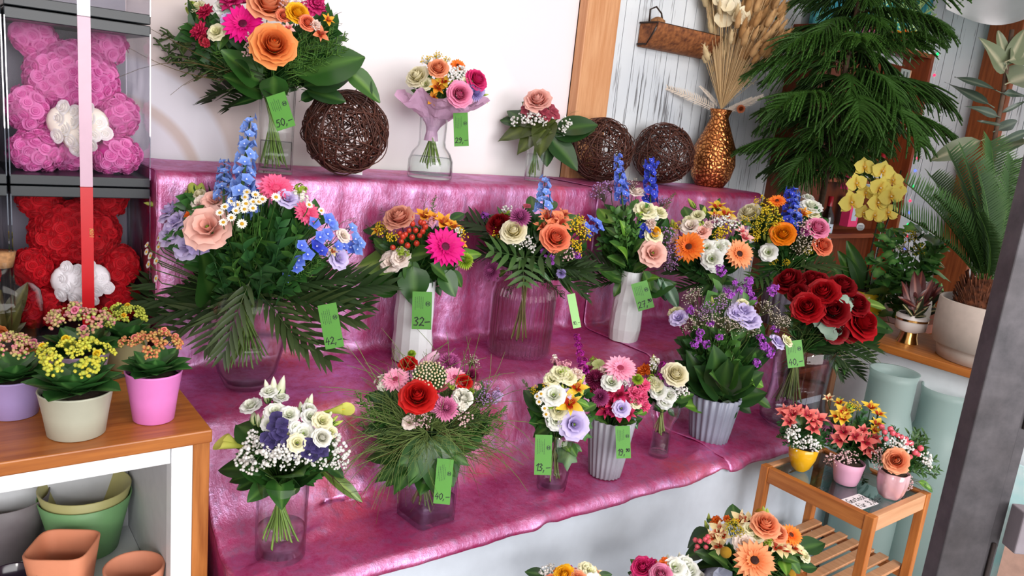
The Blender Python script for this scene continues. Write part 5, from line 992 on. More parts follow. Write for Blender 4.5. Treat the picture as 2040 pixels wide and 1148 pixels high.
def pbox(u0, u1, v0, v1, z0, z1, nm, mt_, par):
    o = MB().box(u0, u1, v0, v1, z0, z1).obj(nm, mt_, par, mtx((a_.x, a_.y, 0), wx, dx, (0, 0, 1)), False); return bevel(o, .002)
pbox(0, wp*.80, 0, .035, 0, 2.6, 'post_tube', ZN, post); pbox(wp*.80, wp, .004, .02, 0, 2.6, 'post_flange', ZN, post)
for z in (.42, .68, .92, 1.16, 1.4): pbox(wp*.86, wp*.94, .0, .0042, z, z+.06, 'slot', plain('2a1c1a', .8, .3), post)
s0 = P(2011, 487, tp); zz = s0.z; u_ = (s0-a_).dot(wx)
rows = [[(u_-.012+.024*i/3+.002*math.sin(j*2.1+i), -.0012, zz-.035+.07*j/6) for i in range(4)] for j in range(7)]; o = MB().grid(rows).obj('sticker_residue', plain('d8d4d4', .8, .1), post, mtx((a_.x, a_.y, 0), wx, dx, (0, 0, 1)))
br = P(1990, 990, tp+.02); uz = (br-a_).dot(wx); o = MB().box(uz-.008, uz+.4, -.03, .0, br.z-.055, br.z+.01).obj('crossbar', plain('8c848c', .5, .1), None, mtx((a_.x, a_.y, 0), wx, dx, (0, 0, 1)), False); bevel(o, .002); tag(o, 'grey steel crossbar bolted to the galvanised post at the right picture edge', 'bar')
pn = put('outside_backdrop', MB().box(2.70, 2.712, -1.85, -1.50, 0, .62).mesh('outside_backdrop', plain('a8e4e8', .3, .15, scale=9, c2='e8f6fa'), False)); tag(pn, 'pale turquoise stand-in for the bright outside, behind the steel post at the right edge', 'panel')  # added panel, its pale colour stands in for the bright outside
pn2 = put('wooden_lath', MB().box(2.66, 2.68, -1.72, -1.64, 0, .5).mesh('wooden_lath', plain('d8b0a0', .5), False)); tag(pn2, 'pale pinkish lath in front of the turquoise panel, right picture edge', 'lath')
# ---------------------------------------------------------------- bouquets and their vases
GV = 'glass vases on the display'; GB = 'bouquets on the display'; GR = 'small table arrangements'
def ribs(n, d): return lambda t, z, r: r*(1+d*math.cos(n*t))
def square(t, z, r): return r*1.12/((abs(math.cos(t+.35))**9+abs(math.sin(t+.35))**9)**(1/9))
RIBG = glass('fdf8fc', 1.6, .01, .03, 'a898a6')
m, nt, out = newmat('cloudy_water'); t_ = N(nt, 'ShaderNodeBsdfTransparent'); t_.inputs[0].default_value = lin('f8ecf0'); d_ = N(nt, 'ShaderNodeBsdfTranslucent'); d_.inputs[0].default_value = lin('e8b4bc'); mx = N(nt, 'ShaderNodeMixShader', i_0=.14); nt.links.new(t_.outputs[0], mx.inputs[1]); nt.links.new(d_.outputs[0], mx.inputs[2]); nt.links.new(mx.outputs[0], out.inputs[0]); CLOUD = m
# 1 large bouquet, 50,-
vase('glass_vase', 'tall square clear glass vase left of the largest willow ball', 'vase', 548, 347, ZC+.003, [(29, 0), (29, 80), (30, 168)], GLASS, 60, GV, rf=square, k=32)
bouquet('largest bouquet on the top step with a big orange rose at its centre', (535, 75, 2.15), (190, 120), (538, 205), '''
rose_orange 545 92 88 .02; rose_peach 535 12 80; ger_magenta 484 48 92; rose_yellow 592 28 48; carn_magenta 627 12 56; carn_magenta 462 4 60; carn_crimson 410 24 38; carn_crimson 398 62 42; stat_red 408 82 34; lis_cream 432 64 32
lis_white 445 12 34; euc 438 14 30; euc 458 20 30; rose_coral 612 46 34; alst_apricot 640 66 34; alst_orange 655 38 26; rose_coral 565 32 30; gypp 503 84 44; gypp 499 104 36; gypp 572 14 40; gypp 602 10 36; sol 634 4 30; lis_lilac 455 38 26; alst_pink 575 55 26; carn_pale 628 50 28; stat_green 380 14 30; lis_cream 395 14 26
budg 402 32 371 22; budg 400 22 380 6; budg 410 22 396 2; budg 402 40 388 26; olive 388 42 352 122; mid 452 40 436 95; broad 520 165 442 98 .03; broad 525 185 448 146 .04; dark 500 150 470 118 .05
broad 590 150 728 102 .02; dark 605 172 702 150; mid 690 138 762 196; dark 700 140 742 190; dark 570 205 530 165; broad 545 150 545 208 .05; dark 600 200 640 178; dark 610 180 690 200; blade 520 195 432 208; palmd 500 175 400 178; palmd 505 185 440 205
fernd 500 140 330 72; fernd 500 150 322 100; fernd 505 160 345 130; fern 560 140 668 62; fern 565 150 690 74; fern 570 150 690 98; fern 560 150 640 62; fern 560 160 620 50; fern 575 160 650 120; twig 580 60 668 20; twigg 590 90 675 40; grassb 495 160 340 90''',
 (('bush', 34, .6, .82, -.8, .5), ('dark', 16, .7, .95, -.9, .0), ('fern', 10, .7, 1, -.6, .3)), (22, 547, 335, 2.19, .022, .038), GB, 1)
price_tag('green price tag reading 50,- hanging from the largest bouquet on the top step', (530, 194), (567, 182), (552, 262), 1.97, '50,-')
# 2 paper wrapped, 29,-
vase('glass_vase', 'clear glass carafe with a narrow neck under the paper-wrapped bouquet', 'vase', 855, 358, ZC+.003, [(44, 0), (45, 8), (44, 34), (38, 48), (28, 60), (26, 70), (27, 112)], GLASS, 40, GV)
b2 = bouquet('round bouquet wrapped in lilac paper with an orange and a pink rose, top step', (884, 168, 2.52), (84, 56), (860, 262), '''
rose_peach 873 138 42 .02; rose_cream 833 154 48; rose_pink 915 188 52 .02; ger_orange 912 130 36; rose_hot0pink 948 160 46; alst_orange 872 172 36; alst_yellow 884 160 30; alst_orange 862 196 28; mum_lilac 946 186 38; mum_lilac 936 174 26; gyp 905 150 34; gyp 918 143 30; gyp 912 158 26
sol 850 122 30; sol 870 114 28; sol 888 122 24; lis_cream 930 165 22; lis_cream 848 168 24; stat_green 905 166 20; budg 890 205 896 192; budg 958 198 972 206; budg 962 190 974 188; mid 838 190 846 162; dark 836 182 830 165; dark 846 195 838 182; dark 884 190 890 180; mid 850 176 836 168; mid 930 196 965 192; lis_purple 955 178 22''',
 (('sprig', 16, .5, .82, -.3, .8),), (16, 858, 335, 2.52, .014, .04), GB, 2)
mb = MB(); rows = []; N2 = P(860, 262, 2.52); Cc = P(880, 196, 2.52)
for i in range(13):
    v = i/12; row = []
    for j in range(48):
        a = j/48*2*math.pi; r = .018+.122*v**1.25*(1+.10*math.sin(a*5+1)*v+.07*math.sin(a*9+2)*v); ctr = N2.lerp(Cc, v**.8)
        row.append(ctr+RH*math.cos(a)*r*1.0+CH*math.sin(a)*r*.85+Vector((0, 0, .012*math.sin(a*7)*v+.010*math.sin(a*4+1)*v+.016*fbm(j*.35, v*4, 3)*v-.02*math.cos(a)*v*0)))
    rows.append([tuple(q) for q in row])
mb.grid(rows, wrap=True); mb.tube([tuple(N2+Vector((0, 0, .0))), tuple(N2-Vector((0, 0, .03)))], [.018, .024], 14, cap=False); mb.obj('paper_wrap', soft('dcb0d2', 'f6def0', .6, .2, var=.06), b2, smooth=False)['label'] = 'crumpled lilac paper'
price_tag('green price tag reading 29,- beside the paper-wrapped bouquet', (912, 225), (941, 224), (905, 292), 2.44, '29,-')
# 3 small one on top step
vase('glass_vase', 'slim straight glass vase with the small pale pink rose posy', 'vase', 1062, 361, ZC+.003, [(19, 0), (19, 40), (20, 82)], GLASS, 50, GV)
bouquet('small posy with one pale pink rose, rust hydrangea and big dull green leaves, top step', (1076, 235, 2.86), (58, 40), (1068, 284), '''
rose_pale0pink 1072 202 54 .03; hyd_rust 1046 222 20; hyd_rust 1054 230 20; hyd_rust 1064 226 18; hyd_rust 1084 222 22; hyd_rust 1094 228 22; hyd_rust 1104 222 22; hyd_rust 1108 232 20; hyd_rust 1090 236 18; hyd_rust 1098 214 20; hyd_rust 1076 228 18; hyd_rust 1044 214 16
gyp 1030 240 32; gyp 1052 240 30; gyp 1066 236 38; gyp 1128 244 28; gyp 1120 260 24; gyp 1082 242 24; aralb 1090 238 984 276 .04; aralb 1060 262 1110 232 .04; dark 1108 262 1192 238; dark 1100 270 1188 256; dark 1095 275 1155 332 .03; dark 1088 278 1090 332 .02; dark 1040 240 1010 214; dark 1042 248 996 238; mid 1085 272 1120 300; twigg 1120 240 1150 220; blotch 1100 272 1150 320''',
 (('dark', 12, .7, 1, -.6, .2), ('bush', 10, .5, .8, -.5, .5)), (12, 1062, 352, 2.86, .012, .022), GB, 3)
# 4 '42' big bouquet
vase('glass_vase', 'bulbous clear glass vase with the widest bouquet, middle step next to the kalanchoes', 'vase', 491, 782, ZB+.006, [(42, 0), (56, 30), (69, 80), (74, 120), (71, 160), (66, 186)], GLASS, 95, GV)
bouquet('widest bouquet with chamomile, tall blue delphinium and palm fronds, left of the middle step', (508, 468, 1.97), (185, 118), (498, 615), '''
delphs 478 420 499 232 56 .03; delphs 446 400 447 320 44 .03; delph 500 405 480 340 50; lis_peach 415 455 78 .03; lis_peach 428 400 44; rose_peach 536 385 34; lis_lilac 344 462 54; lis_lilac 376 490 52; lis_purple 400 482 46; lis_lilac 342 420 52; lis_lilac 352 440 40; lis_pale 400 405 34; carn_orange 378 430 26; stat_rose 392 415 26
budg 388 402 370 378; budg 392 396 378 360; budg 396 400 402 364; budg 402 402 388 372; budg 372 420 370 396; budg 352 426 318 400; budg 366 438 330 430; budg 322 410 286 404; budg 372 440 352 418; rose_cream 398 388 26
daisy 462 400 22 .05; daisy 448 412 22 .05; daisy 438 424 21 .05; daisy 473 408 22 .05; daisy 470 420 21 .05; daisy 490 406 23 .05; daisy 487 417 22 .05; daisy 504 415 22 .05; daisy 461 434 23 .05; daisy 482 446 25 .05; daisy 445 443 22 .05; daisy 492 383 20 .05; daisy 488 393 20 .05; daisy 509 388 22 .05; daisy 523 397 22 .05; daisy 550 393 24 .05; daisy 516 402 20 .05; daisy 394 430 18 .05
daisy 317 474 20 .05; daisy 316 492 20 .05; daisy 300 510 20 .05; daisy 292 502 18 .05; daisy 296 527 20 .05; daisy 312 520 20 .05; daisy 311 555 20 .05; daisy 293 488 16 .05; daisy 320 484 18 .05; daisy 616 408 20 .05; daisy 640 420 18 .05; daisy 505 402 20 .05
ger_hot0pink 550 374 78 .02; ger_hot0pink 612 424 60; lis_lilac 572 396 40; stat_green 598 378 34; stat_white 604 394 30; gyp 460 380 26; gypf 450 372 34; stat_white 590 390 26
flor_blue 625 447 34; flor_blue 655 440 36; flor_sky 662 452 32; flor_blue 636 474 36; flor_blue 652 468 32; flor_deep 630 492 36; flor_blue 600 490 32; flor_blue 612 508 34; flor_deep 640 500 30; flor_blue 594 520 34; flor_blue 590 534 30; flor_sky 700 455 30; flor_sky 706 478 38; flor_blue 696 494 36; flor_sky 710 498 34; flor_blue 672 492 28; flor_sky 718 486 28; lis_lilac 674 514 40; lis_pale 684 470 26; alst_cream 664 500 22; flor_blue 570 552 26; flor_blue 684 492 26
twigg 600 540 690 440; twigg 640 480 700 430; palmd 470 600 262 572; palmd 465 605 286 620 .05; palmd 460 590 292 545; palm 470 605 330 650 .06; palm 498 560 448 700 .16 .8; palm 520 580 600 670 .12 .9; palm 480 580 405 680 .12 .9; palmd 560 585 705 560; palmd 560 590 748 545; palmd 570 580 720 590; palm 560 600 700 612 .05; palm 540 600 650 690 .08; palmd 560 570 690 540
broad 425 590 402 492 .04; dark 440 560 400 540; mid 350 440 378 468; sprig 460 560 470 450; sprig 500 560 505 440; ruscus 540 560 560 440; sprig 560 560 600 450; ruscus 480 580 440 480; sprig 520 590 530 470 .06; ruscus 500 590 480 500 .09; ruscus 540 600 560 500 .08; sprig 560 590 600 500 .07; ruscus 450 600 420 520 .06; sprig 480 600 460 540 .12; ruscus 510 610 520 545 .13; ruscus 560 600 580 545 .11; fern 600 560 660 470; fern 580 560 640 520''',
 (('bush', 46, .6, .82, -.7, .7), ('ruscus', 34, .6, .82, -.7, .6), ('sprig', 26, .65, .82, -.6, .7), ('palmd', 8, .8, 1, -1, -.5)), (26, 490, 725, 1.99, .035, .055, '3f5a28'), GB, 4)
price_tag('green price tag reading 42,- hanging right of the widest bouquet', (630, 610), (667, 603), (649, 697), 1.85, '42,-')
# 5 '32'
WV = plain('eceff2', .22, .03, spec=.6)
def facet(n, a, s): return lambda t, z, r: r*(1+a*math.cos(n*t+z*s))
def dent(sd): return lambda t, z, r: r*(1+.10*noise.noise(Vector((math.cos(t)*1.6+sd, math.sin(t)*1.6, z*17))))
vase('white_vase', 'straight white faceted ceramic vase with the magenta gerbera bouquet', 'vase', 818, 728, ZB+.006, [(40, 0), (40, 30), (38, 60), (38, 90), (37, 120), (37, 158)], WV, None, 'white ceramic vases', rf=dent(3), smooth=False, k=14)
bouquet('round bouquet with a magenta gerbera and red berries in the straight white vase', (835, 490, 2.30), (110, 78), (820, 580), '''
rose_salmon 796 436 60 .01; alst_orange 846 426 42; alst_orange 862 432 34; alst_orange 886 440 48; alst_orange 904 448 34; ger_magenta 887 492 92 .04; stat_rose 858 442 26; sol 768 462 40; sol 785 474 38; alst_yellow 752 456 30; sol 760 452 30; sol 920 466 32; alst_orange 922 484 24; gyp 912 462 24
berry 820 438 15; berry 822 447 14; berry 843 446 15; berry 847 453 15; berry 803 472 15; berry 808 468 14; berry 821 474 15; berry 812 490 15; berry 830 486 15; berry 783 494 14; berry 838 444 14; berry 797 466 13; berry 858 484 14; berry 828 460 14; berry 836 470 13; berry 815 460 13; berry 842 462 14; berry 856 470 12; berry 800 482 13
lis_pale 780 522 40; lis_pale 798 514 34; stat_green 798 500 24; mum_green 926 520 40; stat_green 810 506 20
broad 805 560 712 492; broad 800 575 706 540 .02; dark 748 470 726 428; mid 812 512 868 500 .05; mid 862 502 924 508 .06; light 812 520 700 528 .03; mid 812 515 830 580 .07; broad 822 530 826 612 .07; mid 858 525 905 560 .05; broad 880 540 908 592 .04; mid 900 540 926 572; dark 870 570 878 590; light 918 512 962 500; dark 898 440 926 424; dark 850 550 850 590 .05; dark 790 540 760 580 .02; mid 768 500 745 470; dark 800 560 800 580 .06; mid 815 500 792 520
twigg 812 440 744 412; twigg 842 430 846 384; twigg 806 440 790 400; twig 860 430 862 392; twigg 770 470 690 430; twig 850 430 838 392; fern 858 430 868 392''',
 (('bush', 30, .6, .82, -.6, .7), ('broad', 16, .8, 1, -.9, -.1), ('mid', 12, .7, .95, -.6, .3)), None, GB, 5)
price_tag('green price tag reading 32- in front of the straight white vase', (829, 581), (868, 582), (820, 656), 2.18, '32-')
# 6 ribbed jar
vase('ribbed_jar', 'large ribbed clear glass jar with pinkish water in the middle of the display', 'vase', 1030, 718, ZB+.006, [(56, 0), (60, 8), (61, 50), (61, 112), (56, 134), (42, 148), (38, 154), (40, 164)], RIBG, 132, GV, rf=ribs(40, .05), k=240, wcol=CLOUD)
bouquet('bouquet of orange alstroemeria, cream rose and mauve pompons in the ribbed jar', (1068, 485, 2.45), (112, 85), (1046, 565), '''
mum_mauve 1037 435 48 .03; rose_cream 1024 462 54 .02; delphs 1082 425 1086 350 42; alst_apricot 1094 428 48; alst_apricot 1116 438 50; alst_apricot 1084 448 40; alst_apricot 1108 452 36; alst_apricot 1124 424 34; rose_coral 1106 476 62 .03; rose_dark0red 994 448 50; carn_crimson 985 462 32; stat_purple 966 432 26; sol 1148 456 44; sol 1162 468 40; sol 1146 486 34; sol 1154 440 30; sol 994 466 34; sol 1152 500 26
stat_purple 1088 503 30; stat_purple 1098 518 30; stat_purple 1150 508 22; gypp 1110 497 40; gypp 1128 508 40; gyp 1050 482 30; gyp 1034 487 28; gyp 1060 494 26; mum_mauve 982 540 46 .02; mum_lilac 1118 545 24; flor_blue 1176 438 28; flor_blue 1188 446 30; flor_blue 1180 458 28; flor_deep 1170 468 26; flor_blue 1194 456 26; flor_blue 1166 450 24; stat_green 1008 428 24; hyd_rust 1050 412 20; gyp 1010 418 26
mid 1118 456 1152 424; mid 1096 420 1102 392; mid 1064 420 1058 388; palmd 1000 470 908 424; palmd 1005 480 925 440; blade 1000 440 966 420; blade 1004 436 990 408; star 1045 512 1105 506 .08; star 1045 512 1044 562 .1; star 1045 515 985 500 .07; blade 1050 520 1100 560 .06; blade 1040 520 1010 560 .06; fern 1080 530 1168 556; palmd 1095 520 1190 542; palmd 1090 530 1180 572; fernd 1060 530 1120 590; fernd 1040 540 1010 590; dark 1110 540 1146 580; olive 1010 540 968 560; dark 1075 450 1072 480; palmd 1000 500 930 510; olive 1120 560 1145 585 .03''',
 (('bush', 36, .6, .82, -.6, .7), ('palmd', 12, .8, 1, -.6, .1), ('blade', 18, .7, 1, -.7, .2)), (9, 1034, 680, 2.46, .018, .03, '6a8040'), GB, 6)
price_tag('pale narrow green price tag turned sideways right of the ribbed jar, reading 10,-', (1131, 587), (1147, 584), (1142, 655), 2.4, '10,-', card=CARDP, lines=False)
# 7 '27,90'
vase('white_vase', 'white dented ceramic vase tapering to a narrow neck, right part of the middle step', 'vase', 1240, 684, ZB+.006, [(29, 0), (32, 25), (31, 55), (29, 80), (22, 110), (20, 135)], WV, None, 'white ceramic vases', rf=dent(9), smooth=False, k=16)
bouquet('upright leafy bouquet with two dark blue delphinium spires in the tapered white vase', (1258, 478, 2.76), (92, 88), (1244, 562), '''
delph 1240 400 1230 306 34; delphd 1296 400 1294 312 36; delphd 1288 340 1310 322 26; flor_blue 1246 370 26; flor_deep 1288 410 26; lis_cream 1286 420 38; lis_cream 1312 424 30; lis_cream 1302 470 32; lis_peach 1300 505 46 .02; carn_pale 1296 446 30; lis_pale 1268 384 30; gypl 1326 478 54; gypl 1336 506 50; gypl 1320 500 40; gypl 1200 388 54; gypl 1216 374 40; gypl 1320 405 36; gypf 1262 372 34; delphd 1290 470 1280 440 34; rose_yellow 1304 462 26; stat_green 1276 430 26; lis_white 1300 430 22; gypl 1330 530 34
light 1222 446 1192 412; mid 1240 560 1188 524 .02; mid 1240 560 1200 545 .04; broad 1280 580 1348 560; blotch 1322 560 1352 614; blotch 1312 556 1330 600; mid 1262 560 1258 600 .05; mid 1240 560 1222 590 .04; mid 1282 540 1300 580 .04; light 1250 520 1240 490 .06; mid 1246 530 1212 510 .05; mid 1262 540 1290 520 .05; mid 1240 500 1215 480 .05; light 1250 470 1240 440 .05; mid 1260 440 1250 408; mid 1240 440 1222 408; mid 1258 420 1272 396; mid 1230 470 1206 450; mid 1262 500 1284 476 .06; light 1270 560 1310 548 .05; mid 1256 580 1240 610 .05; dark 1280 560 1320 580 .02
palmd 1230 540 1156 505; palmd 1225 550 1150 540; palmd 1230 560 1170 565; sprig 1250 500 1250 420 .05; sprig 1240 500 1225 430 .05; sprig 1262 500 1272 430 .04; fern 1320 420 1345 385''',
 (('mid', 34, .6, .95, -.8, .8), ('bush', 26, .6, .82, -.6, .8), ('sprig', 16, .7, 1, -.2, .9)), None, GB, 7)
price_tag('green price tag reading 27,90 hanging on the tapered white vase', (1253, 568), (1285, 559), (1272, 621), 2.63, '27,90', (3, 4))
# 8 orange gerberas
vase('grey_vase', 'mostly hidden pale grey ceramic vase behind the purple statice', 'vase', 1420, 668, ZB+.006, [(30, 0), (34, 40), (36, 92)], plain('a8a4b4', .4, .05), None)
bouquet('bouquet with two orange gerberas and white lisianthus between the blue delphiniums', (1415, 482, 2.88), (92, 78), (1418, 572), '''
ger_orange 1372 492 72 .03; ger_peach 1473 506 68 .03; lis_white 1408 495 30; lis_white 1430 494 30; lis_white 1418 516 36 .02; lis_white 1442 490 24; lis_white 1424 528 26; alst_yellow 1430 408 40; alst_yellow 1448 422 40; alst_cream 1456 436 32; alst_yellow 1426 426 30; budg 1338 462 1322 438; budg 1344 458 1338 436; lis_peach 1334 470 30; lis_pale 1376 452 34; lis_peach 1398 462 30; carn_pale 1410 450 26; gyp 1430 446 30; gyp 1462 450 32; gyp 1444 440 26; sol 1440 460 38; sol 1432 470 30; alst_pink 1486 470 36; alst_pink 1478 458 28; gypp 1424 436 26; lis_cream 1390 430 24; lis_cream 1372 440 22; sol 1350 452 26; sol 1484 440 26; stat_green 1394 446 22
blade 1412 440 1394 394; blade 1416 440 1436 390; mid 1480 450 1500 440; dark 1410 560 1366 545; dark 1420 560 1392 590; dark 1430 560 1470 560; palmd 1440 550 1340 530; blade 1400 570 1372 586; blade 1430 560 1440 600; fernd 1430 560 1490 570; palmd 1420 560 1350 570; mid 1376 440 1362 410; budg 1385 415 1370 395; budg 1400 436 1404 410''',
 (('bush', 30, .6, .82, -.8, .6), ('dark', 18, .7, 1, -1, -.1), ('blade', 10, .8, 1, -.5, .3)), None, GB, 8)
price_tag('green price card with blank front half hidden among the purple statice', (1410, 578), (1437, 586), (1400, 612), 2.62, '', lines=True)
# 9 yellow
vase('grey_vase', 'ribbed mauve-grey ceramic vase partly hidden behind the dark red roses', 'vase', 1545, 650, ZB+.006, [(30, 0), (34, 40), (40, 96)], plain('8f8798', .45, .05), None, rf=ribs(20, .05), k=100)
bouquet('bouquet with an amber rose, yellow goldenrod and blue delphinium left of the orchid', (1570, 470, 3.0), (92, 82), (1556, 560), '''
rose_cream 1494 426 46; sol 1516 404 36; sol 1530 418 40; solg 1520 436 48; solg 1540 432 44; sol 1548 446 34; solg 1512 456 44; solg 1536 458 40; ger_orange 1548 400 40; delphd 1572 462 1574 372 40; delph 1584 440 1586 380 30; rose_amber 1560 468 50 .02; lis_white 1616 412 36; lis_white 1610 394 20; alst_orange 1600 422 32; lis_cream 1620 426 24; rose_pink 1627 456 48 .01; rose_coral 1637 490 44 .02; lis_white 1531 503 30; gypf 1602 482 56; gypf 1592 502 46; gypf 1586 470 40; gypp 1600 450 34; sol 1505 472 30; solg 1610 500 24; sol 1540 520 22; sol 1566 524 20; mum_mauve 1604 462 24; budg 1524 480 1522 464; budg 1534 492 1530 470
blade 1540 540 1484 566; blade 1545 535 1492 540; blade 1550 540 1510 580; blade 1560 540 1590 590; blade 1552 530 1500 520; palm 1590 530 1668 515; palm 1590 540 1660 540; mid 1600 530 1640 540; dark 1580 550 1620 570; dark 1600 560 1640 556; palmd 1540 550 1500 590; sprig 1540 500 1530 420; star 1535 545 1500 560 .03''',
 (('bush', 30, .6, .82, -.8, .7), ('blade', 16, .8, 1, -1, -.1), ('sprig', 14, .6, .82, -.3, .8)), None, GB, 9)
# 10 statice
vase('ribbed_planter', 'grey fluted ceramic planter with the purple statice bouquet, right of the goblet vase', 'vase', 1408, 888, ZA+.006, [(36, 0), (40, 25), (45, 60), (50, 92)], plain('8f93a6', .4, .04), None, 'grey fluted ceramic vases', rf=ribs(22, .045), k=110, thick=.005)
bouquet('loose dark-leaved bouquet with purple statice and lilac lisianthus', (1435, 690, 2.52), (108, 118), (1416, 806), '''
stat_purple 1437 541 26; stat_purple 1434 534 22; stat_purple 1492 559 26; stat_purple 1490 570 22; stat_purple 1464 563 18; stat_purple 1454 588 26; stat_purple 1448 580 20; stat_purple 1473 580 22; stat_purple 1494 586 26; stat_purple 1500 598 24; stat_purple 1538 580 28; stat_purple 1544 572 22; stat_purple 1375 618 24; stat_purple 1416 645 22; stat_purple 1395 662 22; stat_purple 1385 685 24; stat_purple 1408 686 24; stat_purple 1433 672 20; stat_purple 1544 656 22; stat_purple 1516 674 24; stat_purple 1522 688 28; stat_purple 1534 702 28; stat_purple 1508 722 24; stat_purple 1530 694 22; stat_purple 1392 676 20
lis_lilac 1481 620 40; lis_lilac 1492 638 40; lis_lilac 1466 626 28; lis_lilac 1352 634 32; lis_cream 1346 622 26; lis_lilac 1548 682 30; lis_cream 1568 680 22; lis_cream 1480 604 20; budg 1350 625 1332 616; budg 1420 610 1418 590; budg 1478 610 1480 592; budg 1560 682 1574 670; budg 1562 676 1562 664
gypf 1380 600 44; gypf 1392 640 50; gypf 1430 645 50; gypf 1452 656 44; gypf 1540 632 46; gypf 1552 650 40; gypf 1520 616 40; gypf 1372 650 40; gypl 1432 612 44; gypl 1410 620 40; gypf 1388 586 34; gypf 1470 650 34; gypf 1560 640 30; gypf 1500 660 36; gypl 1400 630 30; gypf 1440 600 34
light 1410 815 1366 802 .06; light 1478 742 1524 770 .05; dark 1430 790 1360 730; dark 1430 790 1372 770 .03; dark 1430 790 1400 730 .05; dark 1440 790 1450 720 .06; dark 1450 790 1490 730 .05; dark 1450 800 1530 780 .03; dark 1440 800 1470 830 .05; dark 1440 790 1520 740 .03; dark 1430 770 1430 700 .07; mid 1440 780 1420 740 .09; dark 1420 790 1392 830 .04; mid 1460 780 1500 760 .08; dark 1460 800 1500 820 .03; mid 1450 770 1470 720 .08; dark 1400 760 1375 700; dark 1460 800 1440 850 .04; mid 1500 790 1540 810; sprig 1440 740 1438 560; sprig 1450 740 1490 600; twigg 1450 740 1540 600; twigg 1430 740 1380 600; twigg 1450 740 1500 580; twigg 1450 760 1540 660; twigg 1430 740 1400 640''',
 (('dark', 46, .6, .95, -.95, .2), ('bush', 26, .6, .82, -.9, .3), ('sprig', 18, .6, .82, -.3, .8)), None, GB, 10, deep=.6)
# 11 red roses, 40,-
vase('glass_vase', 'wide clear glass vase with the red rose bouquet, right end of bottom step', 'vase', 1572, 862, ZA+.006, [(50, 0), (62, 12), (64, 24), (56, 48), (52, 80), (54, 120), (58, 160)], glass('f6f4f8', .7, .03), 90, GV)
bouquet('bouquet of dark red roses with grey-green eucalyptus, right end of the display', (1648, 618, 2.72), (82, 66), (1590, 712), '''
rose_dark0red 1573 562 62; rose_dark0red 1616 560 50; rose_deep 1640 586 64 .01; rose_dark0red 1676 573 60; rose_deep 1609 614 64 .02; rose_dark0red 1660 621 66 .02; rose_dark0red 1703 608 58; rose_deep 1714 645 72 .02; rose_dark0red 1590 585 44; rose_dark0red 1690 660 50; rose_dark0red 1665 660 50; rose_dark0red 1630 560 40
euc 1644 652 32 0.039; euc 1665 638 34 0.015; euc 1656 664 30 0.031; euc 1630 642 26 0.015; euc 1670 656 26 0.015; euc 1682 597 22 0.047; euc 1691 608 22 0.031; euc 1686 616 20 0.031; euc 1695 600 18 0.015; euc 1688 558 20
white 1640 575 1622 550; mid 1590 620 1562 606; light 1590 600 1560 580; mid 1600 640 1566 630; olive 1600 640 1560 655; olive 1600 630 1556 620; palm 1610 660 1560 640; palm 1610 670 1580 700; palmd 1650 680 1745 700; palmd 1640 690 1725 735; palmd 1660 670 1755 680; palmd 1640 690 1690 745; fernd 1620 680 1660 730; grass 1600 690 1740 660; grass 1600 690 1590 600; dark 1700 680 1770 650; dark 1710 640 1790 650; olive 1700 600 1770 610; fern 1590 700 1560 690; palmd 1600 680 1570 740; sprig 1620 690 1682 740''',
 (('bush', 26, .6, .82, -.9, .2), ('palmd', 16, .8, 1, -1, -.2), ('dark', 10, .7, .9, -.7, .1)), (30, 1568, 800, 2.72, .022, .052, '3c3422'), GB, 11)
price_tag('green price tag reading 40,- below the red roses', (1571, 680), (1604, 676), (1570, 734), 2.55, '40,-')
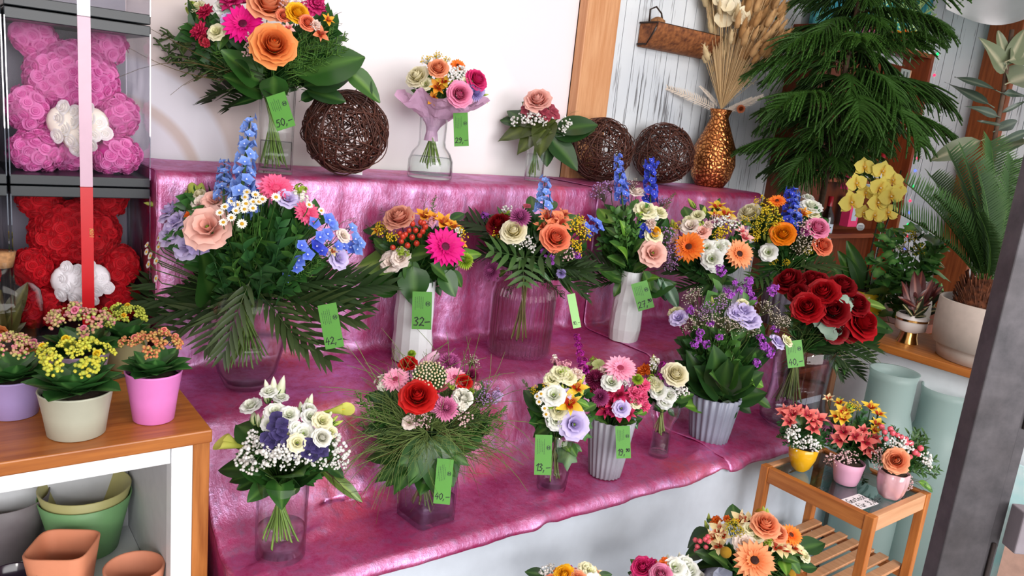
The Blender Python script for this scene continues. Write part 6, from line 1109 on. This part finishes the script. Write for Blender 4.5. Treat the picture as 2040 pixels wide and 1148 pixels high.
# 12 white bouquet
vase('glass_vase', 'straight clear glass cylinder with the white and violet bouquet, front left', 'vase', 557, 1131, ZA+.006, [(48, 0), (49, 50), (49, 100), (50, 158)], GLASS, 60, GV)
bouquet('white lisianthus bouquet with dark violet hydrangea, gypsophila and lime callas, front left', (572, 880, 1.63), (122, 72), (560, 985), '''
lis_white 548 821 36; lis_white 576 827 34; lis_white 500 809 36; lis_white 618 831 30; lis_cream 642 839 34 .01; rose_white 641 873 39 .02; lis_white 604 865 39; lis_cream 592 883 32 .02; lis_cream 574 871 22; lis_white 536 845 27; lis_white 536 781 29; lis_white 560 793 25; lis_white 616 815 25; lis_cream 660 861 22; lis_white 590 853 25
budw 538 800 528 756; budw 546 795 545 750; budw 553 800 566 748; budw 550 812 548 786; budw 534 805 524 778; budw 606 822 613 792; budw 612 822 622 784; budw 602 826 598 800; budw 508 848 504 818; budw 516 852 514 824; budw 524 850 530 816; budg 580 870 573 848; budg 584 872 580 850; budg 590 868 588 852; budg 576 880 574 864; budw 652 834 664 816; budg 658 842 674 828; budg 662 848 684 838; budw 596 832 590 810
hyd_dark 550 832 32 .018; hyd_dark 562 845 32 .018; hyd_dark 544 850 30 .018; hyd_dark 556 866 34 .018; hyd_dark 572 880 30 .018; hyd_dark 542 880 34 .018; hyd_dark 548 866 28 .018; hyd_dark 616 886 34 .018; hyd_dark 630 892 34 .018; hyd_dark 642 900 32 .018; hyd_dark 612 902 32 .018; hyd_dark 624 908 30 .018; hyd_dark 594 904 30 .018; hyd_dark 530 872 30 .018; hyd_dark 604 890 28 .018; hyd_dark 562 860 28 .018; hyd_dark 536 890 28 .018; hyd_dark 560 882 28 .018; hyd_dark 644 886 28 .018
gyp 496 902 54 .01; gyp 520 898 60 .02; gyp 548 906 60 .02; gyp 578 904 54 .02; gyp 602 910 44 .02; gyp 486 920 44 .01; gyp 505 928 44 .01; gyp 662 882 50; gyp 674 898 50; gyp 682 920 36; gyp 572 926 36 .02; gyp 506 872 40; gyp 518 880 34; gyp 540 912 40 .03; gyp 560 900 40 .03; gyp 640 922 34; gyp 620 918 30; gyp 664 925 30; gyp 530 925 30 .03
calla 500 892 424 878 .02; calla 640 822 706 812; broad 530 880 468 838; dark 510 930 432 934; dark 505 945 452 956; broad 540 960 492 1000 .05; broad 556 950 562 1012 .07; mid 552 958 514 926 .08; mid 572 952 594 920 .08; dark 585 960 638 938 .03; dark 600 955 625 965 .02; dark 590 960 560 930 .05; mid 600 950 655 935; dark 520 950 470 975; dark 650 925 690 950; olive 640 935 725 998; twig 640 930 724 998; grassb 650 930 700 860; grassb 660 940 716 920; grassb 655 935 680 1000; mid 596 968 570 990 .04''',
 (('bush', 22, .6, .82, -.8, .3), ('broad', 14, .8, 1, -.9, -.2), ('dark', 14, .6, .9, -.7, .3)), (20, 556, 1082, 1.62, .022, .042), GB, 12)
# 13 red bouquet, 40,-
vase('glass_vase', 'square clear glass vase turned on edge under the grassy red and pink bouquet', 'vase', 846, 1050, ZA+.006, [(43, 0), (43, 60), (42, 130)], glass('f2f0f6', .7, .03), 50, GV, rf=lambda t, z, r: r*1.05/((abs(math.cos(t-.1))**9+abs(math.sin(t-.1))**9)**(1/9)), k=32)
bouquet('wide grassy bouquet with a red rose, pink gerberas and pink pompons, front row', (852, 815, 1.86), (165, 105), (846, 940), '''
rose_red 832 792 74 .04; ger_pink 788 756 64 .02; rose_red 814 726 38; mum_mauve 896 726 54; mum_pink 888 815 56 .03; mum_pink 866 804 44 .02; ach 856 750 78 .03; ger_pink 906 752 56; mum_burgundy 940 750 36; rose_red 924 762 36; rose_white 922 794 42 .01; stat_white 924 806 36 .02; stat_white 914 786 30 .02; gypp 830 836 44 .02; gypp 844 842 40 .02; gypp 922 832 44; gypl 972 784 54; gypl 958 796 44; stat_white 762 762 40; stat_mauve 990 790 34; mum_green 820 706 22; hyd_rust 880 770 30; carn_crimson 872 774 26; stat_green 900 770 22; lis_pale 815 842 24; mum_green 938 780 18; gypf 940 722 36; stat_rose 950 770 24
tulip 834 730 870 706 .03; ivy 820 712 826 700; aral 838 900 716 908 .03; aral 852 885 868 992 .1; broad 812 920 768 968 .05; broad 858 930 836 985 .1; broad 880 900 905 972 .07; aral 870 890 960 888 .02; mid 890 900 870 960 .09; dark 830 900 780 930 .05; dark 860 870 860 930 .06; fernd 850 860 715 850 .05; fernd 870 860 985 830 .05
grass 830 860 690 770; grass 830 860 700 800; grass 830 870 690 850; grass 840 870 720 900; grass 830 870 740 760; grass 840 850 800 700; grass 840 850 770 700; grass 860 850 900 690; grass 870 860 960 700; grass 870 860 1010 740; grass 880 860 1040 800; grass 880 870 1040 860; grass 870 880 980 930; grass 850 880 870 950 .1; grass 850 880 810 960 .08; grassb 880 880 1030 880; grassb 880 880 1000 950; grassb 870 880 960 970; grass 860 860 850 690; grassb 850 860 930 690; grassb 850 870 720 960; grass 850 860 740 850 .1; grass 860 850 950 840 .1; grass 850 870 800 900 .13; grass 860 870 910 900 .12; grass 850 860 850 920 .13; grassb 880 870 990 780; grassb 870 860 1010 840; fern 820 860 710 790; fern 820 860 720 830; fern 880 860 1010 820; fern 880 870 1000 850''',
 (('bush', 30, .6, .82, -.7, .3), ('fern', 6, .7, .9, -.5, .3), ('grass', 34, .75, 1.0, -.8, .5), ('dark', 12, .6, .85, -.7, .1), ('broad', 3, .8, .9, -.9, -.4)), (18, 842, 1010, 1.86, .022, .034, '5a4a28'), GB, 13)
price_tag('green price tag reading 40,- half behind a leaf at the square glass vase', (881, 914), (914, 917), (863, 1003), 1.74, '40,-')
# 14 '13,-'
vase('glass_vase', 'short glass tumbler vase with the small yellow posy, tag in front', 'vase', 1096, 985, ZA+.006, [(29, 0), (31, 30), (34, 70), (36, 118)], glass('f6f2f6', .7, .03), 50, GV)
bouquet('small yellow and cream posy with one lilac lisianthus, front row centre', (1116, 795, 2.06), (72, 76), (1108, 885), '''
alst_yellow 1136 802 56 .02; alst_yellow 1150 770 44; lis_white 1103 788 40 .01; lis_cream 1112 818 32; lis_white 1108 838 34 .01; lis_lilac 1143 846 52 .02; daisy 1078 785 18 .05; daisy 1074 801 18 .05; daisy 1085 814 18 .05; daisy 1088 826 18 .05; daisy 1070 790 16 .05; stat_rose 1106 720 24; stat_rose 1118 728 24; stat_rose 1130 724 22; stat_white 1104 712 16; stock 1162 735 1150 672 28; lis_cream 1116 745 34; lis_cream 1132 752 30; lis_cream 1100 756 28; carn_pale 1148 746 34; mum_green 1097 804 26; stat_green 1120 738 24; budg 1116 790 1112 762; budg 1122 792 1120 764; budg 1126 790 1128 770; budg 1150 770 1166 746; budg 1156 790 1164 772; sol 1066 778 24; sol 1090 770 24; hyd_green 1128 740 24; hyd_green 1112 754 24; lis_lilac 1130 785 20
dark 1086 822 1044 770; mid 1092 830 1048 800; mid 1104 846 1058 868 .04; mid 1110 850 1070 840 .03; ivy 1150 860 1182 872; ivy 1146 850 1186 830; ivy 1130 890 1130 940 .03; mid 1130 880 1150 910 .03; light 1150 800 1176 808; mid 1136 870 1172 856 .04; blade 1110 870 1112 900 .04; light 1120 880 1136 900 .04; mid 1160 820 1190 800; dark 1100 860 1090 890 .02; fern 1080 800 1040 760; mid 1140 885 1160 900''',
 (('mid', 20, .6, .95, -.8, .3), ('bush', 18, .5, .82, -.5, .6), ('ivy', 10, .8, 1, -.8, .0)), (14, 1098, 955, 2.06, .014, .026, '5a5a34'), GB, 14)
price_tag('green price tag reading 13,- on the small yellow posy', (1063, 866), (1097, 867), (1064, 946), 1.95, '13,-')
# 15 '19,90'
vase('ribbed_planter', 'grey fluted tapering ceramic vase with the crimson and pink posy', 'vase', 1202, 957, ZA+.006, [(31, 0), (35, 30), (41, 75), (46, 116)], plain('9a98a4', .4, .04), None, 'grey fluted ceramic vases', rf=ribs(22, .045), k=110, thick=.005)
bouquet('crimson posy with one large pale pink gerbera in the tapering grey vase', (1226, 785, 2.2), (72, 72), (1214, 858), '''
ger_pink 1236 734 74 .02; mum_burgundy 1188 757 50; mum_burgundy 1174 742 34; lis_white 1218 762 34 .02; alst_crimson 1232 784 44 .01; alst_crimson 1220 800 44 .01; alst_crimson 1207 816 40; alst_crimson 1232 820 42; alst_crimson 1244 800 40; mum_plum 1196 792 42 .02; carn_pink 1276 792 42; carn_pink 1264 784 36; carn_pink 1282 768 34; carn_pink 1284 808 30; lis_lilac 1238 814 30 .03; mum_green 1270 757 28; hyd_green 1178 730 30; hyd_green 1192 726 30; hyd_green 1186 742 26; gyp 1246 764 24; carn_crimson 1212 782 34; alst_crimson 1252 822 34; stat_red 1200 806 28; carn_magenta 1218 816 34; carn_pale 1204 738 24; stat_red 1180 772 26; berry 1170 760 10; lis_cream 1266 802 22; stat_green 1182 718 20
mid 1220 850 1180 830; mid 1230 850 1260 836 .03; ivy 1200 850 1176 810; dark 1240 845 1280 830; light 1270 826 1290 818; dark 1210 850 1200 868 .03; mid 1240 850 1240 872 .03; mid 1200 845 1170 850; blotch 1262 836 1272 856''',
 (('mid', 18, .6, .9, -.9, .1), ('bush', 14, .5, .8, -.5, .4)), None, GB, 15)
price_tag('green price tag reading 19,90 on the tapering grey vase', (1230, 849), (1259, 848), (1228, 914), 2.07, '19,90', (3, 4))
# 16 white rose posy in goblet
vase('glass_vase', 'small waisted glass goblet vase with the cream rose posy', 'vase', 1310, 914, ZA+.006, [(20, 0), (19, 8), (18, 50), (20, 66), (28, 84), (30, 96), (27, 108)], GLASS, 44, GV)
bouquet('tiny posy with one large cream rose and gypsophila in the goblet vase', (1326, 770, 2.38), (48, 50), (1318, 822), '''
rose_cream 1345 748 52 .02; gyp 1350 776 32; gyp 1362 782 28; gyp 1340 788 24; stat_magenta 1323 730 26; stat_magenta 1320 748 26; carn_orange 1284 738 34; stat_white 1304 720 26; gyp 1302 732 24; lis_white 1312 780 28; lis_white 1332 788 26; lis_white 1325 800 26; lis_cream 1300 762 22; budg 1302 745 1302 706; budw 1296 760 1294 744; budg 1312 756 1314 738; gyp 1294 776 20; lis_cream 1308 768 22; stat_green 1296 752 18
dark 1330 815 1300 815; dark 1335 810 1372 796; dark 1330 815 1345 830; mid 1340 800 1384 780; dark 1310 810 1288 792; blade 1318 820 1300 800''',
 (('dark', 12, .7, .95, -.9, .1), ('bush', 10, .5, .8, -.5, .5)), (14, 1312, 868, 2.38, .010, .018, '6a5a38'), GB, 16)
# 17-19 table arrangements
ZT = .5645
vase('table_pot', 'small glossy yellow pot with a coral alstroemeria arrangement on the side table', 'pot', 1592, 941, ZT, [(11, 0), (18, 8), (26, 28), (29, 50)], plain('eab01c', .15, .03), None, GR+' pots', soil=4)
bouquet('coral alstroemeria arrangement in the yellow pot', (1602, 850, 2.32), (52, 48), (1588, 892), '''
alst_coral 1564 818 38; alst_coral 1578 822 38; alst_coral 1572 838 32; alst_coral 1610 824 38; alst_coral 1632 832 38; alst_coral 1618 836 32; alst_coral 1622 852 32; alst_coral 1590 814 26; gyp 1580 872 36; gyp 1582 858 28; gyp 1612 880 36; gyp 1624 890 28; gyp 1592 888 26; gyp 1574 862 22; ruscus 1600 890 1555 856; ruscus 1600 895 1650 860; ruscus 1600 890 1560 884; mid 1596 850 1596 806; mid 1606 880 1650 870; dark 1600 880 1640 890; pist 1600 890 1548 870; dark 1590 880 1620 860; pist 1600 890 1660 890''',
 (('ruscus', 18, .7, 1, -.7, .4), ('pist', 16, .7, 1, -.7, .4), ('bush', 10, .6, .8, -.6, .3)), None, GR, 17, name='table_arrangement', cat='arrangement')
vase('table_pot', 'small matt pink pot with a yellow and coral alstroemeria arrangement on the side table', 'pot', 1682, 969, ZT, [(22, 0), (25, 12), (28, 30), (30, 44)], plain('d8a0bc', .5, .03), None, GR+' pots', soil=4)
bouquet('yellow and coral alstroemeria arrangement in the pink pot', (1702, 866, 2.34), (60, 70), (1684, 930), '''
alst_yellow 1736 808 36; alst_yellow 1752 822 32; alst_yellow 1748 842 30; alst_yellow 1744 856 24; alst_yellow 1668 826 36; alst_yellow 1682 818 38; alst_yellow 1680 832 30; sol 1700 806 24; sol 1708 814 22; alst_yellow 1672 800 26; alst_cream 1650 792 22; stat_green 1694 812 20; alst_coral 1680 858 40; alst_coral 1672 874 36; alst_coral 1704 868 34; alst_coral 1726 878 42; alst_coral 1738 890 38; alst_coral 1728 896 34; alst_coral 1720 856 26; alst_coral 1744 872 30; gypp 1664 912 40; gypp 1680 914 40; gypp 1696 910 34; gypp 1654 918 28; ruscus 1700 900 1650 880; dark 1700 900 1740 940; dark 1700 895 1730 930; pist 1700 910 1720 960; pist 1690 900 1750 920; mid 1700 860 1706 838; ruscus 1700 880 1720 820; ruscus 1690 860 1700 810; dark 1672 806 1674 790''',
 (('ruscus', 20, .7, 1, -.6, .7), ('pist', 20, .7, 1, -.7, .5), ('bush', 12, .6, .8, -.6, .4)), None, GR, 18, name='table_arrangement', cat='arrangement')
vase('table_pot', 'small shiny lobed metallic pink pot with a peach rose arrangement on the side table', 'pot', 1770, 996, ZT, [(20, 0), (24, 10), (28, 30), (28, 52)], plain('d8a4ac', .12, .05, spec=.9, coat=1), None, GR+' pots', rf=ribs(6, .05), k=60, soil=4)
bouquet('peach rose and pink berry arrangement in the metallic pink pot', (1790, 898, 2.28), (60, 52), (1772, 950), '''
rose_peach 1786 918 50 .03; berry_pink 1757 852 14; berry_pink 1774 856 14; berry_pink 1779 864 14; berry_pink 1763 862 13; berry_pink 1795 872 14; berry_pink 1804 876 14; berry_pink 1814 884 14; berry_pink 1805 884 14; berry_pink 1822 902 15; berry_pink 1833 894 15; berry_pink 1812 911 13; berry_pink 1788 868 12; berry_pink 1765 875 12; berry_pink 1828 906 12; gyp 1790 884 36; gyp 1808 894 32; gyp 1842 914 36; gyp 1776 888 28; gyp 1846 926 28; gypp 1752 920 34; gypp 1786 950 40; gypp 1802 956 36; gypp 1808 966 28; gypp 1750 905 28
pist 1800 930 1868 938; pist 1800 940 1866 950; pist 1800 935 1862 916; pist 1800 920 1842 866; pist 1800 920 1826 858; ruscus 1790 930 1740 920; light 1830 960 1856 974; mid 1840 965 1862 980; grassb 1800 950 1858 990; pist 1790 940 1750 940; dark 1780 935 1748 960; pist 1790 900 1780 850; blade 1776 900 1810 890''',
 (('pist', 26, .75, 1.05, -.6, .6), ('ruscus', 12, .7, 1, -.7, .4), ('bush', 10, .6, .8, -.6, .4)), None, GR, 19, name='table_arrangement', cat='arrangement')
# 20-22 bouquets in buckets on the floor in front
BK = plain('2a2c30', .4, .05)
def bucket(px, py, t, r, label):
    p = P(px, py, t); h = p.z-.02; o = thing('flower_bucket', (p.x, p.y, 0), label, 'bucket', 'black floor buckets'); MB().lathe([(.001, 0), (r*.8, 0), (r, h), (r*1.04, h), (r*1.04, h-.015), (r*.97, h-.015), (r*.78, .01), (.001, .01)], 32).obj('bucket_body', BK, o, Matrix.Translation((p.x, p.y, 0)))
bucket(1492, 1200, 1.92, .085, 'black bucket beneath the orange gerbera bouquet, below the picture edge')
bouquet('orange gerbera bouquet with cream alstroemeria in front of the white table cover', (1492, 1100, 1.92), (115, 82), (1492, 1195), '''
ger_peach 1503 1117 92 .04; rose_peach 1524 1048 58 .01; rose_peach 1548 1064 42; ger_orange 1576 1066 52; alst_cream 1476 1034 42; alst_cream 1492 1034 36; alst_cream 1432 1054 42; alst_cream 1420 1068 36; alst_cream 1430 1086 36; alst_cream 1440 1066 30; alst_cream 1550 1088 42; alst_cream 1566 1094 34; alst_cream 1584 1088 42; alst_cream 1594 1098 30; billy 1446 1101 23 .03; billy 1514 1022 18; billy 1574 1146 24 .03; carn_orange 1427 1038 26; carn_orange 1448 1034 18; solg 1458 1052 38; solg 1470 1062 34; sol 1462 1044 28; lis_pale 1482 1082 36; lis_cream 1494 1054 24; lis_cream 1508 1068 24; stat_green 1504 1060 22; stat_green 1530 1080 24; lis_cream 1602 1108 24
berry_pink 1386 1077 13; berry_pink 1395 1079 13; berry_pink 1406 1076 14; berry_pink 1410 1070 12; berry_pink 1390 1090 13; berry_pink 1388 1098 13; berry_pink 1407 1091 12; berry_pink 1412 1080 12; budg 1524 1032 1520 1008; budg 1530 1034 1528 1012; budg 1412 1040 1412 1022; budg 1410 1056 1404 1036; budg 1490 1076 1486 1056; budg 1498 1076 1500 1052; budg 1600 1110 1610 1092
broad 1466 1050 1460 1003; dark 1416 1060 1362 1088; dark 1416 1088 1362 1112 .02; dark 1440 1120 1390 1096 .04; dark 1440 1130 1380 1128 .03; mid 1450 1128 1424 1100 .05; dark 1590 1096 1645 1080; mid 1556 1110 1592 1118 .06; mid 1570 1110 1596 1144 .05; mid 1580 1120 1612 1112 .03; dark 1590 1130 1630 1130; light 1560 1116 1568 1140 .07; blade 1566 1104 1600 1106 .06; fern 1470 1040 1466 1020; star 1560 1130 1545 1146 .05; dark 1420 1046 1408 1030''',
 (('dark', 26, .7, .98, -.8, .3), ('bush', 22, .6, .82, -.6, .6), ('mid', 14, .7, .95, -.8, .2)), None, 'bouquets on the floor in front', 20)
bucket(1325, 1235, 1.86, .07, 'black bucket beneath the pink and white bouquet, below the picture edge')
bouquet('pink and white bouquet cut by the bottom picture edge, centre', (1322, 1168, 1.86), (82, 60), (1325, 1232), '''
rose_hot0pink 1280 1132 46; carn_magenta 1296 1126 34; rose_pink 1316 1146 46 .02; lis_white 1344 1132 40; lis_white 1366 1124 32; lis_white 1374 1138 36; carn_orange 1320 1128 28; carn_orange 1326 1118 20; lis_white 1358 1142 30; rose_white 1390 1150 30; lis_cream 1384 1146 22; berry 1306 1122 10; budw 1330 1124 1330 1104; budw 1352 1120 1354 1100; budw 1366 1120 1372 1104; gyp 1300 1150 30; mid 1286 1142 1256 1110; dark 1280 1150 1250 1140; white 1372 1130 1362 1110; rose_pink 1270 1160 40; rose_peach 1340 1170 50; lis_lilac 1300 1170 40''',
 (('dark', 16, .7, 1, -.8, .3), ('bush', 14, .6, .82, -.6, .6)), None, 'bouquets on the floor in front', 21)
mb = MB(); c_ = P(1380, 1165, 1.82); rows = [[tuple(P(1375+90*u+8*math.sin(v*9+u*4), 1140+60*v-10*math.sin(u*3.1), 1.82+.05*math.sin(u*7+v*3))) for u in np.linspace(0, 1, 8)] for v in np.linspace(0, 1, 7)]; mb.grid(rows); tag(mb.obj('wrapping_paper', plain('8a8ea0', .4, .05), smooth=False), 'grey wrapping paper at the right of the pink and white bouquet, bottom edge', 'paper')
bucket(1140, 1245, 1.72, .07, 'black bucket beneath the leftmost floor bouquet, below the picture edge')
bouquet('orange and cream bouquet barely rising above the bottom picture edge, left of the pink one', (1138, 1180, 1.72), (78, 52), (1140, 1240), '''
rose_yellow 1124 1146 42; gyp 1090 1142 36; gyp 1098 1134 26; lis_cream 1168 1134 28; lis_cream 1176 1140 24; stat_rose 1146 1142 28; stat_magenta 1134 1130 16; alst_cream 1186 1140 32; rose_peach 1150 1156 40; carn_orange 1112 1142 26; dark 1086 1148 1046 1136; dark 1190 1150 1220 1144; rose_coral 1100 1165 40; lis_white 1180 1165 40''',
 (('dark', 14, .7, 1, -.8, .1), ('bush', 12, .6, .82, -.6, .3)), None, 'bouquets on the floor in front', 22)
